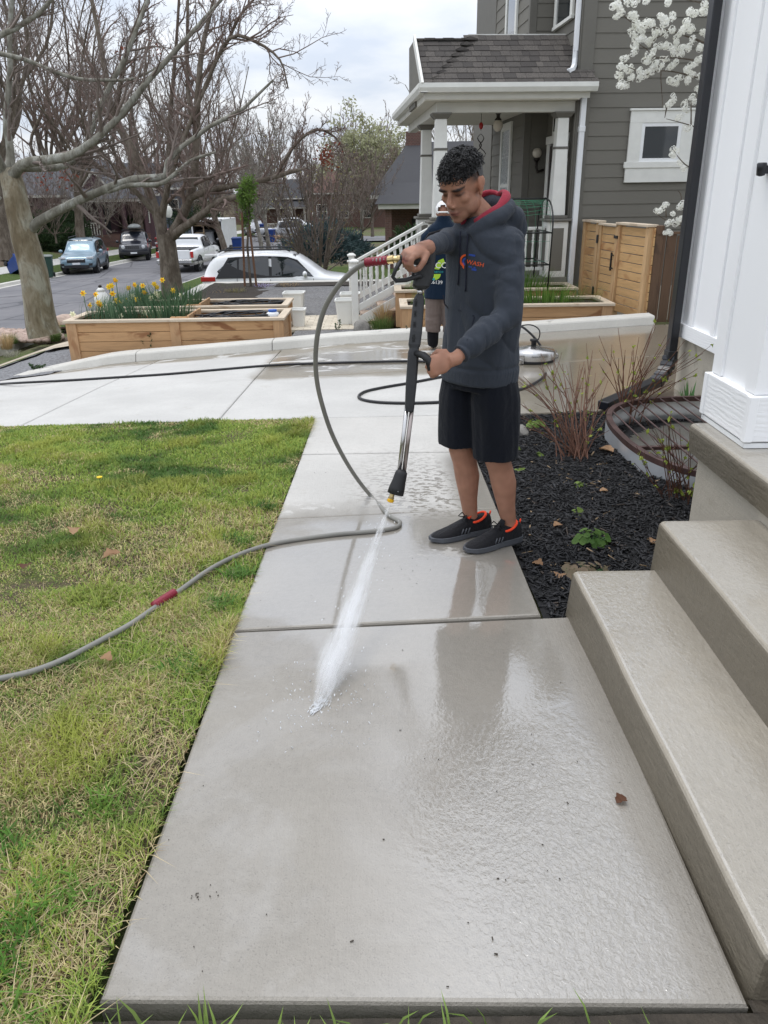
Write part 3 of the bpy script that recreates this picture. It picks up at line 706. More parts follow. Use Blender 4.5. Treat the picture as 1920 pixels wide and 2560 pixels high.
# ================================================================ grey neighbouring house
NB = empty('grey_house', (3.2, 13.3, -.6), R(4), 'grey clapboard house with white trim and a shingled front porch', 'house')
ZB = .6   # local z of world 0
t = NT('grey lap siding'); v = t.obj(); g = t.noise(t.map(v, (.6, .6, 6)), 9, 4, .6); r_ = t.rnd()
c = t.mix(t.mth('MULTIPLY', g, .5), (.150, .142, .121), (.180, .170, .147)); t.set(color=c, rough=.62, spec=.3); t.bump(t.noise(t.map(v, (1, 1, 8)), 30, 4, .6), .15, .003); M_sid = t.m
M_corner = mat('grey trim board', (.135, .128, .11), .6, .06, 5, .08, 50)
M_cream = mat('off white trim', (.70, .70, .66), .5, .05, 6, .06, 50)
M_ceil = mat('porch ceiling boards', (.60, .575, .50), .6, .05, 4)
M_soff = mat('soffit panel', (.58, .57, .52), .55, .05, 4)
t = NT('window glass'); t.set(color=(.015, .02, .024), rough=.04, spec=.6, coat=.6, coatr=.03); v = t.obj(); t.bump(t.noise(v, 2.0, 2), .06, .02); M_glass = t.m
t = NT('patterned glass'); v = t.obj(); g = t.vor(v, 16, 'DISTANCE_TO_EDGE'); g2 = t.noise(v, 22, 3, .6)
t.set(color=t.mix(t.smooth(t.mth('MULTIPLY_ADD', g2, .08, g), .06, .12), (.62, .64, .63), (.22, .25, .26)), rough=.3, spec=.5); M_lace = t.m
t = NT('asphalt shingle'); v = t.obj(); P = t.pos(); g = t.noise(P, 60, 4, .7); r_ = t.rnd()
c = t.mix(r_, (.062, .056, .052), (.125, .112, .100)); c = t.mix(t.smooth(g, .4, .7), c, (.045, .042, .040)); t.set(color=c, rough=.9, spec=.2); t.bump(t.noise(P, 160, 3, .7), .6, .004); M_shin = t.m
def nb(m, name, mt, parent=None, **k): return m.build(name, mt, parent or NB, **k)
# carcass behind the boards
nb(MB().bb((-.20, .02, .1), (7.5, 9, 7.2)), 'wall', M_corner)
nb(MB().bb((-.59, 1.68, .55), (-.19, 4.6, 7.2)), 'bay_wall', M_corner)
nb(MB().bb((-.25, -.015, -.1), (7.4, .0, .52)), 'foundation_wall', M_found)
nb(MB().bb((-.21, -.022, .48), (-.015, .03, 7.2)), 'corner_board', M_corner, bevel=.003)
nb(MB().bb((-.235, .0, .48), (-.198, .16, 7.2)), 'corner_board', M_corner, bevel=.003)
z = .42; ex = .198; i = 0
me_side = MB().prism([(0, 0), (-.017, 0), (-.005, ex+.02), (0, ex+.02)], 0, 7.2, 0).mesh('siding_board', M_sid)
while z < 7.0:
    link('siding_board', me_side, NB, loc=(-.012, .02, z)); z += ex
def wallx(x, y0, y1, z0, z1):
    me = MB().prism([(0, 0), (-.017, 0), (-.005, ex+.02), (0, ex+.02)], 0, y1-y0, 1)
    me.v = [(a, b, c_) for a, b, c_ in me.v]; me = me.mesh('siding_board', M_sid); zz = z0
    while zz < z1: link('siding_board', me, NB, loc=(x, y0, zz)); zz += ex
wallx(-.59, 1.76, 4.52, .72, 7.0); wallx(-.20, .16, 1.66, .72, 7.0)
me = MB().prism([(0, 0), (-.017, 0), (-.005, ex+.02), (0, ex+.02)], 0, .30, 0).mesh('siding_board', M_sid); zz = .72
while zz < 7.0: link('siding_board', me, NB, loc=(-.50, 1.68, zz)); zz += ex
nb(MB().bb((-.62, 1.655, .7), (-.50, 1.76, 7.2)), 'corner_board', M_corner, bevel=.003)
nb(MB().bb((-.615, 4.52, .7), (-.50, 4.62, 7.2)), 'corner_board', M_corner, bevel=.003)
# small side window
wi = empty('window'); wi.parent = NB; wi.location = (.60, -.0, 0)
MB().bb((0, -.05, 2.33), (1.10, -.005, 2.42)).build('sill', M_cream, wi, bevel=.004)
MB().bb((.03, -.036, 2.31-.19), (1.08, -.004, 2.335)).build('apron', M_cream, wi, bevel=.003)
MB().bb((.04, -.036, 2.42), (.235, -.004, 2.97)).build('casing', M_cream, wi, bevel=.003)
MB().bb((.87, -.036, 2.42), (1.06, -.004, 2.97)).build('casing', M_cream, wi, bevel=.003)
MB().bb((.04, -.037, 2.97), (1.06, -.004, 3.14)).build('header', M_cream, wi, bevel=.003)
MB().bb((.02, -.055, 3.14), (1.085, -.004, 3.17)).build('cap', M_cream, wi, bevel=.003)
m = MB()
for a, b in (((.235, 2.42), (.285, 2.97)), ((.82, 2.42), (.87, 2.97)), ((.285, 2.42), (.82, 2.47)), ((.285, 2.92), (.82, 2.97))): m.bb((a[0], -.028, a[1]), (b[0], -.004, b[1]))
m.build('sash', M_white_trim, wi); MB().bb((.285, -.016, 2.47), (.82, -.010, 2.92)).build('pane', M_glass, wi)
def winx(x, y0, y1, z0, z1, tr, glass, name='window'):
    """window on a wall that faces the street"""
    e_ = empty(name); e_.parent = NB; e_.location = (x, 0, 0)
    MB().bb((-.04, y0-tr, z1), (-.0, y1+tr, z1+tr*1.2)).build('header', M_cream, e_, bevel=.003)
    MB().bb((-.055, y0-tr-.02, z0-.05), (-.0, y1+tr+.02, z0)).build('sill', M_cream, e_, bevel=.003)
    MB().bb((-.04, y0-tr, z0), (-.0, y0, z1)).build('casing', M_cream, e_, bevel=.003)
    MB().bb((-.04, y1, z0), (-.0, y1+tr, z1)).build('casing', M_cream, e_, bevel=.003)
    MB().bb((-.028, y0, (z0+z1)/2-.03), (-.0, y1, (z0+z1)/2+.03)).build('rail', M_cream, e_)
    MB().bb((-.022, y0, z0), (-.018, y1, z1)).build('pane', glass, e_)
winx(-.605, 2.72, 3.40, 1.15, 3.08, .11, M_lace)
winx(-.605, 2.70, 3.40, 4.45, 6.4, .11, M_glass); winx(-.215, .60, 1.40, 4.50, 6.4, .12, M_glass)
# door in the recess
dr = empty('door'); dr.parent = NB
MB().bb((-.245, .45, .72), (-.20, 1.30, 2.72)).build('leaf', mat('dark door paint', (.03, .022, .02), .35), dr, bevel=.003)
MB().bb((-.252, .60, 1.5), (-.246, 1.15, 2.5)).build('pane', M_glass, dr)
for a, b in ((.30, .45), (1.30, 1.45)): MB().bb((-.26, a, .72), (-.20, b, 2.75)).build('casing', M_cream, dr, bevel=.003)
MB().bb((-.275, .28, 2.75), (-.20, 1.47, 2.87)).build('header', M_cream, dr, bevel=.003)
MB().bb((-.262, .62, 2.87), (-.2, 1.14, 3.27)).build('transom_frame', M_cream, dr, bevel=.003)
MB().bb((-.268, .69, 2.93), (-.258, 1.07, 3.21)).build('pane', M_glass, dr)
# porch: floor, ceiling, beam, columns
PX0, PX1 = -2.30, -.40
M_porch = mat('porch floor boards', (.20, .19, .17), .6)
nb(MB().bb((-2.5, -.05, .0), (-.2, 4.3, .62)), 'porch_base', mat('rough red stone', (.20, .115, .095), .85, .35, 5, .6, 14))
nb(MB().bb((-2.55, -.08, .62), (-.2, 4.3, .70)), 'porch_floor', M_porch, bevel=.004)
nb(MB().bb((-2.58, -.24, 3.285), (-.24, 4.55, 3.305)), 'porch_ceiling', M_ceil)
nb(MB().bb((-2.38, .02, 3.14), (-.22, .18, 3.284)), 'porch_beam', M_soff, bevel=.004)
nb(MB().bb((-2.38, .19, 3.14), (-2.22, 4.3, 3.284)), 'porch_beam', M_soff, bevel=.004)
def column(x, y):
    e_ = empty('porch_column'); e_.parent = NB; e_.location = (x, y, 0)
    MB().bb((-.17, -.17, .70), (.17, .17, 1.56)).build('pedestal', M_cream, e_, bevel=.006)
    MB().bb((-.10, -.174, .80), (.10, -.171, 1.46)).build('inset_panel', M_sid, e_)
    MB().bb((-.174, -.10, .80), (-.171, .10, 1.46)).build('inset_panel', M_sid, e_)
    MB().bb((-.21, -.21, 1.56), (.21, .21, 1.60)).build('cap', M_corner, e_, bevel=.008)
    MB().bb((-.15, -.15, 1.60), (.15, .15, 1.65)).build('plinth', M_corner, e_, bevel=.008)
    m = MB(); m.loft([[(a*w_, b*w_, z_) for a, b in ((-1, -1), (1, -1), (1, 1), (-1, 1))] for w_, z_ in ((.115, 1.65), (.085, 3.06))]); m.build('shaft', M_cream, e_, bevel=.006)
    MB().bb((-.105, -.105, 2.62), (.105, .105, 2.655)).build('band', M_corner, e_, bevel=.004)
    m = MB(); m.loft([[(a*w_, b*w_, z_) for a, b in ((-1, -1), (1, -1), (1, 1), (-1, 1))] for w_, z_ in ((.10, 3.06), (.15, 3.12), (.15, 3.14))]); m.build('capital', M_corner, e_)
column(PX0, .10); column(PX1, .10); column(PX0+.05, 2.35)
# eave: gutter, fascia, soffit holes left plain
m = MB(); m.prism([(0, 0), (-.10, 0), (-.135, .06), (-.135, .12), (-.12, .12), (-.09, .015), (0, .015)], -2.68, -.02, 0); m.v = [(a, b-.25, c_+3.38) for a, b, c_ in m.v]; nb(m, 'gutter', M_cream)
m = MB(); m.prism([(0, 0), (-.10, 0), (-.135, .06), (-.135, .12), (-.12, .12), (-.09, .015), (0, .015)], -.36, 4.5, 1); m.v = [(a-2.56, b, c_+3.38) for a, b, c_ in m.v]; nb(m, 'gutter', M_cream)
nb(MB().bb((-2.60, -.252, 3.30), (-.10, -.235, 3.47)), 'fascia', M_soff); nb(MB().bb((-2.585, -.25, 3.30), (-2.57, 4.5, 3.47)), 'fascia', M_soff)
# roof deck with courses of single shingles
rf = empty('porch_roof'); rf.parent = NB
za, zb_, yb = 3.47, 4.28, .86      # eave line y=-.30 to ridge line y=yb
sl = (zb_-za)/(yb+.30); ang = math.atan(sl)
MB().add([(-2.62, -.30, za-.01), (-.02, -.30, za-.01), (-.02, yb, zb_-.01), (-1.74, yb, zb_-.01), (-1.74, yb-.10, zb_-.08), (-2.62, yb-.10, zb_-.08)], [(0, 1, 2, 3, 4, 5)]).build('deck', M_corner, rf)
MB().bb((-1.78, yb-.02, zb_-.02), (-.02, yb+.02, zb_+.025)).build('flashing', M_cream, rf)
nb(MB().bb((-2.62, yb, 3.3), (-.02, yb+.9, 4.25)), 'roof_core', M_corner)
m = MB(); m.add([(-2.63, -.30, za-.02), (-2.63, yb-.1, zb_-.09), (-2.62, 1.6, za), (-2.60, -.30, za-.02), (-2.60, yb-.1, zb_-.09), (-2.59, 1.6, za)], [(0, 1, 2), (5, 4, 3)]); nb(m, 'gable_end', M_sid)
nb(MB().beam((-2.64, -.36, za-.02), (-2.64, yb-.10, zb_-.05), .035, .13), 'rake_board', M_cream)
nc = 9; sw = .16
def shingle(wd):
    return MB().bb((0, 0, 0), (wd-.004, .165, .009)).mesh('shingle', M_shin)
rs = random.Random(3); me_s = {w_: shingle(w_) for w_ in (.11, .15, .19, .24)}
for cidx in range(nc):
    f = cidx/nc; y = -.33 + (yb+.30)*f; z0 = za + (zb_-za)*f + .004
    x = -2.62
    xr = -.03 - .10*f*0
    if cidx == nc-1: x = -1.86
    while x < xr-.05:
        w_ = rs.choice([.11, .15, .15, .19, .24]); 
        if x + w_ > xr: w_ = .11
        s_ = link('shingle', me_s[w_], rf, loc=(x, y, z0 + rs.random()*.004)); s_.rotation_euler.x = ang - .05; x += w_
# hip caps climbing across the roof
for k in range(9):
    f = k/9; p0 = Vector((-2.47 + .78*f, -.26 + (yb+.20)*f, za + (zb_-za)*f + .035)); 
    m = MB(); m.add([(-.10, -.08, -.012), (.0, -.02, .026), (.12, .0, -.005), (-.03, .10, .0), (.07, .13, .045), (.17, .15, .012), (-.10, -.08, -.03), (.12, 0, -.03), (-.03, .10, -.03), (.17, .15, -.02)], [(0, 1, 4, 3), (1, 2, 5, 4), (0, 6, 7, 2, 1), (0, 3, 8, 6), (2, 7, 9, 5)])
    o = m.build('hip_cap', M_shin, rf); o.location = p0
for k in range(6): link('ridge_cap', MB().bb((0, 0, 0), (.16, .16, .022)).mesh('ridge_cap', M_shin), rf, loc=(-2.62+.145*k, yb-.2, zb_-.085 + .006*(k % 2))).rotation_euler.x = .2
# white downspouts
M_spout = mat('white enamelled metal', (.74, .755, .77), .35, .04, 5)
e_ = empty('downspout'); e_.parent = NB
MB().bb((-.175, -.10, .5), (-.09, -.03, 3.40)).build('pipe', M_spout, e_, bevel=.01, seg=2)
MB().bb((-.182, -.107, 2.85), (-.083, -.023, 2.93)).build('sleeve', M_spout, e_, bevel=.006)
e_ = empty('downspout'); e_.parent = NB
MB().bb((-.31, .03, 3.95), (-.24, .10, 7.0)).build('pipe', M_spout, e_, bevel=.01, seg=2)
m = MB(); m.tube([(-.275, .065, 3.97), (-.275, .06, 3.86), (-.29, .03, 3.76), (-.33, -.02, 3.70), (-.40, -.06, 3.675)], .045, 4); m.build('elbow', M_spout, e_, bevel=.006)
# porch railing and stair railings of turned balusters
def bal_prof(h_): return [(.017, 0), (.017, h_*.16), (.024, h_*.19), (.013, h_*.23), (.022, h_*.38), (.014, h_*.60), (.024, h_*.72), (.013, h_*.76), (.022, h_*.80), (.017, h_*.83), (.017, h_)]
def baluster(h_): return MB().lathe((0, 0, 0), bal_prof(h_), 8).mesh('baluster', M_cream, True)
pr = empty('porch_railing'); pr.parent = NB
MB().bb((PX0+.17, .05, 1.43), (PX1-.17, .15, 1.48)).build('top_rail', M_cream, pr, bevel=.006); MB().bb((PX0+.17, .07, .80), (PX1-.17, .13, .85)).build('bottom_rail', M_cream, pr, bevel=.004)
mb_ = baluster(.58); x = PX0+.25
while x < PX1-.2: link('baluster', mb_, pr, loc=(x, .10, .85)); x += .118
def stair_rail(y, x0=-3.70, x1=-2.42, zlo=.0, newel=True):
    e_ = empty('stair_railing'); e_.parent = NB
    z0, z1 = .90, 1.52
    MB().beam((x0+.05, y, z0+.0), (x1, y, z1), .085, .05).build('top_rail', M_cream, e_, bevel=.008)
    MB().beam((x0+.05, y, z0-.62), (x1, y, z1-.62), .06, .10).build('stringer_rail', M_cream, e_, bevel=.004)
    MB().beam((x0+.05, y, z0-.84), (x1, y, z1-.84), .05, .14).build('stringer', M_cream, e_, bevel=.004)
    mb2 = baluster(.60)
    for k in range(1, 12):
        f = k/12; link('baluster', mb2, e_, loc=(x0+.05+(x1-x0-.05)*f, y, z0-.63+(z1-z0)*f))
    if newel:
        MB().bb((x0-.055, y-.055, zlo), (x0+.055, y+.055, .90)).build('newel_post', M_cream, e_, bevel=.005)
        MB().bb((x0-.08, y-.08, .90), (x0+.08, y+.08, .925)).build('newel_collar', M_cream, e_, bevel=.005)
        MB().bb((x0-.05, y-.05, .925), (x0+.05, y+.05, 1.0)).build('newel_block', M_cream, e_, bevel=.004)
        m = MB(); m.loft([[(x0+a*w_, y+b*w_, z_) for a, b in ((-1, -1), (1, -1), (1, 1), (-1, 1))] for w_, z_ in ((.075, 1.0), (.075, 1.02), (.03, 1.05))]); m.build('newel_cap', M_cream, e_)
stair_rail(-.05); stair_rail(1.28)
M_redstone = mat('red sandstone', (.24, .135, .11), .85, .3, 6, .5, 16)
M_tread = mat('pale sandstone tread', (.46, .36, .29), .8, .2, 5, .3, 20)
for k in range(4):
    x0 = -3.55 + .30*k
    nb(MB().bb((x0, -.0, -.05), (-2.42, 1.24, .02+.16*k)), 'stair_block', M_redstone, bevel=.006)
    nb(MB().bb((x0-.03, -.02, .02+.16*k), (x0+.36, 1.26, .065+.16*k)), 'stair_tread', M_tread, bevel=.006)
# hanging porch lamp, wall lamps, wind spinner
pl = empty('ceiling_lamp'); pl.parent = NB; pl.location = (-1.16, 1.3, 0)
M_bronze = mat('dark bronze', (.03, .024, .02), .45, .1, 5, metal=.4); M_globe = mat('frosted glass globe', (.55, .50, .42), .25, .08, 5, spec=.6)
MB().lathe((0, 0, 0), [(.075, 3.285), (.07, 3.25), (.03, 3.21), (.03, 3.17), (.06, 3.14), (.055, 3.12)], 14).build('fitting', M_bronze, pl, smooth=True)
MB().ball((0, 0, 3.05), (.085, .085, .10), 14, 9).build('globe', M_globe, pl, smooth=True)
for y in (1.62, .20):
    e_ = empty('wall_lamp'); e_.parent = NB; e_.location = (-.25, y, 0)
    MB().tube([(0, 0, 2.36), (-.10, 0, 2.33), (-.13, 0, 2.40), (-.13, 0, 2.50)], .022, 8).build('arm', M_bronze, e_, smooth=True)
    MB().lathe((-.13, 0, 2.50), [(.03, 0), (.06, .03), (.05, .05)], 12).build('cup', M_bronze, e_, smooth=True)
    MB().ball((-.13, 0, 2.63), .085, 14, 9).build('globe', M_globe, e_, smooth=True)
# ================================================================ planters, fence, gravel court
M_cedar = wood('new cedar', (.50, .30, .15), (.24, .105, .045), 1.0, 0)
M_cedar_v = wood('new cedar upright', (.47, .29, .155), (.30, .15, .07), 1.0, 2)
M_rim = wood('weathered cedar rim', (.56, .47, .36), (.40, .30, .21), 1.0, 0)
M_rim_y = wood('weathered cedar rim cross', (.56, .47, .36), (.40, .30, .21), 1.0, 1)
M_dirt = mat('dark potting soil', (.035, .027, .02), .95, .4, 20, .8, 60)
def planter(name, x0, x1, y0, y1, zr, zb, label, fill=-.10, lip=True):
    o_ = ((x0+x1)/2, (y0+y1)/2, zb); e_ = empty(name, o_, 0, label, 'planter', 'raised cedar planters')
    nbd = 3 if zr-zb < .55 else 4; bh = (zr-.04-zb)/nbd
    for k in range(nbd):
        z0 = zb+bh*k
        for ya, yb in ((y0+.02, y0+.05), (y1-.05, y1-.02)): ch(MB().bb((x0+.05, ya, z0+.003), (x1-.05, yb, z0+bh-.003)), 'board', M_cedar, e_, o_, bevel=.003)
        for xa, xb in ((x0+.02, x0+.05), (x1-.05, x1-.02)): ch(MB().bb((xa, y0+.05, z0+.003), (xb, y1-.05, z0+bh-.003)), 'board', M_cedar_v, e_, o_, bevel=.003)
    nx = max(1, round((x1-x0)/1.5))
    for k in range(nx+1):
        x = x0+.0+(x1-x0-.14)*k/nx
        for ya, yb in ((y0, y0+.035), (y1-.035, y1)): ch(MB().bb((x, ya-.004, zb-.02), (x+.14, yb-.006, zr-.04)), 'post', M_cedar_v, e_, o_, bevel=.003)
    for xa, xb in ((x0-.008, x0+.03), (x1-.03, x1+.008)):
        for ya, yb in ((y0+.0, y0+.11), (y1-.11, y1-.0)): ch(MB().bb((xa, ya+.003, zb-.02), (xb, yb-.01, zr-.041)), 'post', M_cedar_v, e_, o_, bevel=.003)
    for ya, yb in ((y0-.03, y0+.085), (y1-.085, y1+.03)): ch(MB().bb((x0-.03, ya, zr-.038), (x1+.03, yb, zr)), 'rim_board', M_rim, e_, o_, bevel=.004)
    for xa, xb in ((x0-.03, x0+.085), (x1-.085, x1+.03)): ch(MB().bb((xa, y0+.086, zr-.037), (xb, y1-.086, zr-.001)), 'rim_board', M_rim_y, e_, o_, bevel=.004)
    xs = lin(x0+.05, x1-.05, 24); ys = lin(y0+.05, y1-.05, 8)
    g = grid_sheet('soil', [a-o_[0] for a in xs], [b-o_[1] for b in ys], lambda x, y: zr+fill-o_[2]+.02*noise.noise((x*5, y*5, zb)), M_dirt, e_)
    return e_
pA = planter('raised_planter', -4.50, -1.44, 11.02, 11.95, -.165, -.74, 'near cedar planter holding daffodils at its left end')
pB = planter('raised_planter', -4.62, -1.60, 12.75, 13.65, -.22, -.72, 'far cedar planter with daffodils, behind the near one')
pC = planter('raised_planter', .24, 3.18, 11.02, 11.85, -.035, -.52, 'near cedar planter of green shoots beside the gate', -.06)
pD = planter('raised_planter', .18, 2.95, 12.25, 13.0, .04, -.5, 'far cedar planter under the green netting by the porch', -.06)
# cross boards that close off the daffodil ends
for e_, x, y0, y1, zr in ((pA, -2.80, 11.1, 11.88, -.165), (pB, -3.02, 12.83, 13.57, -.22)):
    o_ = e_.location; ch(MB().bb((x, y0, zr-.14), (x+.03, y1, zr+.035)), 'divider', M_cedar_v, e_, o_, bevel=.003); ch(MB().bb((x-.24, y0-.01, zr-.01), (x, y0+.08, zr+.012)), 'divider_cleat', M_cedar, e_, o_, bevel=.003)
# ---------------------------------------------------------------- drip hose coils lying in the empty halves
M_hose_b = mat('black rubber hose', (.012, .012, .014), .42, .1, 5, spec=.45)
for e_, cx_, cy_, zz, lab in ((pA, -2.15, 11.45, -.225, 'black drip hose coiled in the near cedar planter'), (pB, -2.30, 13.2, -.28, 'black drip hose coiled in the far cedar planter')):
    pts = []
    for k in range(90):
        a = k*.28; rr = .40 + .10*math.sin(k*.9); pts.append((cx_+rr*1.25*math.cos(a), cy_+rr*.62*math.sin(a), zz+.012+.05*abs(math.sin(k*.33))))
    tag(MB().tube(pts, .011, 6).build('drip_hose', M_hose_b, smooth=True), lab, 'hose')
jug = empty('plastic_jug', (-1.62, 11.35, -.26), 0, 'small white plastic jug with a blue lid in the near planter', 'jug')
MB().lathe((0, 0, 0), [(.05, 0), (.085, .02), (.09, .11), (.06, .13)], 14).build('body', M_white_trim, jug, smooth=True); MB().lathe((0, 0, .13), [(.062, 0), (.062, .03), (.02, .035)], 14).build('lid', mat('blue plastic', (.02, .10, .42), .35), jug, smooth=True)
# ---------------------------------------------------------------- horizontal cedar fence with a gate
M_fence = wood('golden fence board', (.56, .35, .165), (.40, .20, .085), 1.0, 0)
M_fpost = wood('golden fence post', (.55, .36, .19), (.42, .23, .11), 1.0, 2)
fA = Vector((3.60, 10.98, 0)); fB = Vector((3.26, 13.22, 0)); fd = (fB-fA); flen = fd.length; frz = math.atan2(fd.y, fd.x)
zt, zb = 1.0, -.30
FN = empty('cedar_fence', (fA.x, fA.y, zb), frz, 'golden horizontal board fence beside the grey house', 'fence')
GT = empty('fence_gate', (fA.x, fA.y, zb), frz, 'golden horizontal board gate with black handle and hinges', 'gate')
def frun(e_, u0, u1, name, gap=.012, n=10, h0=.04, h1=1.24):
    bh = (h1-h0)/n
    me = MB().bb((0, -.012, 0), (u1-u0, .012, bh-gap)).mesh('board', M_fence)
    for k in range(n): link('board', me, e_, bevel=.002, loc=(u0, 0, h0+bh*k))
u1, u2 = .95, 1.70
frun(FN, .09, u1-.05, 'a'); frun(FN, u2+.06, flen-.02, 'c'); frun(GT, u1+.06, u2-.06, 'b', h0=.06, h1=1.22)
for u in (.045, u1, u2+.012, flen-.03): MB().bb((u-.045, -.045, -.1), (u+.045, .045, 1.25)).build('post', M_fpost, FN, bevel=.004)
for u in (u1+.085, u2-.085): MB().bb((u-.035, .012, .05), (u+.035, .035, 1.23)).build('stile', M_fpost, GT, bevel=.003)
for a, b in ((-.02, u1+.05), (u2-.035, flen)): MB().bb((a, -.075, 1.252), (b, .075, 1.285)).build('cap_rail', M_rim, FN, bevel=.004)
MB().bb((u1+.055, -.06, 1.224), (u2-.055, .06, 1.252)).build('cap_rail', M_rim, GT, bevel=.003)
# the boards face the driveway side; the street side (local +y) carries handle and hinges
m = MB(); uh = u1+.14
m.bb((uh-.012, .040, .60), (uh+.012, .062, .86)); m.bb((uh-.012, .02, .63), (uh+.012, .062, .65)); m.bb((uh-.012, .02, .81), (uh+.012, .062, .83)); m.bb((uh-.07, .045, .815), (uh, .06, .83)); m.bb((uh-.07, .045, .63), (uh, .06, .645)); m.build('handle', M_black, GT)
for zz, uu in ((1.02, u2-.03), (.25, u2-.03)): MB().bb((uu-.03, .042, zz-.06), (uu+.03, .052, zz+.06)).build('hinge', M_black, GT)
MB().bb((u1-.01, .046, 1.06), (u1+.10, .06, 1.10)).build('latch', M_black, GT)
# end return and the weathered brown fence behind it
M_old = wood('weathered brown fence', (.135, .082, .052), (.08, .05, .035), 1.0, 2)
BF = empty('brown_fence', (3.66, 10.98, -.3), 0, 'old brown vertical board fence behind the golden gate', 'fence')
for k in range(10): MB().bb((.012+k*.142, -.01, 0), (.142+k*.142-.004, .012, 1.15 + .01*math.sin(k*2.3))).build('board', M_old, BF, bevel=.002)
MB().bb((.0, -.03, 1.16), (1.44, .03, 1.19)).build('cap_rail', M_old, BF)
for k in range(10): MB().bb((-.035, -.03, .05+.12*k), (-.015, .10, .16+.12*k)).build('return_board', M_fence, BF, bevel=.002)
MB().bb((-.01, -.02, 0), (.10, .13, 1.27)).build('post', M_old, BF, bevel=.004)
# ---------------------------------------------------------------- gravel court with its low wall
t = NT('grey gravel'); P = t.pos(); vv = t.n('ShaderNodeTexVoronoi'); t.l(P, vv.inputs['Vector']); vv.inputs['Scale'].default_value = 55
g = t.noise(P, 1.2, 4, .6)
c = t.mix(t.sepxyz(vv.outputs['Color'])[0], (.11, .11, .115), (.28, .275, .27)); c = t.mix(t.mth('MULTIPLY', t.smooth(g, .4, .65), .3), c, (.12, .11, .10))
t.set(color=c, rough=.9, spec=.2); t.bump(vv.outputs[0], .9, .012); M_gravel = t.m
struct(grid_sheet('gravel_court', lin(-4.15, 3.0, 20), lin(14.22, 19.7, 16), lambda x, y: -.60 + .01*noise.noise((x, y, 0)), M_gravel))
struct(grid_sheet('gravel_path', lin(-1.45, .22, 8), lin(10.87, 12.62, 10), lambda x, y: T(x, y) - .0 + .004, M_gravel))
lw = empty('garden_wall', (-1.7, 19.8, -.9), 0, 'low concrete retaining wall around the gravel court', 'wall'); o_ = (-1.7, 19.8, -.9)
for a, b in ((-4.3, -2.6), (-2.595, -.9), (-.895, .9), (.905, 2.6)): ch(MB().bb((a, 19.65, -1.9), (b, 19.98, -.575)), 'coping', M_conc, lw, o_, bevel=.015, seg=2)
for a, b in ((14.4, 16.2), (16.205, 17.95), (17.955, 19.645)): ch(MB().bb((-4.52, a, -1.5), (-4.18, b, -.58)), 'coping', M_conc, lw, o_, bevel=.015, seg=2)
# planting strip inside the wall
struct(grid_sheet('planting_strip', lin(-4.18, -2.6, 10), lin(14.5, 19.64, 20), lambda x, y: -.575 + .03*noise.noise((x*3, y*3, 0)) - .06*max(0, (x+3.2)), M_dirt))
struct(grid_sheet('planting_strip', lin(-2.6, 2.6, 14), lin(18.8, 19.64, 6), lambda x, y: -.585 + .02*noise.noise((x*3, y*3, 0)) , M_dirt))
# strip of pale pavers, stone by stone
pv = struct(empty('paver_strip', (0, 0, 0))); M_pave = mat('cream paver', (.56, .50, .40), .8, .12, 9, .2, 40, objvar=.10)
rs = random.Random(5)
me_p = MB().bb((0, 0, -.05), (.205, .125, 0)).mesh('paver', M_pave)
for j in range(12):
    for i in range(13):
        x = -1.75 + .21*i + (.105 if j % 2 else 0); y = 12.64 + .13*j
        if -.12 < x: continue
        link('paver', me_p, pv, bevel=.005, loc=(x, y, -.60 + rs.random()*.004))
# white planter pots
M_pot = mat('white resin', (.74, .74, .70), .4, .05, 4)
def pot(x, y, z, h_, w0, w1, label):
    e_ = empty('planter_pot', (x, y, z), 0, label, 'pot', 'white resin pots')
    sq = lambda w_, z_, k=.82: [(w_*a, w_*b, z_) for a, b in ((-k, -1), (k, -1), (1, -k), (1, k), (k, 1), (-k, 1), (-1, k), (-1, -k))]
    m = MB(); m.loft([sq(w0, 0), sq(w0+(w1-w0)*.95, h_-.03), sq(w1+.012, h_-.03), sq(w1+.012, h_), sq(w1-.012, h_), sq(w1-.02, h_-.05)], cap=False); m.f.append(tuple(range(8))); m.build('body', M_pot, e_, bevel=.004)
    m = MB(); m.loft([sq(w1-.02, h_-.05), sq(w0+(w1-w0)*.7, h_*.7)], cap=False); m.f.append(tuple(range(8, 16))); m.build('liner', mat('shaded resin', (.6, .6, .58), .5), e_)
pot(-1.64, 14.35, -.60, .40, .15, .185, 'big white resin pot behind the far planter end'); pot(-1.44, 13.05, -.62, .30, .09, .12, 'small white resin pot against the far planter end')
pot(-.66, 13.25, -.60, .40, .13, .165, 'white resin pot beside the stair newel, front one'); pot(-.60, 13.75, -.60, .44, .13, .165, 'white resin pot beside the stair newel, rear one')
# trellis tunnel with green netting
TR = empty('trellis_tunnel', (1.9, 12.4, .0), 0, 'black hoop trellis with green netting over the far right planter', 'trellis'); o_ = (1.9, 12.4, 0)
M_tr = mat('black plastic tube', (.012, .014, .014), .4)
def hoop(x, sx):
    pts = [(x, 12.02, -.02), (x+.02*sx, 12.03, .95)] + [(x+.02*sx, 12.62-.58*math.cos(a), .98+.33*math.sin(a)) for a in lin(.15, math.pi-.15, 9)] + [(x+.02*sx, 13.21, .95), (x, 13.22, -.02)]
    ch(MB().tube(pts, .012, 8), 'hoop', M_tr, TR, o_, smooth=True)
for x in (.88, 2.46): hoop(x, 1)
for y, z in ((12.03, .40), (12.03, .85), (12.62, 1.315), (13.2, .40)): ch(MB().tube([(.88, y, z), (2.48, y, z)], .011, 8), 'bar', M_tr, TR, o_, smooth=True)
for x in (.88, 2.46):
    for z in (.40, .85): ch(MB().tube([(x, 12.03, z), (x, 13.21, z)], .010, 8), 'bar', M_tr, TR, o_, smooth=True)
m = MB()
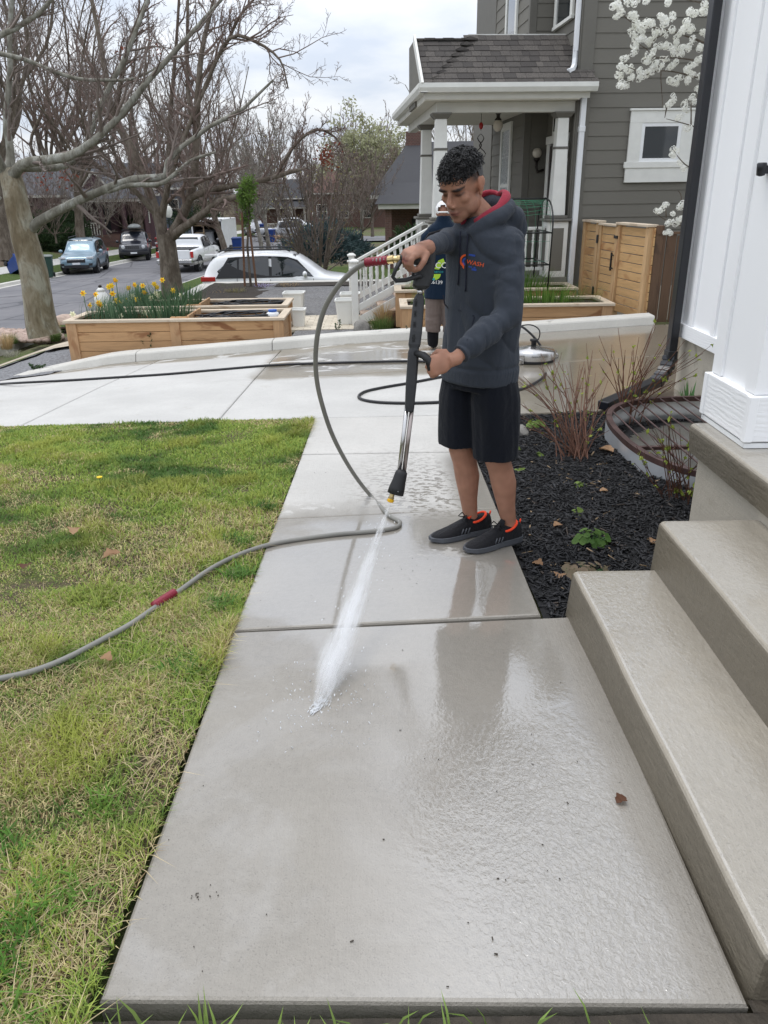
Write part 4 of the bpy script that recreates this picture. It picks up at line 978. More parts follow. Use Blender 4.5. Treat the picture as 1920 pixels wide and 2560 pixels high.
def netp(u, v):   # u along x, v round the hoop
    a = v*math.pi; wob = .02*noise.noise((u*7, v*7, 2)); zz = .98+.31*math.sin(a) + wob
    y = 12.62-.57*math.cos(a)
    if v < .12: y = 12.05; zz = .98*(v/.12)*.55+.45
    return (.9+1.55*u, y + wob, zz)
for i in range(15): m.tube([netp(i/14, v) for v in lin(0, .75, 14)], .0025, 3)
for j in range(13): m.tube([netp(u, .75*j/12) for u in lin(0, 1, 14)], .0025, 3)
ch(m, 'netting', mat('green netting', (.015, .16, .075), .5), TR, o_)
# wind spinner hanging from the porch eave
ws = empty('wind_spinner', (1.62, 14.1, 1.9), 0, 'twisted dark wind spinner with red bird hanging from the porch', 'spinner'); 
m = MB()
for s_ in (0, math.pi):
    m.tube([(.09*math.sin(k*.5)*math.cos(s_+k*.35), .09*math.sin(k*.5)*math.sin(s_+k*.35), .40-.033*k) for k in range(13)], .009, 5, flat=.4)
m.build('spiral', M_bronze, ws); MB().ball((0, 0, .52), (.035, .03, .055), 8, 6).build('bird', mat('red enamel', (.35, .02, .02), .4), ws, smooth=True); MB().tube([(0, 0, .45), (0, 0, .82)], .004, 4).build('cord', M_bronze, ws)
MB().ball((0, 0, -.06), (.03, .012, .03), 6, 5).build('star', mat('orange enamel', (.45, .09, .02), .4), ws)
# ================================================================ vehicles and street things
def paint(name, c, flake=0.0): return mat(name, c, .28, .03, 3, spec=.5, coat=.8, coatr=.06, metal=flake)
M_tyre = mat('tyre rubber', (.018, .018, .019), .75, .15, 20); M_rimm = mat('alloy rim', (.32, .33, .34), .35, .08, 8, metal=.7)
t = NT('car glass'); t.set(color=(.02, .024, .028), rough=.03, spec=.7, coat=.5); M_cglass = t.m
M_trim = mat('black plastic trim', (.02, .02, .022), .55); M_red = mat('red tail lens', (.42, .012, .012), .2, .1, 10, spec=.6, coat=.5); M_lens = mat('clear lamp lens', (.62, .64, .66), .12, .1, 10, spec=.7, coat=.6); M_plate = mat('number plate', (.70, .72, .74), .4, .25, 30); M_chrome = mat('chrome', (.6, .61, .62), .15, .05, 5, metal=.9)
def interp(st, x, k):
    xs_ = [q[0] for q in st]; return float(np.interp(x, xs_, [q[k] for q in st]))
def car(name, label, cat_, st, W, wheels, wr, body_m, glasses, extras=(), loc=(0, 0, 0), rz=0, group=None, front_glass=None, rear_glass=None, cladding=None):
    """st: stations (x, sill, belt, roof, body half width factor, roof half width factor)"""
    e_ = empty(name, loc, rz, label, cat_, group); h2 = W/2
    def ring(q):
        x, s_, b_, r_, wb, wt = q; w_ = h2*wb; wt_ = h2*wt
        half = [(0, s_-.02), (w_*.80, s_-.02), (w_*.95, s_+.04), (w_, s_+.20*(b_-s_)+.05), (w_*1.0, s_+.62*(b_-s_)), (w_*.965, b_)]
        if r_-b_ > .12: half += [(w_*.93, b_+.02), (wt_*1.0 + (w_*.93-wt_)*.12, r_-.12), (wt_*.93, r_-.035), (wt_*.72, r_-.005), (0, r_+.012)]
        else: half += [(w_*.90, b_+(r_-b_)*.4), (w_*.82, b_+(r_-b_)*.7), (w_*.70, r_-.012), (w_*.45, r_), (0, r_+.006)]
        return [(x, y, z) for y, z in half] + [(x, -y, z) for y, z in half[-2:0:-1]]
    m = MB(); m.loft([ring(q) for q in st]); bo = m.build('body', body_m, e_, smooth=True)
    sb = bo.modifiers.new('s', 'SUBSURF'); sb.levels = 1; sb.render_levels = 1
    def sy(x, z):
        s_, b_, r_, wb, wt = [interp(st, x, k) for k in (1, 2, 3, 4, 5)]; w_ = h2*wb
        if z <= b_: return w_*.985
        f = min(1, (z-b_)/max(.05, r_-.12-b_)); return w_*.93*(1-f) + (h2*wt + (w_*.93-h2*wt)*.12)*f
    gx = [q[0] for g_ in glasses for q in g_]; gz_ = [q[1] for g_ in glasses for q in g_]
    hull = [(min(gx)-.05, min(gz_)-.03)] + [(max(gx)+.05, min(gz_)-.03)] + [(x_, interp(st, x_, 3)-.115) for x_ in lin(max(gx)-.42, min(gx)+.34, 8)]
    for s_ in (1, -1):
        MB().add([(x_, s_*(sy(x_, z_)+.016), z_) for x_, z_ in hull], [tuple(range(len(hull)))]).build('window_surround', M_trim, e_)
    for poly in glasses:
        for s_ in (1, -1):
            V = []; n = len(poly); cxm = sum(q[0] for q in poly)/n; czm = sum(q[1] for q in poly)/n
            for rr in (1.0, .5, 0.02):
                V += [(cxm+(x-cxm)*rr, s_*(sy(cxm+(x-cxm)*rr, czm+(z-czm)*rr)+.026), czm+(z-czm)*rr) for x, z in poly]
            F = [(k*n+i, k*n+(i+1) % n, (k+1)*n+(i+1) % n, (k+1)*n+i) for k in range(2) for i in range(n)]
            MB().add(V, F).build('side_window', M_cglass, e_)
    def sheet(poly, name_, mt):
        m_ = MB(); n = len(poly)//2; m_.add(poly, [(i, i+1, n+i+1, n+i) for i in range(n-1)]); return m_.build(name_, mt, e_, smooth=True)
    for fg, nm in ((front_glass, 'windscreen'), (rear_glass, 'rear_window')):
        if fg:
            (x0, z0, w0), (x1, z1, w1), bow = fg
            ts = lin(-1, 1, 8); sheet([(x0 + bow*(1-t_*t_), h2*w0*t_, z0) for t_ in ts] + [(x1 + bow*.6*(1-t_*t_), h2*w1*t_, z1) for t_ in ts], nm, M_cglass)
    for x in wheels:
        for s_ in (1, -1):
            w_ = empty('wheel'); w_.parent = e_; w_.location = (x, s_*(h2-.10), wr)
            mm = Matrix.Rotation(math.pi/2, 3, 'X')
            MB().lathe((0, 0, 0), [(wr*.62, -.10), (wr*.94, -.11), (wr, -.07), (wr, .07), (wr*.94, .11), (wr*.62, .10)], 22, mm).build('tyre', M_tyre, w_, smooth=True)
            m_ = MB(); m_.lathe((0, 0, 0), [(wr*.64, -.085), (wr*.60, .07 if s_ < 0 else -.09), (wr*.60, .085)], 18, mm)
            for k in range(5):
                a = k*2*math.pi/5; m_.beam((0, -s_*-.09, 0), (wr*.60*math.cos(a), s_*.085, wr*.60*math.sin(a)), .05, .05)
            m_.build('rim', M_rimm, w_)
            m_ = MB(); pts = [(x+wr*1.14*math.cos(a), s_*(sy(x, wr)+.004), wr+wr*1.14*math.sin(a)) for a in lin(-.25, math.pi+.25, 12)]
            m_.tube(pts, .045, 6); m_.build('wheel_arch', M_trim, e_, smooth=True)
            MB().lathe((x, s_*(h2-.13), wr), [(.02, -.10), (wr*1.13, -.10), (wr*1.13, .125), (.02, .125)], 20, mm).build('wheel_well', M_trim, e_)
    for f in extras: f(e_, h2, sy)
    return e_
def bx(name, a, b, mt, mirror=False, **k):
    def f(e_, h2, sy):
        MB().bb(a, b).build(name, mt, e_, bevel=k.get('bevel', .01))
        if mirror: MB().bb((a[0], -b[1], a[2]), (b[0], -a[1], b[2])).build(name, mt, e_, bevel=k.get('bevel', .01))
    return f
def mirrors(x, z, mt):
    def f(e_, h2, sy):
        for s_ in (1, -1):
            m = MB(); m.ball((x, s_*(h2+.11), z), (.07, .11, .085), 10, 7); o = m.build('door_mirror', mt, e_, smooth=True)
            MB().beam((x, s_*(h2-.06), z-.06), (x, s_*(h2+.08), z-.05), .06, .04).build('mirror_arm', M_trim, e_)
    return f
def handles(xs_, z, mt):
    def f(e_, h2, sy):
        for x in xs_:
            for s_ in (1, -1): MB().bb((x-.10, s_*(sy(x, z)+.018)-.012, z-.018), (x+.10, s_*(sy(x, z)+.018)+.012, z+.018)).build('door_handle', mt, e_, bevel=.008)
    return f
def seams(xs_, z0, z1, mt):
    def f(e_, h2, sy):
        for x in xs_:
            for s_ in (1, -1): MB().tube([(x, s_*(sy(x, z)+.002), z) for z in lin(z0, z1, 6)], .006, 4).build('door_seam', mt, e_)
    return f
def rails(x0, x1, z, y):
    def f(e_, h2, sy):
        for s_ in (1, -1): MB().tube([(x0, s_*y, z-.05), (x0+.12, s_*y, z), (x1-.12, s_*y, z), (x1, s_*y, z-.05)], .022, 6).build('roof_rail', M_trim, e_, smooth=True)
    return f
ST_SUV = [(-2.30, .46, .86, .90, .86, .80), (-2.24, .40, .98, 1.10, .95, .80), (-2.12, .36, 1.03, 1.34, .985, .79), (-1.93, .34, 1.05, 1.60, 1.0, .78), (-1.70, .32, 1.05, 1.67, 1.0, .78), (-1.2, .30, 1.04, 1.70, 1.0, .79), (-.4, .30, 1.02, 1.715, 1.0, .80), (.25, .30, 1.00, 1.69, 1.0, .79), (.55, .30, .99, 1.60, 1.0, .77), (.95, .30, .98, 1.34, 1.0, .80), (1.22, .30, .97, 1.10, 1.0, .86), (1.45, .31, .95, 1.03, 1.0, .9), (1.85, .33, .92, .985, .98, .9), (2.12, .36, .84, .92, .93, .9), (2.26, .40, .70, .80, .84, .85), (2.31, .44, .60, .66, .74, .8)]
GL_SUV = [[(-1.72, 1.08), (-1.22, 1.07), (-1.20, 1.52), (-1.42, 1.50), (-1.80, 1.20)], [(-1.16, 1.07), (-.28, 1.05), (-.28, 1.57), (-.9, 1.575), (-1.14, 1.54)], [(-.20, 1.05), (.98, 1.03), (.92, 1.12), (.48, 1.46), (.28, 1.53), (-.20, 1.57)]]
fx_suv = [mirrors(.78, 1.10, paint('white paint', (.80, .81, .82))), handles((-.38, .62), .92, MATS['white paint']), seams((-1.22, -.24, 1.02), .38, 1.02, M_trim), rails(-1.75, .35, 1.765, .62),
    bx('tail_light', (-2.28, .60, .92), (-1.86, .932, 1.05), M_red, True), bx('headlight', (2.0, .62, .80), (2.25, .86, .88), M_lens, True), bx('rear_spoiler', (-2.16, -.66, 1.60), (-1.80, .66, 1.66), MATS['white paint']), bx('sill_cladding', (-1.0, -.93, .26), (1.05, .93, .40), M_trim), bx('rear_bumper', (-2.33, -.75, .36), (-2.15, .75, .62), M_trim), bx('grille', (2.24, -.5, .46), (2.325, .5, .66), M_trim), bx('plate', (-2.335, -.2, .70), (-2.30, .2, .81), M_plate)]
zc = -1.84
car('parked_car', 'white crossover with dark windows parked behind the garden wall', 'car', ST_SUV, 1.86, (-1.36, 1.33), .355, MATS['white paint'], GL_SUV, fx_suv, (-3.12, 24.4, zc), R(1), None, ((1.18, 1.06, .78), (.42, 1.635, .66), .10), ((-2.17, 1.12, .74), (-1.94, 1.58, .66), -.06))
# roof panel of the white crossover is black
M_navy = paint('dark navy paint', (.010, .012, .022)); M_sky = paint('grey blue paint', (.19, .29, .36), .25); M_silver = paint('silver paint', (.42, .43, .45), .4); M_dark = paint('charcoal paint', (.02, .02, .024))
def fx_cross(pm, plate_front=True, fog=True): return [mirrors(.78, 1.10, pm), handles((-.38, .62), .92, pm), seams((-1.22, -.24, 1.02), .38, 1.02, M_trim), rails(-1.75, .35, 1.765, .62), bx('tail_light', (-2.28, .60, .92), (-1.86, .932, 1.05), M_red, True), bx('headlight', (2.02, .52, .80), (2.27, .84, .90), M_lens, True), bx('grille', (2.22, -.45, .62), (2.33, .45, .80), M_trim), bx('grille_bar', (2.325, -.42, .755), (2.34, .42, .78), M_chrome), bx('lower_grille', (2.26, -.62, .36), (2.335, .62, .50), M_trim), bx('fog_lamp', (2.18, .60, .46), (2.30, .78, .58), M_trim, True), bx('plate', (2.335, -.2, .52), (2.35, .2, .62), M_plate), bx('sill_cladding', (-1.0, -.93, .26), (1.05, .93, .40), M_trim)]
pB_ = at(205, 678, 43.2); pB_.z = zroad(43.2)+.01
car('parked_car', 'pale blue crossover parked facing us across the street', 'car', ST_SUV, 1.80, (-1.36, 1.33), .355, M_sky, GL_SUV, fx_cross(M_sky), (-16.15, 43.6, zroad(43.6)+.03), R(-81), None, ((1.18, 1.06, .78), (.42, 1.635, .66), .10), ((-2.17, 1.12, .74), (-1.94, 1.58, .66), -.06))
ST_JEEP = [(-2.05, .46, .95, 1.0, .92, .84), (-2.02, .40, 1.06, 1.45, .98, .84), (-1.95, .36, 1.08, 1.66, 1.0, .83), (-1.2, .34, 1.08, 1.73, 1.0, .84), (-.2, .34, 1.07, 1.74, 1.0, .84), (.38, .34, 1.06, 1.70, 1.0, .82), (.62, .34, 1.06, 1.52, 1.0, .84), (.95, .34, 1.05, 1.16, 1.0, .90), (1.2, .34, 1.02, 1.10, 1.0, .92), (1.75, .36, .98, 1.06, .99, .92), (1.98, .38, .94, 1.02, .96, .9), (2.06, .42, .80, .88, .92, .88), (2.10, .46, .66, .70, .88, .8)]
GL_JEEP = [[(-1.75, 1.12), (-1.05, 1.11), (-1.05, 1.58), (-1.72, 1.56)], [(-.98, 1.11), (-.25, 1.10), (-.25, 1.59), (-.98, 1.59)], [(-.18, 1.10), (.72, 1.09), (.40, 1.54), (-.18, 1.59)]]
def fx_jeep(e_, h2, sy):
    for s_ in (1, -1):
        mm = Matrix.Rotation(math.pi/2, 3, 'Y'); MB().lathe((2.02, s_*.62, .88), [(.02, 0), (.10, .02), (.115, .06), (.10, .085), (.02, .09)], 16, mm).build('headlight', M_lens, e_, smooth=True)
    for k in range(7): MB().bb((2.06, -.42+.12*k-.035, .76), (2.115, -.42+.12*k+.035, .96)).build('grille_slot', M_trim, e_)
    MB().bb((2.0, -.86, .42), (2.16, .86, .60)).build('front_bumper', M_trim, e_, bevel=.03); MB().bb((2.16, -.2, .47), (2.175, .2, .57)).build('plate', M_plate, e_)
    m = MB(); m.loft([[(x, .42*wd*math.cos(a)+.1, 1.98+.20*wd*max(-.35, math.sin(a))) for a in lin(0, 2*math.pi, 12)[:-1]] for x, wd in ((-1.35, .25), (-1.25, .7), (-.8, 1.0), (.1, 1.0), (.55, .75), (.75, .2))]); m.build('roof_box', mat('grey roof box', (.16, .175, .17), .35), e_, smooth=True)
    for x in (-.9, .2): MB().bb((x-.03, -.7, 1.80), (x+.03, .7, 1.84)).build('roof_bar', M_trim, e_)
car('parked_car', 'dark boxy SUV with a grey roof box behind the pale blue car', 'car', ST_JEEP, 1.84, (-1.28, 1.30), .37, M_navy, GL_JEEP, [fx_jeep, mirrors(.68, 1.15, M_navy), rails(-1.6, .3, 1.80, .66), handles((-.32, .42), .98, M_navy), seams((-1.0, -.2, .85), .42, 1.06, M_trim)], (-16.5, 53.8, zroad(53.8)+.03), R(-76), None, ((.98, 1.12, .80), (.46, 1.62, .70), .05))
# pickups
ST_PU = [(-2.75, .62, 1.05, 1.08, .95, .9), (-2.70, .58, 1.14, 1.17, 1.0, .92), (-1.0, .48, 1.16, 1.19, 1.0, .92), (-.82, .46, 1.17, 1.22, 1.0, .9), (-.80, .46, 1.17, 1.62, 1.0, .80), (-.70, .46, 1.17, 1.78, 1.0, .78), (-.1, .46, 1.16, 1.83, 1.0, .79), (.55, .46, 1.15, 1.80, 1.0, .78), (.85, .46, 1.14, 1.62, 1.0, .80), (1.2, .46, 1.13, 1.26, 1.0, .86), (1.4, .46, 1.12, 1.19, 1.0, .9), (2.3, .48, 1.06, 1.13, .98, .9), (2.55, .52, .94, 1.02, .93, .88), (2.66, .56, .78, .84, .86, .8)]
GL_PU = [[(-.66, 1.22), (.02, 1.21), (.02, 1.69), (-.60, 1.68)], [(.10, 1.21), (1.05, 1.20), (.72, 1.62), (.50, 1.68), (.10, 1.70)]]
def fx_pu(pm):
    def f(e_, h2, sy):
        MB().bb((-2.66, -.80, 1.10), (-.90, .80, 1.215)).build('bed_cavity', M_trim, e_, bevel=.01)
        MB().bb((-2.79, -.80, .72), (-2.72, .80, 1.16)).build('tailgate', pm, e_, bevel=.02); MB().bb((-2.81, -.09, 1.02), (-2.785, .09, 1.09)).build('tailgate_handle', M_trim, e_)
        MB().bb((-2.92, -.92, .52), (-2.74, .92, .70)).build('rear_bumper', M_chrome, e_, bevel=.02); MB().bb((-2.93, -.18, .56), (-2.918, .18, .66)).build('plate', M_plate, e_)
        for s_ in (1, -1): MB().bb((-2.78, s_*.90-.07, .78), (-2.68, s_*.90+.07, 1.08)).build('tail_light', M_red, e_, bevel=.01)
        for s_ in (1, -1): MB().bb((2.48, s_*.70-.18, .86), (2.60, s_*.70+.18, 1.0)).build('headlight', M_lens, e_, bevel=.02)
        MB().bb((2.60, -.45, .72), (2.70, .45, .98)).build('grille', M_trim, e_, bevel=.02); MB().bb((2.55, -.95, .48), (2.78, .95, .66)).build('front_bumper', M_chrome, e_, bevel=.03)
        MB().bb((-2.6, -1.005, .42), (2.4, 1.005, .56)).build('sill_cladding', mat('grey beige cladding', (.30, .29, .27), .5), e_, bevel=.02)
    return f
PW = MATS['white paint']
car('pickup_truck', 'white pickup seen from behind, parked past the maple trunk', 'truck', ST_PU, 1.98, (-1.70, 1.68), .39, PW, GL_PU, [fx_pu(PW), mirrors(.95, 1.26, M_trim), handles((-.30, .55), 1.06, PW), seams((-.74, .06, 1.15), .58, 1.14, M_trim)], (-10.55, 44.2, zroad(44)+.03), R(86), 'pickup trucks', ((1.22, 1.24, .78), (.76, 1.70, .68), .08), ((-.815, 1.25, .76), (-.77, 1.68, .70), -.01))
car('pickup_truck', 'silver pickup side on at the far street corner', 'truck', ST_PU, 1.9, (-1.70, 1.68), .42, M_silver, GL_PU, [fx_pu(M_silver), mirrors(.95, 1.26, M_silver), handles((-.30, .55), 1.06, M_silver)], (-9.2, 77.5, T(-9.2, 77.5)+.12), R(4), 'pickup trucks', ((1.22, 1.24, .78), (.76, 1.70, .68), .08), ((-.815, 1.25, .76), (-.77, 1.68, .70), -.01))
def small(label, pm, loc, rz): return car('parked_car', label, 'car', ST_SUV, 1.8, (-1.36, 1.33), .34, pm, GL_SUV, fx_cross(pm), loc, rz, None, ((1.18, 1.06, .78), (.42, 1.635, .66), .10), ((-2.17, 1.12, .74), (-1.94, 1.58, .66), -.06))
q = at(2, 634, 50); small('dark car with glowing red tail lamp at the left edge', M_dark, (q.x-.6, 50, q.z), R(-12))
small('silver car parked ahead of the white pickup', M_silver, (-12.4, 56.5, zroad(56)+.03), R(-88))
small('red car half hidden behind the maple trunk', paint('red paint', (.40, .02, .025)), (-15.6, 60, zroad(60)+.03), R(-85))
small('grey car far down the street beyond the blue bins', M_silver, (-14.5, 92, T(-14.5, 92)+.1), R(-70)); small('small white car at the far end of the street', PW, (-11.2, 104, T(-11.2, 104)+.1), R(10))
# enclosed trailer, rear doors open
tl = empty('cargo_trailer', (-11.85, 57.5, zroad(57)), R(88), 'white enclosed trailer with its rear open and dark inside', 'trailer')
M_tr_w = mat('white trailer skin', (.72, .73, .73), .4, .06, 2); M_tr_i = mat('dark trailer lining', (.035, .03, .028), .8)
for s_ in (1, -1):
    MB().bb((-2.2, s_*1.02-.02, .45), (2.2, s_*1.02+.02, 2.35)).build('side_wall', M_tr_w, tl); MB().bb((-2.19, s_*.99-.008, .46), (2.19, s_*.99+.008, 2.33)).build('lining', M_tr_i, tl)
MB().bb((-2.2, -1.04, 2.35), (2.2, 1.04, 2.42)).build('roof', M_tr_w, tl, bevel=.02); MB().bb((-2.2, -1.0, .42), (2.2, 1.0, .48)).build('floor', M_tr_i, tl); MB().bb((2.16, -1.02, .42), (2.22, 1.02, 2.38)).build('front_wall', M_tr_i, tl)
m = MB(); m.bb((-2.24, -1.06, .40), (-2.16, -.98, 2.44)); m.bb((-2.24, .98, .40), (-2.16, 1.06, 2.44)); m.bb((-2.24, -1.06, 2.30), (-2.16, 1.06, 2.44)); m.build('door_frame', M_white_trim, tl)
m = MB()
for z in (.5, 1.05, 1.55, 2.0): m.bb((-1.9, .30, z), (-.4, .95, z+.04))
for x in (-1.9, -.44): m.bb((x, .30, .48), (x+.04, .36, 2.1))
m.build('shelf', wood('pale plywood', (.42, .30, .18), (.3, .2, .1), 1, 0), tl)
MB().bb((-3.6, -.9, .06), (-2.2, .9, .12)).build('ramp', M_tr_i, tl).rotation_euler.y = -.12
for x in (-.4, .45):
    for s_ in (1, -1): MB().lathe((x, s_*1.08, .34), [(.05, -.1), (.34, -.1), (.34, .1), (.05, .1)], 18, Matrix.Rotation(math.pi/2, 3, 'X')).build('wheel', M_tyre, tl, smooth=True)
# bins
def bin_(label, m_, loc, rz=0, tilt=0, lid=None, lean=0):
    e_ = empty('wheelie_bin', loc, rz, label, 'bin', 'wheeled refuse bins'); e_.rotation_euler.x = tilt; e_.rotation_euler.y = lean
    r4 = lambda w_, d_, z: [(a*w_, b*d_, z) for a, b in ((-1, -1), (1, -1), (1, 1), (-1, 1))]
    MB().loft([r4(.23, .25, .03), r4(.30, .34, .95), r4(.325, .365, .96), r4(.325, .365, 1.0)]).build('body', m_, e_, bevel=.02, seg=2)
    MB().loft([r4(.33, .38, 1.0), r4(.33, .38, 1.03), r4(.24, .26, 1.08)]).build('lid', lid or m_, e_, bevel=.02, seg=2)
    MB().tube([(-.28, .42, .95), (.28, .42, .95)], .018, 8).build('handle', m_, e_, smooth=True)
    for s_ in (1, -1): MB().lathe((s_*.27, .26, .12), [(.02, -.03), (.12, -.03), (.12, .03), (.02, .03)], 16, Matrix.Rotation(math.pi/2, 3, 'Y')).build('wheel', M_tyre, e_, smooth=True)
M_gbin = mat('dark green plastic', (.018, .05, .038), .45, .08, 4); M_bbin = mat('blue bin plastic', (.012, .045, .20), .42, .1, 4); M_greylid = mat('grey lid', (.16, .18, .17), .5)
q = at(122, 697, 40.0); bin_('dark green wheeled bin in front of the pale blue car', M_gbin, (q.x, 40.0, zroad(40)+.02), R(15), lid=M_greylid)
q = at(32, 690, 40.5); bin_('blue wheeled bin tipped over on the verge', M_bbin, (q.x, 40.5, q.z+.32), R(60), 1.15)
for (x, y, Yv, lab) in ((595, 637, 52, 'blue wheeled bin beside the trailer'), (681, 606, 70, 'blue wheeled bin by the far birch trunk'), (658, 587, 84, 'blue wheeled bin farthest down the street')):
    q = at(x, y, Yv); bin_(lab, M_bbin, (q.x, Yv, q.z), R(5))
# street lamps: fluted post, acorn globe
M_post = mat('dark green lamp post', (.018, .028, .026), .45); t = NT('acorn globe'); v = t.obj(); t.set(color=(.72, .72, .66), rough=.15, spec=.6, trans=.25); t.bump(t.wave(v, 30, 0, 0), .3, .01); M_acorn = t.m
def lamp(x, y, Yv, zb_, lab):
    p_ = at(x, y, Yv); H = p_.z - zb_; e_ = empty('street_lamp', (p_.x, Yv, zb_), 0, lab, 'street lamp', 'acorn street lamps')
    MB().lathe((0, 0, 0), [(.24, 0), (.24, .35), (.17, .42), (.14, .8), (.09, .9)], 12).build('base', M_post, e_, smooth=True); MB().lathe((0, 0, 0), [(.085, .85), (.055, H-.35), (.10, H-.32), (.13, H-.25)], 10).build('post', M_post, e_, smooth=True)
    MB().lathe((0, 0, H), [(.12, -.25), (.20, -.10), (.235, .06), (.20, .24), (.10, .36), (.06, .38)], 16).build('globe', M_acorn, e_, smooth=True); MB().lathe((0, 0, H), [(.07, .37), (.09, .40), (.03, .48), (.01, .56)], 10).build('finial', M_acorn, e_, smooth=True)
lamp(421, 532, 46, zroad(46)+.2, 'acorn globe street lamp seen beside the maple trunk'); lamp(349, 534, 66, zroad(66)+.2, 'acorn globe street lamp behind the dark SUV')
lamp(723, 534, 90, T(-11, 90), 'acorn globe street lamp above the silver pickup'); lamp(785, 536, 110, T(-9, 110), 'smallest acorn street lamp farthest away')
# cross street and kerbside stones far away
struct(grid_sheet('side_street', lin(-14, 8, 8), lin(68, 79, 6), lambda x, y: T(x, y) + .06, M_road))
# ================================================================ houses across the street and behind
def roofmat(name, c): 
    t = NT(name); P = t.obj(); b = t.wave(t.map(P, (0, 0, 1)), 9, .4, 1, 1, 'Z'); g = t.noise(P, 4, 4, .7)
    t.set(color=t.mix(t.mth('MULTIPLY', t.smooth(b, .2, .5), .6), tuple(q*.6 for q in c), t.mix(g, tuple(q*.8 for q in c), tuple(q*1.2 for q in c))), rough=.9, spec=.2); return t.m
M_rfgrey = roofmat('grey roof shingles', (.075, .075, .08)); M_rfred = roofmat('rusty roof shingles', (.17, .10, .085)); M_rfslate = roofmat('pale slate shingles', (.155, .158, .17))
t = NT('brick wall'); P = t.obj(); br = t.n('ShaderNodeTexBrick'); t.l(t.map(P, (1, 1, 1), (R(90), 0, 0)), br.inputs['Vector']); br.inputs['Color1'].default_value = (.15, .080, .065, 1); br.inputs['Color2'].default_value = (.11, .065, .055, 1); br.inputs['Mortar'].default_value = (.2, .17, .15, 1); br.inputs['Scale'].default_value = 3.2; br.inputs['Mortar Size'].default_value = .012
t.set(color=br.outputs[0], rough=.9, spec=.2); M_brick = t.m
M_plum = mat('plum paint', (.085, .045, .052), .7, .1, 2); M_bluegrey = mat('blue grey paint', (.10, .115, .15), .7, .1, 2); M_tan = mat('tan stucco', (.36, .30, .22), .85, .1, 3, .2, 20); M_dkwin = M_glass; M_htrim = mat('cream house trim', (.58, .56, .50), .6, .06, 2)
def house(name, label, loc, rz, W, D, H, wall, roof, rh, ov=.5, porch=None, wins=(), chimney=None, hip=True, gable=None):
    """W wide (local x), D deep, front at local y=0 facing -y"""
    e_ = empty(name, loc, rz, label, 'house')
    MB().bb((-W/2, 0, -1.5), (W/2, D, H)).build('wall', wall, e_)
    k = .5 if hip else .0; a = (-W/2-ov, -ov, H); b = (W/2+ov, D+ov, H); rx = (W/2+ov)*(1-(.45 if hip else 0))
    V = [(a[0], a[1], H), (b[0], a[1], H), (b[0], b[1], H), (a[0], b[1], H), (-rx, D/2, H+rh), (rx, D/2, H+rh)]
    r_ = MB().add(V, [(0, 1, 5, 4), (2, 3, 4, 5), (1, 2, 5), (3, 0, 4), (3, 2, 1, 0)]).build('roof', roof, e_)
    MB().bb((a[0], a[1]-.03, H-.18), (b[0], a[1]+.05, H-.005)).build('fascia', M_htrim, e_); MB().bb((b[0]-.05, a[1]+.051, H-.18), (b[0]+.03, b[1], H-.005)).build('fascia', M_htrim, e_); MB().bb((a[0]-.03, a[1]+.051, H-.18), (a[0]+.05, b[1], H-.005)).build('fascia', M_htrim, e_)
    if gable:
        gx, gw, gh = gable; MB().add([(gx-gw/2, -ov-.02, H), (gx+gw/2, -ov-.02, H), (gx, -ov-.02, H+gh), (gx-gw/2, D/2, H+.3), (gx+gw/2, D/2, H+.3), (gx, D/2, H+gh)], [(0, 1, 2), (0, 2, 5, 3), (1, 4, 5, 2)]).build('gable', M_plum, r_)
        for s_ in (-1, 1): MB().beam((gx+s_*gw/2, -ov-.06, H), (gx, -ov-.06, H+gh+.06), .10, .14).build('gable_trim', M_htrim, r_)
    for (x, z, w_, h_) in wins:
        w = empty('window'); w.parent = e_; w.location = (x, 0, z)
        MB().bb((-w_/2-.1, -.05, -h_/2-.1), (w_/2+.1, -.005, h_/2+.1)).build('frame', M_htrim, w); MB().bb((-w_/2, -.07, -h_/2), (w_/2, -.055, h_/2)).build('pane', M_dkwin, w); MB().bb((-w_/2, -.085, -.03), (w_/2, -.072, .03)).build('rail', M_htrim, w)
    if porch:
        x0, x1, d_, ph, n, cm = porch
        MB().bb((x0, -d_, -1.5), (x1, -.01, .15)).build('porch_base', M_brick, e_); MB().bb((x0-.3, -d_-.3, ph), (x1+.3, -.01, ph+.22)).build('porch_beam', M_htrim, e_)
        MB().add([(x0-.45, -d_-.45, ph+.22), (x1+.45, -d_-.45, ph+.22), (x1+.1, .1, ph+1.15), (x0-.1, .1, ph+1.15)], [(0, 1, 2, 3)]).build('porch_roof', roof, e_)
        for i in range(n):
            x = x0+.15+(x1-x0-.3)*i/(n-1); MB().bb((x-.16, -d_+.02, .15), (x+.16, -d_+.34, ph)).build('porch_post', cm, e_, bevel=.02)
        MB().bb((x0+.3, -d_+.12, .95), (x0+(x1-x0)*.42, -d_+.2, 1.03)).build('porch_rail', M_htrim, e_)
        for i in range(8): MB().bb((x0+.4+i*.2, -d_+.13, .15), (x0+.46+i*.2, -d_+.19, .95)).build('baluster', M_htrim, e_)
        MB().bb(((x0+x1)/2-.5, -.06, .15), ((x0+x1)/2+.5, -.012, 2.2)).build('door', M_trim, e_)
    if chimney: cx_, ch_ = chimney; MB().bb((cx_-.4, D/2-.4, H), (cx_+.4, D/2+.4, H+ch_)).build('chimney', M_brick, r_)
    return e_
q = at(290, 575, 64); house('porch_house', 'plum porch house with pale gabled roof across the street', (q.x-1.0, 64, q.z-.4), R(38), 8.5, 9, 3.0, M_plum, M_rfslate, 2.6, porch=(-2.6, 2.9, 2.2, 2.45, 4, M_plum), wins=((-3.2, 1.6, .9, 1.4), (3.4, 1.6, .8, 1.4)), gable=(-.4, 3.0, 1.5))
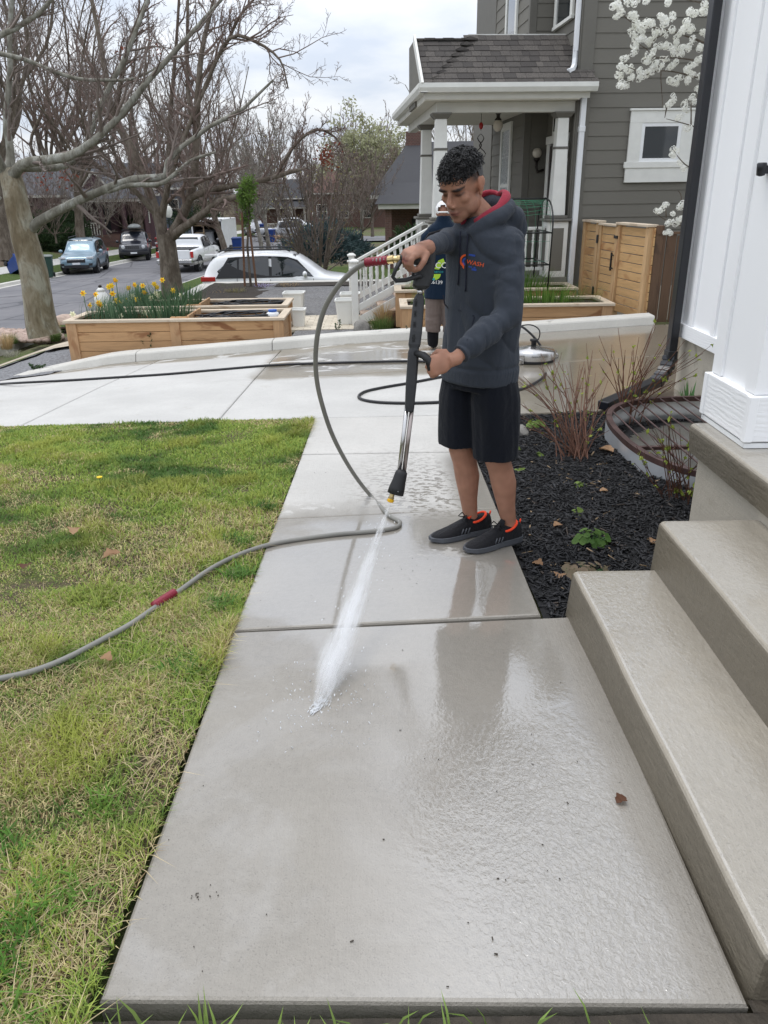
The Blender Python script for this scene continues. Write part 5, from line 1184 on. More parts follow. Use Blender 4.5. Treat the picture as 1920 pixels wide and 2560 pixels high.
q = at(350, 560, 74); house('blue_house', 'blue grey house partly hidden beside the plum porch house', (q.x+1.0, 76, q.z-.6), R(30), 7, 8, 3.6, M_bluegrey, M_rfgrey, 2.2, wins=((-1.5, 1.8, 1, 1.5), (1.6, 1.8, 1, 1.5)))
q = at(60, 590, 62); house('red_roof_house', 'tan house under a rusty red roof behind the plane tree', (q.x-3, 63, q.z-.5), R(42), 11, 9, 3.4, M_tan, M_rfred, 2.9, porch=(-3.5, 2.5, 2.2, 2.6, 4, M_tan), wins=((4.2, 1.7, 1.2, 1.5), (-4.4, 1.7, 1.2, 1.5)), chimney=(2.5, 3.6))
q = at(960, 560, 44); house('brick_bungalow', 'brick bungalow with grey hipped roof behind the porch stairs', (3.2, 41, -2.0), R(-3), 6.2, 10, 3.3, M_brick, M_rfgrey, 2.6, ov=.7, porch=(-3.0, .4, 2.6, 2.7, 3, M_brick), wins=((1.8, 1.6, 1.3, 1.5),), chimney=(-1.8, 3.1))
q = at(690, 560, 118); house('far_house', 'reddish brick house far down the street', (q.x, 122, q.z-1), R(4), 13, 9, 4.4, M_brick, M_rfgrey, 2.6, porch=(-2, 4, 2.4, 3.0, 4, M_htrim), wins=((-4.5, 2, 1.3, 1.7), (5.2, 2, 1.1, 1.7)))
q = at(800, 550, 112); house('far_house', 'tan brick house farthest right behind the spruce bush', (q.x+4, 116, q.z-1), R(-3), 12, 9, 4.4, M_brick, M_rfred, 2.8, wins=((-4, 2, 1.3, 1.7), (-1, 2, 1.3, 1.7), (2.5, 2, 1.1, 1.7)))
q = at(560, 560, 130); house('far_house', 'plain tan house far behind the cargo trailer', (q.x-6, 134, q.z-1), R(8), 15, 9, 4.6, M_tan, M_rfgrey, 2.8, wins=((-4, 2, 1.3, 1.7), (0, 2, 1.3, 1.7), (4, 2, 1.1, 1.7)))
# ================================================================ trees
def tubes(polys, name, m, parent=None, loc=(0, 0, 0)):
    """polys: list of (pts list, radii list); thick ones get more sides; all in one mesh"""
    groups = {}
    for p_, r_ in polys:
        ns = 9 if r_[0] > .10 else (6 if r_[0] > .04 else (4 if r_[0] > .018 else 3)); groups.setdefault((len(p_), ns), []).append((p_, r_))
    Vs, Fs, o = [], [], 0
    for (k, ns), lst in groups.items():
        P = np.array([q[0] for q in lst], float); Rr = np.array([q[1] for q in lst], float); n = len(lst)
        Tn = np.zeros_like(P); Tn[:, 1:-1] = P[:, 2:]-P[:, :-2]; Tn[:, 0] = P[:, 1]-P[:, 0]; Tn[:, -1] = P[:, -1]-P[:, -2]
        Tn /= np.linalg.norm(Tn, axis=2, keepdims=True)+1e-9
        ref = np.tile(np.array([.31, .87, .38]), (n, 1)); par = np.abs((Tn[:, 0]*ref).sum(1)) > .9; ref[par] = np.array([.9, -.3, .2])
        U = ref[:, None, :] - Tn*(Tn*ref[:, None, :]).sum(2, keepdims=True); U /= np.linalg.norm(U, axis=2, keepdims=True)+1e-9; B = np.cross(Tn, U)
        a = np.arange(ns)*2*np.pi/ns
        V = P[:, :, None, :] + Rr[:, :, None, None]*(U[:, :, None, :]*np.cos(a)[None, None, :, None] + B[:, :, None, :]*np.sin(a)[None, None, :, None])
        idx = o + np.arange(n*k*ns).reshape(n, k, ns); nx_ = np.roll(idx, -1, 2)
        Fs.append(np.stack([idx[:, :-1], nx_[:, :-1], nx_[:, 1:], idx[:, 1:]], -1).reshape(-1, 4)); Vs.append(V.reshape(-1, 3)); o += n*k*ns
    V = np.concatenate(Vs) - np.array(loc); me = npmesh(name, V, np.concatenate(Fs), m, smooth=True)
    return link(name, me, parent)
def spline(pts, n):
    """resample control points (x,y,z,r) with Catmull-Rom"""
    P = np.array(pts, float); P = np.vstack([2*P[0]-P[1], P, 2*P[-1]-P[-2]]); out = []
    segs = len(P)-3; per = max(1, n//segs)
    for i in range(segs):
        for t_ in np.linspace(0, 1, per, endpoint=False):
            a, b, c_, d = P[i:i+4]; out.append(.5*((2*b)+(-a+c_)*t_+(2*a-5*b+4*c_-d)*t_**2+(-a+3*b-3*c_+d)*t_**3))
    out.append(P[-2]); return np.array(out)
def shoots(rng, pts, rad, lvl, maxl, out, dens, Lk, up=.25, spread=1.0, rmin=.006, tstart=.2):
    """side branches along a limb, recursively"""
    L = np.linalg.norm(np.diff(pts, axis=0), axis=1).sum()
    n = max(2, int(dens[lvl]*(.7+.6*rng.random())))
    for k in range(n):
        t_ = tstart + (1-tstart)*(k+rng.random())/n; f = t_*(len(pts)-1); i = min(int(f), len(pts)-2); a = f-i
        p0 = pts[i]*(1-a)+pts[i+1]*a; r0 = (rad[i]*(1-a)+rad[i+1]*a); d = pts[i+1]-pts[i]; d = d/(np.linalg.norm(d)+1e-9)
        q = rng.standard_normal(3); q -= d*np.dot(q, d); q /= np.linalg.norm(q)+1e-9
        ang = (.55+.5*rng.random())*spread; v = d*math.cos(ang)+q*math.sin(ang); v[2] += up*(.5+rng.random()); v /= np.linalg.norm(v)
        ln = L*Lk[lvl]*(.55+.7*rng.random())*(1-.45*t_); rr = max(rmin, min(r0*.62, r0*(.35+.3*rng.random())))
        m_ = (5, 4, 3)[min(lvl, 2)]; pp = [p0]; w = v.copy(); st = ln/(m_-1)
        for s_ in range(m_-1):
            w = w + rng.standard_normal(3)*.20; w[2] += up*.25; w /= np.linalg.norm(w); pp.append(pp[-1]+w*st)
        pp = np.array(pp); ra = np.linspace(rr, max(rmin*.7, rr*.28), m_); out.append((pp, ra))
        if lvl+1 < maxl: shoots(rng, pp, ra, lvl+1, maxl, out, dens, Lk, up, spread, rmin)
def bark(name, c1, c2, c3, scale=6, blotch=.5):
    t = NT(name); v = t.pos(); g = t.noise(t.map(v, (1, 1, .5)), scale, 4, .6, .6); f = t.noise(t.map(v, (1, 1, .22)), scale*6, 4, .7)
    c = t.ramp(g, [(.38, c1), (.50, c2), (.62, c3)]); c = t.mix(t.mth('MULTIPLY', t.smooth(f, .45, .7), .55), c, tuple(q*.55 for q in c1)); t.set(color=c, rough=.9, spec=.2); t.bump(t.mth('ADD', f, g), .7, .03); return t.m
M_plane = bark('plane tree bark', (.17, .135, .085), (.25, .21, .145), (.36, .34, .27), 2.6)
M_planelimb = bark('plane limb bark', (.16, .15, .12), (.25, .24, .20), (.36, .36, .32), 3.5)
M_maple = bark('maple bark', (.11, .088, .068), (.15, .122, .096), (.20, .17, .138), 5)
M_twig = mat('grey brown twigs', (.19, .155, .135), .9, .25, 2); M_twig_r = mat('reddish brown twigs', (.185, .135, .115), .9, .25, 2); M_twig_p = mat('pale twigs', (.26, .235, .20), .9, .2, 2); M_birch = bark('pale trunk bark', (.14, .125, .105), (.22, .20, .175), (.30, .28, .25), 5)
def guide(pl, Y0):   # control points (x px, y px, radius m, metres nearer or farther)
    return [(*at(x, y, Y0+dy), r_) for x, y, r_, dy in pl]
def tree(name, label, base, trunk_polys, limb_polys, mt, ml, mtw, dens, Lk, seed, maxl=3, group=None, up=.25, rmin=.006, lk=.74):
    rng = np.random.default_rng(seed); e_ = empty(name, base, 0, label, 'tree', group); bs = tuple(base)
    S_t = [spline(p_, 14) for p_ in trunk_polys]; S_l = [spline(p_, 18) for p_ in limb_polys]
    for s_ in S_l: s_[:, 3] *= lk
    tubes([(s_[:, :3], s_[:, 3]) for s_ in S_t], 'trunk', mt, e_, bs)
    if S_l: tubes([(s_[:, :3], s_[:, 3]) for s_ in S_l], 'limb', ml, e_, bs)
    out = []
    for s_ in S_l: shoots(rng, s_[:, :3], s_[:, 3], 0, maxl, out, dens, Lk, up, rmin=rmin, tstart=.22)
    tubes(out, 'crown', mtw, e_, bs); return e_, out
# plane tree at the left
Yp = 18.6
pt_ = guide([(112, 838, .40, 0), (104, 812, .37, 0), (96, 760, .335, 0), (84, 680, .315, 0), (62, 600, .295, 0), (46, 530, .27, 0), (34, 470, .25, 0), (22, 430, .22, .1)], Yp)
pl_ = [guide([(66, 585, .17, 0), (95, 556, .15, -.05), (140, 530, .14, -.1), (200, 500, .125, -.2), (280, 466, .115, -.3), (335, 448, .11, -.3), (412, 442, .10, -.3), (418, 405, .075, -.2), (451, 370, .07, 0), (521, 318, .06, .2), (608, 272, .05, .4), (683, 200, .03, .6)], Yp),
    guide([(270, 480, .06, -.3), (324, 463, .07, -.4), (399, 460, .065, -.5), (440, 432, .06, -.5), (480, 400, .05, -.5), (540, 380, .03, -.5)], Yp),
    guide([(24, 450, .18, 0), (45, 422, .16, -.1), (75, 405, .145, -.2), (168, 393, .13, -.3), (230, 355, .105, -.3), (289, 301, .095, -.3), (370, 202, .08, -.3), (475, 87, .06, -.2), (570, -20, .04, 0)], Yp),
    guide([(60, 420, .11, .1), (110, 420, .11, .2), (170, 412, .10, .3), (215, 360, .085, .4), (262, 240, .075, .6), (310, 150, .07, .8), (350, 50, .06, 1), (385, -40, .05, 1.2)], Yp),
    guide([(22, 430, .16, .1), (26, 380, .12, .2), (16, 300, .10, .3), (25, 180, .08, .4), (24, 80, .07, .4), (35, -60, .05, .4)], Yp),
    guide([(10, 430, .14, 0), (-30, 330, .12, -.6), (-20, 120, .09, -.8), (40, 70, .07, -.8), (100, 30, .055, -.8), (160, -40, .04, -.8)], Yp),
    guide([(-20, 130, .07, 0), (60, 148, .06, 0), (116, 171, .055, .1), (190, 196, .05, .2), (260, 200, .045, .3), (340, 195, .035, .4), (440, 140, .02, .5)], Yp),
    guide([(0, 500, .10, 0), (-60, 450, .10, -.2), (-160, 380, .08, -.4), (-220, 200, .06, -.4)], Yp)]
tree('plane_tree', 'pale mottled plane tree leaning at the left edge', at(108, 826, Yp), [pt_], pl_, M_plane, M_planelimb, M_twig, (15, 8, 5), (.26, .42, .45), 11, 3, rmin=.0052)
# maple behind the planters
Ym = 26.5
mt_ = guide([(438, 745, .42, 0), (431, 722, .37, 0), (424, 660, .315, 0), (418, 612, .30, 0), (412, 585, .29, 0)], Ym)
ml_ = [guide([(408, 600, .24, 0), (398, 555, .22, 0), (380, 500, .20, 0), (350, 420, .19, .2), (318, 350, .17, .3), (283, 290, .15, .4), (268, 208, .12, .5), (245, 80, .09, .6), (225, -20, .07, .6)], Ym),
    guide([(285, 300, .12, .4), (300, 215, .10, .2), (318, 130, .085, 0), (341, 58, .07, -.2), (385, -40, .05, -.2)], Ym),
    guide([(410, 596, .20, 0), (405, 540, .18, .2), (415, 490, .15, .4), (420, 440, .13, .6), (425, 300, .10, .8), (440, 120, .07, 1), (450, -40, .05, 1)], Ym),
    guide([(418, 600, .25, 0), (446, 560, .22, 0), (468, 510, .20, -.1), (482, 460, .18, -.2), (490, 380, .16, -.2), (492, 289, .14, -.2), (500, 170, .11, -.3), (512, 90, .09, -.3), (540, -20, .06, -.3)], Ym),
    guide([(480, 300, .10, 0), (470, 220, .09, .2), (468, 120, .07, .4), (470, -20, .05, .6)], Ym),
    guide([(425, 598, .20, 0), (455, 572, .18, -.2), (500, 540, .15, -.5), (545, 505, .13, -.8), (600, 490, .10, -1), (650, 486, .06, -1.2)], Ym),
    guide([(470, 500, .15, -.1), (500, 484, .14, -.4), (560, 468, .125, -.6), (640, 455, .11, -.8), (723, 431, .085, -1), (770, 420, .05, -1.1)], Ym),
    guide([(690, 445, .08, -.9), (712, 400, .075, -.9), (746, 353, .07, -.9), (793, 324, .055, -.9), (840, 345, .04, -.9), (862, 390, .025, -.9)], Ym),
    guide([(400, 545, .12, 0), (440, 400, .10, -.4), (520, 200, .08, -.6), (575, 95, .07, -.8), (640, 105, .06, -.9), (700, 150, .04, -1), (720, 220, .025, -1)], Ym),
    guide([(500, 200, .08, 0), (560, 120, .07, .4), (600, 40, .06, .5), (660, -30, .04, .6)], Ym),
    guide([(392, 540, .13, 0), (330, 470, .11, -.5), (250, 420, .09, -.8), (170, 340, .07, -1), (110, 220, .05, -1.2)], Ym)]
tree('maple_tree', 'dark forked maple with arching bare limbs behind the planters', at(434, 728, Ym), [mt_], ml_, M_maple, M_maple, M_twig_r, (17, 9, 6), (.30, .42, .45), 23, 3, up=.18, rmin=.0065)
def wild(name, label, x, yb, Y0, H, lean=0.0, mt=None, mtw=None, seed=1, nl=9, spread=.5, dens=(10, 7, 4), Lk=(.40, .42, .48), rt=None, forks=.28, group='bare street trees', up=.30, rmin=None, zb=None, maxl=3):
    rng = np.random.default_rng(seed); b = at(x, yb, Y0)
    if zb is not None: b.z = zb
    rt = rt or H*.018; rm = rmin or Y0*.00018
    tr = [(b.x, b.y, b.z-.2, rt*1.35), (b.x+lean*.05, b.y, b.z+H*.08, rt), (b.x+lean*.5, b.y, b.z+H*forks, rt*.85)]
    limbs = []
    for k in range(nl):
        a = k*2.4+rng.random()*.8; s_ = spread*(.4+.9*rng.random()); hh = H*(.75+.3*rng.random()); f0 = forks*(.75+.3*rng.random())
        p0 = Vector((b.x+lean*.5*f0/forks, b.y, b.z+H*f0)); cur = [(p0.x, p0.y, p0.z, rt*.5)]
        for j, t_ in enumerate((.2, .45, .7, 1.0)):
            rad = s_*H*.5*t_**.8; cur.append((p0.x+lean*t_+rad*math.cos(a)+rng.standard_normal()*.03*H, p0.y+rad*math.sin(a)*.8+rng.standard_normal()*.03*H, p0.z+(hh-H*f0)*t_**(1.0+.2*s_), rt*.5*(1-.8*t_)+rm))
        limbs.append(cur)
    return tree(name, label, b, [tr], limbs, mt or M_maple, mt or M_maple, mtw or M_twig, dens, Lk, seed+500, maxl, group, up, rm)
wild('bare_tree', 'bare tree behind the pale blue car', 205, 615, 52, 15, .8, None, M_twig_r, 31)
wild('bare_tree', 'bare tree rising behind the acorn lamp and dark SUV', 356, 612, 64, 17, -.5, None, M_twig, 32, 10)
wild('bare_tree', 'bare trunk leaning beside the cargo trailer opening', 566, 655, 50, 11, -1.2, None, M_twig_r, 33, 10, .55)
wild('bare_tree', 'slim pale trunk nearest the blue bins', 655, 632, 54, 8, -.6, M_birch, M_twig_p, 34, 7, .5)
wild('bare_tree', 'slim pale trunk right of its neighbour by the blue bins', 672, 622, 60, 8.5, -.4, M_birch, M_twig_p, 35, 7, .5)
wild('bare_tree', 'thick dark trunk left of the silver pickup', 707, 590, 82, 11, -1, None, M_twig_r, 36, 10)
wild('bare_tree', 'bare tree right of the far street lamps', 772, 575, 88, 9, 0, None, M_twig_r, 37, 9)
wild('bare_tree', 'tall bare tree at the far left behind the plane tree', 20, 640, 46, 19, 1.0, None, M_twig, 38, 11)
wild('bare_tree', 'tall bare tree between the red roof and the plum house', 150, 600, 68, 20, .5, None, M_twig_r, 39, 11)
wild('bare_tree', 'tall bare tree behind the blue grey house', 420, 585, 92, 18, 0, None, M_twig, 40, 11)
wild('bare_tree', 'broad bare tree behind the cargo trailer', 520, 585, 84, 15, 0, None, M_twig_r, 41, 11, .65)
wild('bare_tree', 'bare tree over the far brick house', 640, 575, 105, 13, 0, None, M_twig_r, 42, 10, .7)
wild('bare_tree', 'bare tree behind the brick bungalow roof', 1010, 500, 66, 6, 0, None, M_twig_r, 43, 9, .7, zb=-1.5)
wild('bare_tree', 'bare tree seen under the porch ceiling', 1185, 470, 62, 10, 0, None, M_twig_p, 44, 10, .8, zb=-1.2)
wild('bare_tree', 'bare brown tree left of the porch gutter', 930, 520, 72, 7, 0, None, M_twig_r, 45, 10, .7, zb=-2)
for i, (x, y, Y0, H, sd, lab) in enumerate(((75, 610, 50, 4.2, 91, 'twiggy bare bush below the rusty roof'), (140, 600, 52, 4.5, 92, 'twiggy bare bush left of the plum porch'), (255, 585, 58, 4.0, 93, 'twiggy bare bush in front of the plum porch'), (330, 585, 60, 4.5, 94, 'twiggy bare bush right of the plum porch'), (480, 580, 72, 5.0, 95, 'twiggy bare bush above the white pickup'), (620, 575, 92, 6.0, 96, 'twiggy bare bush before the far brick house'), (850, 600, 60, 5.5, 97, 'twiggy bare bush right of the spruce bushes'), (905, 590, 40, 3.6, 98, 'twiggy bare bush before the brick bungalow'))):
    wild('bare_bush', lab, x, y, Y0, H, 0, None, (M_twig_r, M_twig, M_twig_p)[i % 3], sd, 11, 1.1, (8, 6, 4), (.5, .45, .48), .05, .06, 'twiggy bare bushes', .4)
# far pale green trees over the street end
def leafy(polys, n, rng, size, jit):
    pts = np.concatenate([p_[1:] for p_, r_ in polys]); pts = pts[rng.integers(0, len(pts), n)] + rng.standard_normal((n, 3))*jit
    a = rng.standard_normal((n, 3)); a /= np.linalg.norm(a, axis=1, keepdims=True); b = np.cross(a, rng.standard_normal((n, 3))); b /= np.linalg.norm(b, axis=1, keepdims=True)
    s_ = size*(.6+.8*rng.random((n, 1))); V = np.stack([pts-a*s_, pts+b*s_*.5, pts+a*s_, pts-b*s_*.5], 1).reshape(-1, 3); F = np.arange(n*4).reshape(-1, 4); return V, F
def leafmat(name, c1, c2):
    t = NT(name); g = t.noise(t.pos(), 6, 3, .6); c = t.ramp(g, [(.35, c1), (.65, c2)]); t.set(color=c, rough=.6, spec=.25); tr = t.n('ShaderNodeBsdfTranslucent'); t.l(c, tr.inputs[0]); ms = t.n('ShaderNodeMixShader'); ms.inputs[0].default_value = .35; t.l(t.b.outputs[0], ms.inputs[1]); t.l(tr.outputs[0], ms.inputs[2]); t.l(ms.outputs[0], t.out.inputs[0]); return t.m
M_leaf_pale = leafmat('pale spring leaves', (.30, .31, .17), (.42, .42, .27)); M_leaf_red = leafmat('dead red leaves', (.16, .04, .025), (.24, .07, .04)); M_leaf_g = leafmat('fresh green leaves', (.09, .17, .03), (.17, .26, .06)); M_leaf_y = leafmat('yellow buds', (.36, .33, .10), (.45, .42, .15))
def addleaves(e_, polys, n, seed, size, jit, m, name='foliage'):
    V, F = leafy(polys, n, np.random.default_rng(seed), size, jit); return link(name, npmesh(name, V-np.array(e_.location), F, m), e_)
for x, Y0, H, sd, lab in ((905, 112, 13.5, 51, 'tall pale green tree on the skyline left of the porch roof'), (985, 118, 12, 52, 'pale green tree on the skyline touching the porch gutter'), (840, 125, 9, 53, 'low pale green tree on the skyline beyond the bare trees')):
    e_, o = wild('pale_green_tree', lab, x, 560, Y0, H, 0, M_birch, M_twig_p, sd, 12, .62, group='pale green trees on the skyline', zb=-4.0, rmin=.03); addleaves(e_, o, 6000, sd, .22, .5, M_leaf_pale, 'crown_leaves')
# multi-stemmed shrub between the white car and the stairs
rng = np.random.default_rng(61); b = at(790, 668, 27.0); b.z = T(b.x, 27.0)-.1
st_ = []
for k in range(13):
    a = k*2.39; s_ = .35+.5*rng.random(); H = 3.2+1.6*rng.random(); c0 = (b.x+.12*math.cos(a), 27+.12*math.sin(a), b.z)
    st_.append([(*c0, .055), (c0[0]+s_*.5*math.cos(a), 27+s_*.4*math.sin(a), b.z+H*.3, .045), (c0[0]+s_*1.2*math.cos(a), 27+s_*math.sin(a), b.z+H*.65, .032), (c0[0]+s_*(1.8+.5*rng.random())*math.cos(a), 27+s_*1.6*math.sin(a), b.z+H, .015)])
e_, o = tree('shrub_tree', 'many stemmed bare shrub between the white car and the stairs', b, [st_[0]], st_[1:], M_maple, M_maple, M_twig, (8, 6, 4), (.42, .45, .45), 62, 3, None, .25, .009); addleaves(e_, o, 290, 3, .028, .05, M_leaf_y, 'buds')['kind'] = 'stuff'
# lower limb of it sweeping across the stair rail
# staked sapling in the planting strip
sb = at(628, 726, 19.0); tp = at(620, 500, 19.0); e_ = empty('sapling', (sb.x, 19.0, -.58), 0, 'young staked sapling with fresh green leaves by the garden wall', 'tree')
tr_ = [[(sb.x, 19, -.6), (sb.x-.01, 19, .3), (tp.x+.04, 19, 1.4), (tp.x, 19, tp.z)]]; tubes([(np.array(tr_[0]), np.array([.035, .03, .022, .008]))], 'trunk', M_maple, e_, tuple(e_.location))
out = []; rng = np.random.default_rng(64); main = spline([(*p_, r_) for p_, r_ in zip(tr_[0], (.035, .03, .022, .008))], 12); shoots(rng, main[5:, :3], main[5:, 3], 0, 3, out, (26, 6, 4), (.36, .45, .5), .55, .6, .004, .0)
tubes(out, 'twigs', M_twig, e_, tuple(e_.location)); addleaves(e_, out, 3000, 65, .030, .05, M_leaf_g, 'leaves')
M_stake = wood('brown stake', (.16, .085, .05), (.1, .05, .03), 1, 2)
for dx, dy in ((-.10, -.08), (.10, .02)): ch(MB().beam((sb.x+dx*1.3, 19+dy, -.6), (sb.x+dx*.6, 19+dy, 1.05), .045, .045), 'stake', M_stake, e_, tuple(e_.location))
# dead red leaf clusters caught in the twigs, part of the bare crowns
tag(link('dead_leaves', npmesh('dead_leaves', *[q for q in (lambda A: (np.concatenate([a[0] for a in A]), np.concatenate([a[1]+4*sum(len(b[1]) for b in A[:i]) for i, a in enumerate(A)])))([leafy([(np.array([at(x, y, 25.0)]*2), None)], n, np.random.default_rng(x), .05, .16) for x, y, n in ((815, 375, 60), (822, 395, 40), (390, 132, 40), (165, 440, 40), (110, 455, 30), (300, 130, 20), (810, 400, 40))])], M_leaf_red)), 'dead red leaves still hanging in the bare branches', 'leaves', kind='stuff')
# far wood behind everything
out = []; rng = np.random.default_rng(70)
for k in range(60):
    X0 = -75+k*1.9+rng.random()*2; Y0 = 128+rng.random()*25; H = 9+8*rng.random(); z0 = T(X0, Y0); p_ = np.array([(X0, Y0, z0), (X0+rng.standard_normal()*.5, Y0, z0+H*.5), (X0+rng.standard_normal(), Y0, z0+H)]); r_ = np.array([.22, .14, .05]); out.append((p_, r_)); shoots(rng, p_, r_, 0, 3, out, (8, 5, 3), (.45, .45, .45), .3, 1.0, .04, .15)
tag(tubes(out, 'far_wood', M_twig_r), 'far belt of bare brown trees closing the street', 'wood', kind='stuff')
# evergreen bushes
def bush(name, label, c_, r_, n, m, seed, size=.06, cat_='bush'):
    rng = np.random.default_rng(seed); a = rng.standard_normal((n, 3)); a /= np.linalg.norm(a, axis=1, keepdims=True); a[:, 2] = np.abs(a[:, 2]); k = np.array([1+.35*noise.noise((q[0]*2.2+seed, q[1]*2.2, q[2]*2.2)) + .25*noise.noise((q[0]*6+seed, q[1]*6, q[2]*6)) for q in a]); rad = (.55+.45*rng.random(n)**.4)*k
    p_ = a*rad[:, None]*np.array(r_); nrm = a+rng.standard_normal((n, 3))*.5; nrm /= np.linalg.norm(nrm, axis=1, keepdims=True); b = np.cross(nrm, rng.standard_normal((n, 3))); b /= np.linalg.norm(b, axis=1, keepdims=True); s_ = size*(.6+.8*rng.random((n, 1)))
    V = np.stack([p_-b*s_*.22, p_+b*s_*.22, p_+nrm*s_*1.6+b*s_*.1, p_+nrm*s_*1.6-b*s_*.1], 1).reshape(-1, 3); e_ = empty(name, c_, 0, label, cat_)
    link('foliage', npmesh('foliage', V, np.arange(n*4).reshape(-1, 4), m), e_)
    MB().tube([(0, 0, -.2), (0, 0, r_[2]*.6)], .06, 6).build('stem', M_maple, e_); return e_
M_spruce = leafmat('blue spruce needles', (.035, .062, .066), (.085, .125, .125)); M_ever = leafmat('dark evergreen', (.018, .038, .016), (.05, .08, .03)); M_olive = leafmat('olive shrub leaves', (.05, .055, .02), (.11, .105, .045))
q = at(800, 655, 33.0); bush('spruce_bush', 'spreading blue grey spruce bush beyond the white car', (q.x, 33.0, q.z), (1.45, 1.2, 1.35), 6500, M_spruce, 71, .11); q = at(868, 640, 35.0); bush('spruce_bush', 'smaller blue spruce bush touching the bare shrub', (q.x-.3, 35.0, q.z), (1.2, 1.0, 1.0), 4500, M_spruce, 72, .11)
for x, y, Y0, r_, sd, lab in ((110, 560, 56, 1.6, 73, 'dark evergreen bush right of the plane tree trunk'), (150, 548, 57, 1.5, 74, 'tall dark evergreen below the plane tree limb'), (185, 590, 55, 1.2, 75, 'rounded evergreen bush behind the pale blue car'), (95, 600, 54, 1.2, 76, 'low evergreen bush behind the green bin'), (310, 545, 66, 1.4, 77, 'evergreen bush below the plum gable'), (492, 540, 72, 2.2, 78, 'dark green bush above the white pickup'), (8, 560, 54, 1.6, 79, 'evergreen bush at the left edge above the dark car'), (1065, 600, 30, 1.1, 80, 'dark shrub behind the stair railing')):
    q = at(x, y, Y0); bush('evergreen_bush', lab, (q.x, Y0, q.z-r_*.6), (r_*1.2, r_, r_), 3500, M_ever, sd, .13)
struct(grid_sheet('front_lawn', lin(-2.5, 6, 14), lin(28, 40, 12), lambda x, y: T(x, y)+.05, M_turf))
# ================================================================ people
def remesh(m, name, vox, it=3, mt=None, fac=.5):
    me = m.mesh('tmp'); o = bpy.data.objects.new('tmp', me); col.objects.link(o)
    md = o.modifiers.new('r', 'REMESH'); md.mode = 'VOXEL'; md.voxel_size = vox; md.adaptivity = 0
    if it: s_ = o.modifiers.new('s', 'SMOOTH'); s_.factor = fac; s_.iterations = it
    dg = bpy.context.evaluated_depsgraph_get(); me2 = bpy.data.meshes.new_from_object(o.evaluated_get(dg)); me2.name = name
    bpy.data.objects.remove(o); me2.materials.clear()
    if mt: me2.materials.append(mt)
    me2.polygons.foreach_set('use_smooth', [True]*len(me2.polygons)); return me2
def coords(me): V = np.zeros(len(me.vertices)*3, np.float32); me.vertices.foreach_get('co', V); return V.reshape(-1, 3)
def setco(me, V): me.vertices.foreach_set('co', np.ascontiguousarray(V, np.float32).ravel()); me.update()
def normals(me): V = np.zeros(len(me.vertices)*3, np.float32); me.vertices.foreach_get('normal', V); return V.reshape(-1, 3)
def setcol(me, C):
    a = me.color_attributes.new('Col', 'FLOAT_COLOR', 'POINT'); c4 = np.ones((len(C), 4), np.float32); c4[:, :3] = C; a.data.foreach_set('color', c4.ravel())
def attrmat(name, rough=.6, spec=.3, sss=0, bscale=0, bs=.1, **k):
    t = NT(name); a = t.n('ShaderNodeVertexColor', layer_name='Col'); t.set(color=a.outputs[0], rough=rough, spec=spec)
    if sss: t.set(sss=sss); t.b.inputs['Subsurface Radius'].default_value = (.012, .005, .003); t.b.inputs['Subsurface Scale'].default_value = 1.0
    if bscale: t.bump(t.noise(t.pos(), bscale, 3, .6), bs, .002)
    return t.m
M_skin = attrmat('skin', .56, .28, .12, 350, .12)
def fabric(name, c, rough=.9, ns=420, sheen=.08):
    t = NT(name); P = t.pos(); g = t.noise(P, ns, 2, .6); f = t.noise(P, 7, 4, .6)
    t.set(color=t.mix(f, tuple(q*.86 for q in c), tuple(q*1.12 for q in c)), rough=rough, spec=.15, sheen=sheen); hh = t.mth('MULTIPLY', g, .25)
    t.bump(t.mth('ADD', hh, t.mth('MULTIPLY', t.noise(t.map(P, (1, 1, .45)), 14, 4, .55, 1.2), 1.0)), .6, .014); return t.m
M_hood = fabric('washed slate fleece', (.040, .047, .060)); M_hoodred = fabric('red hood lining', (.30, .035, .055)); M_short = fabric('navy black twill', (.006, .0075, .012))
M_shoe = fabric('black shoe mesh', (.010, .010, .012), .7, 300); M_sole = mat('grey rubber sole', (.065, .070, .080), .6, .15, 20, .2, 80); M_orange = fabric('orange shoe lining', (.80, .07, .025)); M_cord = fabric('navy cord', (.016, .018, .03))
def vl(p_): return Vector(p_)
def limb(m, pts, rad, n=14, flat=None):
    """tapering limb with rounded ends"""
    pts = [Vector(q) for q in pts]
    m.tube(pts, rad, n)
    for q, r_ in ((pts[0], rad[0]), (pts[-1], rad[-1])): m.ball(q, r_*.995, 12, 8)
    return m
def ring(c_, ax, bx_, a, b, n=20, e=2.3):
    out = []
    for k in range(n):
        t_ = 2*math.pi*k/n; cs, sn = math.cos(t_), math.sin(t_); out.append(c_ + ax*(a*math.copysign(abs(cs)**(2/e), cs)) + bx_*(b*math.copysign(abs(sn)**(2/e), sn)))
    return out
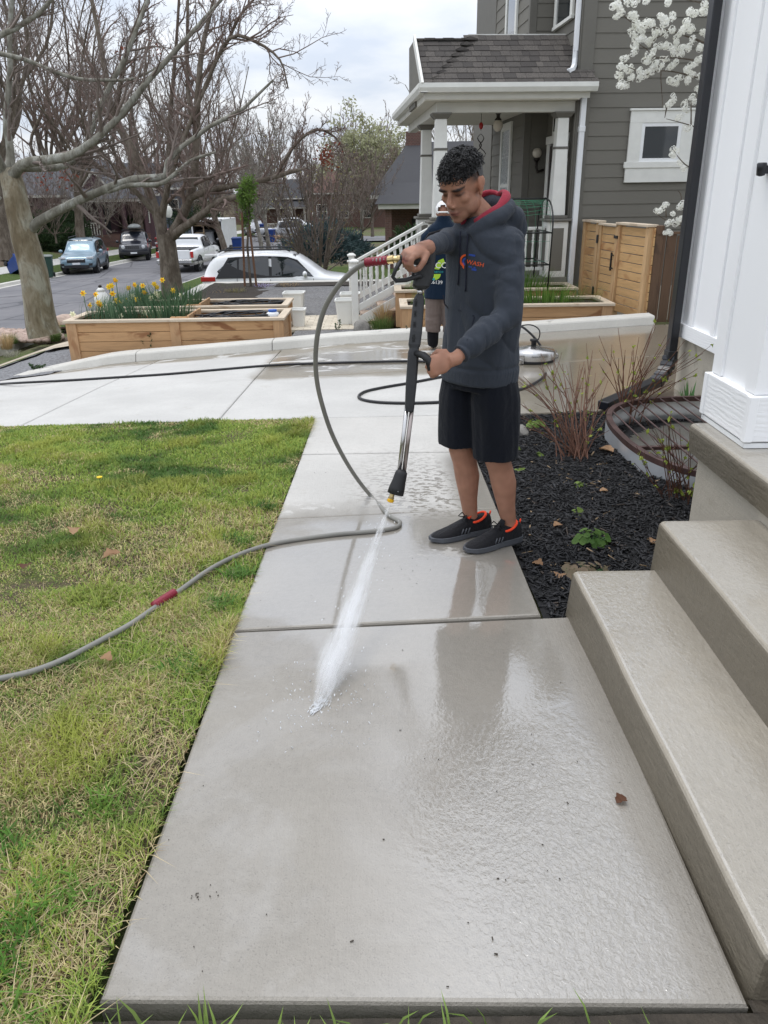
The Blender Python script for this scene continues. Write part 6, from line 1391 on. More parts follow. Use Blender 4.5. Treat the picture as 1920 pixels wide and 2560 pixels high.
def fist(m, wrist, d, n, s, k=1.0, grip=.016, open_=0.0):
    """closed hand: d wrist to knuckles, n out of the palm, s towards the thumb side"""
    d, n, s = [v_.normalized() for v_ in (d, n, s)]; W = Vector(wrist)
    mm = Matrix((d, s, n)).transposed()
    m.ball(W+d*.045*k, (.052*k, .041*k, .020*k), 14, 9, mm); m.ball(W+d*.072*k+n*.002, (.026*k, .042*k, .017*k), 14, 9, mm)
    m.tube([W-d*.04, W+d*.02*k], [.026*k, .028*k], 12)
    for i, (o, L) in enumerate(((.029, .95), (.010, 1.05), (-.010, 1.0), (-.028, .82))):
        p0 = W+d*(.086-.004*abs(i-1))*k+s*o*k; p1 = p0+d*.020*L*k+n*.026*L*k; p2 = p1-d*.012*L*k+n*.024*L*k; p3 = p2-d*.024*L*k-n*.004*k
        m.tube([p0-d*.02*k, p0, p0+d*.014*k+n*.010*k, p1, p2, p3], [.0095*k, .0105*k, .0100*k, .0096*k, .0090*k, .0075*k], 10); m.ball(p0, .0108*k, 8, 6); m.ball(p1, .0098*k, 8, 6); m.ball(p3, .0076*k, 8, 6)
    t0 = W+d*.022*k+s*.034*k+n*.006*k; t1 = t0+d*.030*k+s*.016*k+n*.016*k; t2 = t1+d*.022*k-s*.006*k+n*.020*k; t3 = t2+d*.008*k-s*.018*k+n*.010*k
    m.tube([t0-d*.01*k, t0, t1, t2, t3], [.014*k, .0145*k, .0118*k, .0108*k, .0085*k], 10); m.ball(t3, .0086*k, 8, 6)
def fold_noise(me, amp, fx, seed, along=None):
    V = coords(me); N = normals(me); D = np.array([amp*(noise.noise((p_[0]*fx[0]+seed, p_[1]*fx[1], p_[2]*fx[2])) + .5*noise.noise((p_[0]*fx[0]*2.1, p_[1]*fx[1]*2.1+seed, p_[2]*fx[2]*2.1))) for p_ in V]); setco(me, V+N*D[:, None])
# ---------------------------------------------------------------- the man with the pressure washer
fB_ = Vector((-.78, -.625, 0)).normalized(); lB = Vector((-fB_.y, fB_.x, 0)); uB = Vector((0, 0, 1))
zf = lambda x, y: -SL*y
mx_, my_ = .50, 3.46
MAN = empty('person', (mx_, my_, zf(0, my_)), 0, 'man in grey hoodie and black shorts aiming a pressure washer wand', 'person'); MO = Vector(MAN.location)
def mk(me, name, parent=MAN, o=None):
    o = o or MO; setco(me, coords(me)-np.array(o)); return link(name, me, parent)
J_ = dict(pel=at(1198, 915, 3.46), chest=at(1208, 660, 3.45), neck=at(1207, 552, 3.45), shL=at(1272, 606, 3.35), shR=at(1140, 590, 3.55),
    elL=at(1270, 785, 3.25), wrL=at(1142, 893, 3.10), elR=at(1110, 606, 3.40), wrR=at(1066, 620, 3.20), hipR=at(1160, 930, 3.52), hipL=at(1238, 935, 3.40), knR=at(1152, 1120, 3.49), knL=at(1240, 1140, 3.40), anR=at(1176, 1288, 3.56), anL=at(1272, 1305, 3.45))
# head frame
HF = Vector((-.56, -.72, -.42)).normalized(); HL = Vector((.79, -.61, .0)); HL = (HL - HF*HL.dot(HF)).normalized(); HU = HL.cross(HF).normalized()
if HU.z < 0: HU = -HU
HC = at(1155, 468, 3.40)
def hp(l, f, u): return HC + HL*l + HF*f + HU*u
HM = Matrix((HL, HF, HU)).transposed()
m = MB(); bl = lambda c_, r_, nu=14, nv=9: m.ball(hp(*c_), r_, nu, nv, HM)
bl((0, -.018, .030), (.074, .094, .092), 20, 12); bl((0, .028, -.035), (.060, .066, .082), 18, 12); bl((0, .050, -.074), (.046, .043, .042)); bl((0, .072, -.099), (.025, .019, .018)); bl((0, .060, .040), (.060, .032, .045))
for s_ in (-1, 1):
    bl((s_*.030, .083, .026), (.028, .012, .009)); bl((s_*.042, .060, -.016), (.022, .022, .021)); bl((s_*.031, .074, .006), (.014, .012, .010)); bl((s_*.012, .103, -.034), (.009, .010, .008)); bl((s_*.046, .014, -.062), (.023, .050, .036))
    bl((s_*.078, -.018, .002), (.010, .018, .033)); bl((s_*.085, -.028, .013), (.008, .013, .022)); bl((s_*.077, -.010, -.028), (.008, .010, .012))
m.tube([hp(0, .084, .022), hp(0, .098, .002), hp(0, .113, -.022), hp(0, .108, -.036)], [.009, .0095, .0120, .009], 10)
bl((0, .096, -.060), (.022, .008, .0055)); bl((0, .093, -.072), (.019, .009, .0065)); bl((0, .085, -.050), (.020, .012, .012))
nk = J_['neck']; m.tube([hp(0, -.035, -.030), hp(0, -.030, -.085), nk+uB*.01, nk-uB*.08], [.056, .056, .062, .085], 16)
# torso and limbs of the body under the clothes
pel, chst = J_['pel'], J_['chest']
m.loft([ring(nk-uB*.06, lB, fB_, .10, .07), ring(chst+uB*.05, lB, fB_, .16, .10), ring(chst-uB*.10, lB, fB_, .155, .105), ring((chst+pel)/2, lB, fB_, .125, .085), ring(pel+uB*.04, lB, fB_, .115, .08), ring(pel-uB*.10, lB, fB_, .115, .08)])
for a, b, c_ in (('shL', 'elL', 'wrL'), ('shR', 'elR', 'wrR')): m.tube([chst+(J_[a]-chst)*.6, J_[a], (J_[a]+J_[b])/2, J_[b], J_[b]*.6+J_[c_]*.4, J_[c_]], [.035, .036, .034, .030, .032, .027], 12)
for a, b, c_ in (('hipR', 'knR', 'anR'), ('hipL', 'knL', 'anL')):
    h_, k_, a_ = J_[a], J_[b], J_[c_]; bk = -fB_
    m.tube([h_, h_*.5+k_*.5, h_*.12+k_*.88, k_+bk*.0, k_*.82+a_*.18+bk*.012, k_*.58+a_*.42+bk*.016, k_*.25+a_*.75+bk*.004, a_, a_-uB*.05], [.070, .070, .060, .059, .058, .060, .043, .036, .040], 16); m.ball(a_+lB*.022, .016, 8, 6); m.ball(a_-lB*.022, .016, 8, 6)
# hands: right closed over the gun's rear handle, left round the side grip
gA = at(1062, 655, 3.20); gB = at(992, 648, 3.10)
hd = (gB-gA).normalized()
fist(m, at(1060, 622, 3.17), at(1008, 640, 3.075)-at(1060, 622, 3.17), Vector((.05, .32, -.94)), Vector((.55, -.80, -.2)), 1.12)
fist(m, at(1128, 900, 3.08), at(1066, 920, 3.02)-at(1132, 898, 3.09), Vector((.0, .75, -.35)), Vector((-.15, .25, .9)), 1.08)
body = remesh(m, 'body', .0048, 3, M_skin)
V = coords(body); Hm = np.array([[*HL], [*HF], [*HU]]); q = (V-np.array(HC)) @ Hm.T; l_, f_, u_ = q[:, 0], q[:, 1], q[:, 2]
sk = np.array([.335, .170, .112]); C = np.repeat(sk[None], len(V), 0); nz = np.array([noise.noise((p_[0]*30, p_[1]*30, p_[2]*30)) for p_ in V])[:, None]; C *= 1+.16*nz
inh = (u_ > -.13) & (np.abs(l_) < .10) & (f_ > -.13)
def blend(mask, c_, k=1.0):
    w_ = (np.clip(mask, 0, 1)*k)[:, None]; return C*(1-w_)+np.array(c_)*w_
g = lambda x, c_, s_: np.exp(-((x-c_)/s_)**2)
C = blend(g(np.abs(l_), .034, .020)*g(u_, .0255+.004*np.clip((np.abs(l_)-.02)/.03, 0, 1), .0052)*(f_ > .055)*2.4*inh, (.006, .005, .005))           # brows
C = blend(g(np.abs(l_), .032, .014)*g(u_, .005, .0052)*(f_ > .055)*1.8*inh, (.02, .012, .010))         # lash line of lowered eyes
C = blend(g(np.abs(l_), .032, .020)*g(u_, .010, .013)*(f_ > .05)*.6*inh, (.15, .065, .042))
C = blend(g(l_, 0, .022)*g(u_, -.066, .0085)*(f_ > .075)*1.2*inh, (.26, .085, .07)); C = blend(g(l_, 0, .021)*g(u_, -.0655, .0022)*(f_ > .08)*1.2*inh, (.09, .03, .03))
C = blend(((u_ < -.045)*(f_ > .01)*inh)*.22 + g(u_, -.052, .006)*g(l_, 0, .024)*(f_ > .07)*.35*inh, (.12, .07, .055))
C = blend(g(np.abs(l_), .078, .008)*g(u_, -.0, .03)*(f_ < .02)*.5*inh, (.42, .15, .09))
fade = np.clip((u_-.012)/.02, 0, 1)*np.clip((.035-f_)/.03, 0, 1)*inh*np.clip((.0790-np.abs(l_))/.003, 0, 1); C = blend(fade*.85, (.012, .011, .012))
setcol(body, C); mk(body, 'body')
# short sides and curly top of the hair
m = MB(); m.ball(hp(0, -.022, .038), (.0775, .0965, .0915), 24, 16, HM); cap = m.mesh('hair_cap', None, True)
bm = bmesh.new(); bm.from_mesh(cap)
def hl(p_): d = p_-HC; return d.dot(HL), d.dot(HF), d.dot(HU)
dele = [v for v in bm.verts if (lambda l, f, u: (f > .030 and u < .070) or u < -.055 + .06*(f > -.045) + .05*(f > .0))(*hl(v.co))]
bmesh.ops.delete(bm, geom=dele, context='VERTS'); bm.to_mesh(cap); bm.free()
M_hair = mat('black hair', (.0065, .006, .0065), .42, .25, 60, .4, 300, spec=.5); cap.materials.append(M_hair)
hair = mk(cap, 'hair')
rs = random.Random(12); m = MB(); cnt = 0
while cnt < 1300:
    th = rs.random()*2*math.pi; u0 = rs.random(); f0 = math.cos(th)*math.sqrt(1-u0*u0); l0 = math.sin(th)*math.sqrt(1-u0*u0)
    l, f, u = l0*.077, f0*.098-.020, u0*.094+.038
    if u < .070 and not (f > .02 and u > .055): continue
    if f > .072 and u < .058: continue
    n_ = Vector((l0, f0, u0+.2)).normalized(); c0 = Vector((l, f, u)); t1 = n_.orthogonal().normalized(); t2 = n_.cross(t1); ph = rs.random()*6.28; rr = .0035+.0065*rs.random(); up_ = .003+.018*rs.random()**1.6; turns = 1.2+rs.random()
    drift = (t1*math.cos(ph)+t2*math.sin(ph))*.014 + Vector((0, .010*max(0, f0), 0))
    pts = []
    for k in range(9):
        s_ = k/8; a = ph+s_*turns*6.28; p_ = c0+n_*(up_*s_**.8)+drift*s_+(t1*math.cos(a)+t2*math.sin(a))*rr*(.5+.7*s_); pts.append(hp(*p_))
    m.tube(pts, [.0020]*6+[.0018, .0015, .0008], 3); cnt += 1
o = m.build('curls', M_hair, hair, smooth=True); setco(o.data, coords(o.data)-np.array(MO))
# hoodie
m = MB()
cs = [((1198, 950, 3.465), .178, .148), ((1199, 925, 3.465), .182, .150), ((1202, 895, 3.46), .180, .148), ((1206, 800, 3.46), .178, .140), ((1210, 700, 3.455), .182, .132), ((1211, 630, 3.45), .188, .126), ((1208, 588, 3.45), .165, .118), ((1209, 560, 3.45), .115, .10), ((1209, 540, 3.45), .085, .085)]
m.loft([ring(at(*c_), lB, fB_, a, b, 24, 2.4) for c_, a, b in cs])
def sleeve(sh, el, wr, r_):
    a, b, c_ = J_[sh], J_[el], J_[wr]; inn = chst+(a-chst)*.55+uB*.04
    m.tube([inn, a-uB*.01, a*.6+b*.4, b, b*.65+c_*.35, b*.3+c_*.7, b*.06+c_*.94], [r_*.95, r_, r_*.93, r_*.82, r_*.80, r_*.72, r_*.60], 16); m.ball(a-uB*.012, r_*1.0, 14, 10); m.ball(b, r_*.82, 12, 8)
sleeve('shL', 'elL', 'wrL', .076); sleeve('shR', 'elR', 'wrR', .058)
NBs = at(1206, 548, 3.44); pth = []
for a in lin(0, 2*math.pi, 20)[:-1]:
    f, l = math.cos(a), math.sin(a); pth.append(NBs + fB_*(.098*f-.008) + lB*(.104*l) + uB*(-.055*max(0, f)**1.3*1.0 + .055*max(0, -f) + .018*abs(l)))
pth.append(pth[0]); m.tube(pth, [.034-.006*math.cos(2*math.pi*i/20) for i in range(21)], 12)
mmB = Matrix((lB, fB_, uB)).transposed()
m.ball(NBs-fB_*.135+uB*-.040, (.125, .070, .095), 18, 12, mmB); m.ball(NBs-fB_*.11+lB*.07+uB*.0, (.062, .062, .065), 14, 10, mmB); m.ball(NBs-fB_*.11-lB*.07, (.062, .062, .065), 14, 10, mmB)
hd_me = remesh(m, 'hoodie', .0065, 4, M_hood)
# folds: gathered across the sleeves at the elbow and cuff, drag lines down the body
V = coords(hd_me); N = normals(hd_me); D = np.zeros(len(V))
for a, b, s_ in ((J_['shL'], J_['elL'], 3), (J_['elL'], J_['wrL'], 4), (J_['shR'], J_['elR'], 5), (J_['elR'], J_['wrR'], 6)):
    ax = np.array((b-a).normalized()); rel = V-np.array(a); t_ = rel @ ax; L = (b-a).length; dist = np.linalg.norm(rel-t_[:, None]*ax, axis=1)
    w_ = np.clip(1.25-dist/.085, 0, 1)*np.clip((t_+.02)/.05, 0, 1)*np.clip((L-.035-t_)/.05, 0, 1); nn = np.array([noise.noise((p_[0]*9+s_, p_[1]*9, p_[2]*9)) for p_ in V])
    rd_ = np.array([1-abs(noise.noise((p_[0]*9+s_, p_[1]*9, p_[2]*9+t__*26))) for p_, t__ in zip(V, t_)]); D += w_*(-.017*rd_**7*np.clip(t_/L-.05, .25, 1)+.006*nn+.003*np.sin(t_*95+nn*5+s_))
nn = np.array([noise.noise((p_[0]*16, p_[1]*16, p_[2]*3.2)) + .6*noise.noise((p_[0]*7, p_[1]*7+4, p_[2]*5)) for p_ in V]); hemz = at(1193, 930, 3.465).z
rd_ = np.array([1-abs(noise.noise((p_[0]*5.5+p_[2]*3.5, p_[1]*5.5, p_[2]*2.6+3))) for p_ in V]); D += (.0065*nn-.011*rd_**9)*np.clip((V[:, 2]-hemz-.02)/.05, 0, 1); D += np.where(V[:, 2] < hemz+.035, .0012*np.sin(np.arctan2(V[:, 0]-mx_, V[:, 1]-my_)*150), 0); D -= .006*np.exp(-((V[:, 2]-hemz-.042)/.008)**2)
setco(hd_me, V+N*D[:, None]); HB = BVHTree.FromPolygons([Vector(p_) for p_ in coords(hd_me)], [tuple(p_.vertices) for p_ in hd_me.polygons])
hoodie = mk(hd_me, 'hoodie')
# red lining showing inside the collar
m = MB(); pth = []
for a in lin(-2.75, 2.75, 24):
    f, l = math.cos(a+math.pi), math.sin(a+math.pi); pth.append(NBs + fB_*(.088*f-.010) + lB*(.090*l) + uB*(-.035*max(0, f) + .088*max(0, -f) + .045*abs(l)))
m.tube(pth, [.013]*len(pth), 10, flat=1.6); o = m.build('hood_lining', M_hoodred, hoodie, smooth=True); setco(o.data, coords(o.data)-np.array(MO))
# drawcords, kangaroo pocket seam, chest print: laid on the cloth
def lay(p_, off=.003, dirv=None):
    d = dirv or fB_; hit_ = HB.ray_cast(Vector(p_)+d*.35, -d, .7); return (hit_[0]+hit_[1]*off) if hit_[0] is not None else Vector(p_)
def pxl(x, y, off=.003):    # on the hoodie along the line of sight
    d = ray(x, y).normalized(); h_ = HB.ray_cast(Vector((0, 0, CAM_H)), d, 8); return (h_[0]-d*off) if h_[0] is not None else at(x, y, 3.3)
for pts in ([(1151, 578), (1150, 620), (1148, 660), (1146, 700), (1145, 712)], [(1170, 584), (1167, 620), (1165, 680), (1164, 720), (1163, 728)]):
    o = MB().tube([pxl(x, y, .005) for x, y in pts], [.0035, .0035, .0035, .0035, .005], 6).build('drawcord', M_cord, hoodie, smooth=True); setco(o.data, coords(o.data)-np.array(MO))
for pts in ([(1108, 738), (1112, 760), (1118, 768), (1150, 776), (1185, 790)], [(1186, 792), (1180, 815), (1168, 850)]):
    o = MB().tube([pxl(x, y, .001) for x, y in pts], .0028, 5).build('pocket_seam', M_cord, hoodie, smooth=True); setco(o.data, coords(o.data)-np.array(MO))
def textmesh(s_, size, mt):
    cu = bpy.data.curves.new('t', 'FONT'); cu.body = s_; cu.size = size; cu.align_x = 'CENTER'; cu.align_y = 'CENTER'; cu.resolution_u = 2; o = bpy.data.objects.new('t', cu); col.objects.link(o); bpy.context.view_layer.update()
    dg = bpy.context.evaluated_depsgraph_get(); me = bpy.data.meshes.new_from_object(o.evaluated_get(dg)); bpy.data.objects.remove(o)
    bm = bmesh.new(); bm.from_mesh(me); bmesh.ops.triangulate(bm, faces=bm.faces); bmesh.ops.subdivide_edges(bm, edges=[e for e in bm.edges if e.calc_length() > size*.25], cuts=1); bm.to_mesh(me); bm.free(); me.materials.clear(); me.materials.append(mt); return me
M_por = mat('orange print', (.72, .10, .02), .7); M_pbl = mat('blue print', (.02, .06, .30), .7); M_pwh = mat('white print', (.72, .72, .70), .7); M_pgr = mat('lime print', (.32, .50, .03), .7); M_ptl = mat('teal print', (.02, .25, .28), .7)
def print_px(me, name, mt, x0, y0, sx, rot, off, parent, skew=0.0):
    """flat artwork (metres/1000 units) laid on the cloth where the photograph shows it"""
    V = coords(me); c_, s_ = math.cos(rot), math.sin(rot); out = []
    for p_ in V:
        x, y = p_[0]*sx, -p_[1]*sx; out.append(pxl(x0+x*c_-y*s_, y0+x*s_+y*c_, off))
    setco(me, np.array([tuple(q) for q in out])-np.array(MO)); me.materials.clear(); me.materials.append(mt); return link(name, me, parent)
print_px(textmesh('WASH', 1.0, M_por), 'print_letters', M_por, 1188, 659, 15.5, .22, .003, hoodie)
def disc(poly): me = bpy.data.meshes.new('p'); bm = bmesh.new(); vs_ = [bm.verts.new((x, y, 0)) for x, y in poly]; bm.faces.new(vs_); bmesh.ops.triangulate(bm, faces=bm.faces); bm.to_mesh(me); bm.free(); return me
arc = lambda r0, r1, a0, a1: [(r0*math.cos(a), r0*math.sin(a)) for a in lin(a0, a1, 8)] + [(r1*math.cos(a), r1*math.sin(a)) for a in lin(a1, a0, 8)]
print_px(disc(arc(1.0, .72, R(95), R(240))), 'print_arc', M_por, 1166, 652, 17, 0, .0025, hoodie); print_px(disc(arc(.62, .34, R(80), R(270))), 'print_arc', M_pbl, 1166, 654, 17, 0, .0025, hoodie); print_px(disc([(-.3, .5), (.1, .2), (-.05, -.9), (-.35, -.5)]), 'print_flame', M_por, 1160, 662, 12, 0, .0025, hoodie)
for x, y, w_, h_ in ((1180, 638, .9, .26), (1185, 674, .7, .30), (1180, 668, 1.0, .18)): print_px(disc([(-w_/2, -h_/2), (w_/2, -h_/2), (w_/2, h_/2), (-w_/2, h_/2)]), 'print_block', M_pbl, x, y, 18, .18, .0025, hoodie)
# shorts
m = MB(); m.loft([ring(pel+uB*.08, lB, fB_, .130, .10, 22), ring(pel+uB*.0, lB, fB_, .152, .120, 22), ring(pel-uB*.09, lB, fB_, .160, .128, 22)])
for a, b, y1 in (('hipR', 'knR', at(1140, 1108, 3.50)), ('hipL', 'knL', at(1222, 1142, 3.41))):
    h_, k_ = J_[a], J_[b]; e_ = Vector((k_.x, k_.y, y1.z+.004)); m.loft([ring(h_+uB*.02, lB, fB_, .080, .100, 18), ring(h_*.7+k_*.3, lB, fB_, .101, .116, 18), ring(h_*.3+k_*.7, lB, fB_, .100, .110, 18), ring(e_+uB*.01, lB, fB_, .098, .106, 18), ring(e_, lB, fB_, .097, .105, 18)])
sh_me = remesh(m, 'shorts', .0065, 2, M_short); fold_noise(sh_me, .0065, (12, 12, 4), 9); mk(sh_me, 'shorts')
# running shoes
def shoe(toe, heel, an, side):
    d = (toe-heel); d.z = 0; L = d.length+.02; d.normalize(); s = Vector((-d.y, d.x, 0)); z0 = zf(0, heel.y)+.002; H0 = Vector((heel.x, heel.y, z0))-d*.01
    e_ = empty('shoe'); e_.parent = MAN; e_.location = (0, 0, 0)
    sl_ = lambda t_: Vector((0, 0, -SL*d.y*t_*L))
    P = lambda t_, y, z: H0 + d*(t_*L) + s*y + uB*z + sl_(t_)
    st = [(0, .024, .088), (.03, .033, .106), (.12, .038, .108), (.25, .038, .098), (.38, .037, .104), (.48, .041, .093), (.60, .047, .076), (.75, .049, .058), (.88, .043, .047), (.96, .028, .038), (1.0, .012, .028)]
    m = MB(); m.loft([[P(t_, w_*k_, .018+(h_-.018)*z_) for k_, z_ in ((-1.0, .0), (-1.05, .30), (-.86, .68), (-.45, .96), (0, 1.0), (.45, .96), (.86, .68), (1.05, .30), (1.0, 0))] for t_, w_, h_ in st]); up_ = remesh(m, 'upper', .004, 3, M_shoe); setco(up_, coords(up_)-np.array(MO)); link('upper', up_, e_)
    m = MB(); m.loft([[P(t_, w_*1.10*k_, z_) for k_, z_ in ((-.92, 0.0+.012*max(0, t_-.85)*6), (-1.06, .010), (-1.05, .037-.008*t_), (1.05, .037-.008*t_), (1.06, .010), (.92, 0.0+.012*max(0, t_-.85)*6))] for t_, w_, h_ in [(-.02, .020, 0)]+st[1:-1]+[(1.02, .014, 0)]]); o = m.build('sole', M_sole, e_, bevel=.004, seg=2); setco(o.data, coords(o.data)-np.array(MO))
    m = MB(); cpt = []
    for a in lin(0, 2*math.pi, 18): f, l = math.cos(a), math.sin(a); cpt.append(P(.235+.150*f, .0335*l, .086+.024*(-f)+.012*max(0, f)))
    m.tube(cpt, .0065, 8); o = m.build('collar', M_orange, e_, smooth=True); setco(o.data, coords(o.data)-np.array(MO))
    o = MB().tube([P(.015, .0, .088), P(-.003, 0, .106), P(-.008, 0, .114)], [.010, .009, .006], 8, flat=.5).build('heel_tab', M_orange, e_, smooth=True); setco(o.data, coords(o.data)-np.array(MO))
    o = MB().tube([P(.40, 0, .098), P(.345, 0, .118), P(.33, 0, .130)], [.022, .021, .015], 10, flat=.3).build('tongue', M_orange if side > 0 else M_shoe, e_, smooth=True); setco(o.data, coords(o.data)-np.array(MO))
    m = MB()
    for k in range(5):
        t_ = .42+.055*k; hh = .101-.014*k; m.tube([P(t_, -.027, hh-.012), P(t_+.01, -.010, hh+.003), P(t_+.012, .010, hh+.003), P(t_, .027, hh-.012)], .0032, 6)
    for s_ in (-1, 1): m.tube([P(.42, 0, .108), P(.45, s_*.022, .122), P(.49, s_*.034, .100), P(.46, s_*.018, .100), P(.42, 0, .108)], .003, 6)
    o = m.build('laces', M_shoe, e_, smooth=True); setco(o.data, coords(o.data)-np.array(MO))
    m = MB()
    for k in range(3): m.tube([P(.46+.055*k, .046, .034), P(.42+.055*k, .044, .062)], .0035, 5); m.tube([P(.46+.055*k, -.046, .034), P(.42+.055*k, -.044, .062)], .0035, 5)
    o = m.build('side_stripe', M_sole, e_, smooth=True); setco(o.data, coords(o.data)-np.array(MO))
sA = Vector((.222, 3.455, 0)), Vector((.508, 3.585, 0)); shoe(sA[0], sA[1], J_['anR'], 1); sB = Vector((.378, 3.315, 0)), Vector((.640, 3.462, 0)); shoe(sB[0], sB[1], J_['anL'], -1)
# ---------------------------------------------------------------- pressure washer gun and lance
M_gun = mat('charcoal gun plastic', (.022, .023, .025), .5, .12, 14, .15, 90); M_gunb = mat('black rubber shroud', (.012, .012, .013), .55, .1, 10); M_steel = mat('brushed stainless', (.50, .49, .48), .22, .1, 12, metal=.95); M_brass = mat('brass fitting', (.52, .40, .20), .3, .12, 10, metal=.85); M_yel = mat('yellow nozzle', (.72, .40, .015), .4)
g0 = at(1066, 640, 3.205); g1 = at(1048, 722, 3.185); g2 = at(1036, 862, 3.115); g3 = at(1024, 1015, 3.06); g4 = at(1004, 1180, 3.00); g5 = at(988, 1236, 2.975); g6 = at(983, 1252, 2.968)
GUN = empty('pressure_gun', g1, 0, 'charcoal pressure washer gun with steel lance in the man\'s hands', 'spray gun'); GO = Vector(g1)
def gm(m, name, mt, **k): m.v = [tuple(Vector(q)-GO) for q in m.v]; return m.build(name, mt, GUN, **k)
dn = (g3-g1).normalized(); sd = dn.cross(Vector((0, 1, 0))).normalized(); fw = sd.cross(dn)
sq = lambda c_, a, b: [c_+sd*a*x+fw*b*y for x, y in ((-1, -.7), (-.7, -1), (.7, -1), (1, -.7), (1, .7), (.7, 1), (-.7, 1), (-1, .7))]
gm(MB().loft([sq(at(1072, 618, 3.21), .020, .018), sq(at(1068, 632, 3.207), .034, .024), sq(at(1060, 690, 3.195), .038, .026), sq(at(1052, 716, 3.187), .034, .025), sq(at(1050, 724, 3.185), .020, .018)]), 'body', M_gun, bevel=.003)
for k in range(6): gm(MB().beam(at(1061+k*.6, 634+k*5.5, 3.178), at(1075+k*.6, 633+k*5.5, 3.178), .003, .003), 'vent_slot', M_gunb)
gm(MB().tube([at(1068, 655, 3.20), at(1040, 650, 3.16), at(1000, 646, 3.12)], [.021, .019, .016], 12), 'handle', M_gun, smooth=True)
gm(MB().tube([at(1002, 652, 3.11), at(990, 672, 3.10), at(982, 692, 3.10), at(990, 702, 3.11), at(1015, 700, 3.13), at(1045, 690, 3.165), at(1056, 692, 3.18)], [.010, .008, .008, .0085, .009, .010, .012], 10), 'trigger_guard', M_gun, smooth=True)
gm(MB().tube([at(1038, 668, 3.15), at(1032, 690, 3.15), at(1036, 700, 3.155)], [.007, .006, .005], 8), 'trigger', M_gunb, smooth=True)
gm(MB().tube([at(1050, 722, 3.185), at(1049, 738, 3.182)], .011, 12), 'swivel', M_steel, smooth=True)
gm(MB().loft([sq(at(1049, 736, 3.182), .014, .014), sq(at(1047, 750, 3.18), .022, .020), sq(at(1040, 830, 3.13), .024, .021), sq(g2, .024, .021), sq(at(1035, 872, 3.11), .0185, .018), sq(at(1034, 880, 3.108), .022, .020), sq(at(1028, 960, 3.08), .022, .020), sq(g3, .019, .017), sq(at(1023, 1030, 3.055), .0165, .015)]), 'barrel_cover', M_gun, bevel=.003)
for k in range(5):
    for q in (750, 778, 806, 838): gm(MB().beam(at(1036-.06*(q-750)+0, q+k*4.0, 3.150-.0006*(q-750)), at(1043-.06*(q-750), q-1+k*4.0, 3.150-.0006*(q-750)), .0022, .003), 'vent_slot', M_gunb)
gm(MB().tube([at(1036, 882, 3.105), at(1058, 888, 3.06), at(1072, 900, 3.04), at(1078, 925, 3.035)], [.014, .015, .016, .014], 10), 'side_grip', M_gunb, smooth=True)
off = sd*.011
for s_ in (-1, 1): gm(MB().tube([g3+off*s_, g4+off*s_*.9], .0088, 12), 'lance_tube', M_steel if s_ < 0 else mat('worn steel tube', (.36, .31, .29), .32, .15, 12, metal=.9), smooth=True)
d2 = (g5-g4).normalized()
gm(MB().tube([g4-d2*.01, g4+d2*.0, g4+d2*.012, g4*.6+g5*.4, g4*.3+g5*.7, g5-d2*.002, g5], [.015, .024, .026, .028, .033, .0345, .030], 16), 'shroud', M_gunb, smooth=True)
nz_ = g5-sd*.012
gm(MB().tube([nz_, nz_+d2*.012, nz_+d2*.013, nz_+d2*.020], [.010, .010, .013, .012], 10), 'coupler', M_brass); gm(MB().tube([nz_+d2*.020, nz_+d2*.024, nz_+d2*.034, nz_+d2*.036], [.010, .015, .013, .006], 10), 'nozzle_tip', M_yel)
# ---------------------------------------------------------------- grey high-pressure hose
M_hgrey = mat('grey rubber hose', (.21, .205, .185), .5, .12, 6, .1, 120); M_grip = mat('ribbed crimson sleeve', (.20, .012, .028), .45, .1, 8)
hz = lambda x, y, dz=.014: Vector((x, y, T(x, y)+dz))
pts = [at(985, 648, 3.12), at(960, 650, 3.13), at(925, 654, 3.16), at(900, 664, 3.20), at(870, 688, 3.25), at(840, 722, 3.30), at(812, 770, 3.36), at(795, 830, 3.42), at(789, 890, 3.48), at(792, 950, 3.55), at(805, 1010, 3.64), at(828, 1080, 3.76), at(860, 1145, 3.92), at(895, 1200, 4.06), at(930, 1243, 4.18)]
endp = at(955, 1268, 4.25); gz = lambda x, y: Vector((x, y, -SL*y+.013))
gpt = lambda x, y: (lambda d: Vector((d.x, d.y, 0))*((CAM_H-.013)/(-d.z-SL*d.y)))(ray(x, y))
def gq(x, y): q = gpt(x, y); q.z = -SL*q.y+.013 if q.x > -.61 else T(q.x, q.y)+.020; return q
pts += [gq(968, 1284), gq(985, 1296)]
tail = [gq(1000, 1306), gq(990, 1318), gq(950, 1326), gq(900, 1331), gq(840, 1336), gq(760, 1346), gq(690, 1358), gq(640, 1373), gq(580, 1396), gq(520, 1428), gq(450, 1478), gq(400, 1512), gq(330, 1560), gq(250, 1604), gq(160, 1650), gq(80, 1680), gq(0, 1698), gq(-120, 1722), gq(-300, 1740)]
allp = pts + tail
S_ = spline([(*q, .0105) for q in allp], len(allp)*6)
HS = empty('pressure_hose', (0, 0, 0), 0, 'grey pressure hose looping from the gun across walkway and lawn', 'hose'); MB().tube([Vector(q[:3]) for q in S_], .0112, 10).build('hose_line', M_hgrey, HS, smooth=True)
def sleeve_(a, b, n, r_, name):
    s_ = spline([(*q, 0) for q in (a, (a+b)/2, b)], n*4); pr = []; rr = []
    for i, q in enumerate(s_): pr.append(Vector(q[:3])); rr.append(r_*(1.0 if i % 4 < 2 else .86))
    MB().tube(pr, rr, 12).build(name, M_grip, HS, smooth=True)
sleeve_(at(970, 650, 3.128), at(915, 656, 3.17), 6, .0185, 'grip_sleeve'); q0, q1 = gq(436, 1486), gq(386, 1518); sleeve_(q0+uB*.004, q1+uB*.004, 9, .0195, 'grip_sleeve')
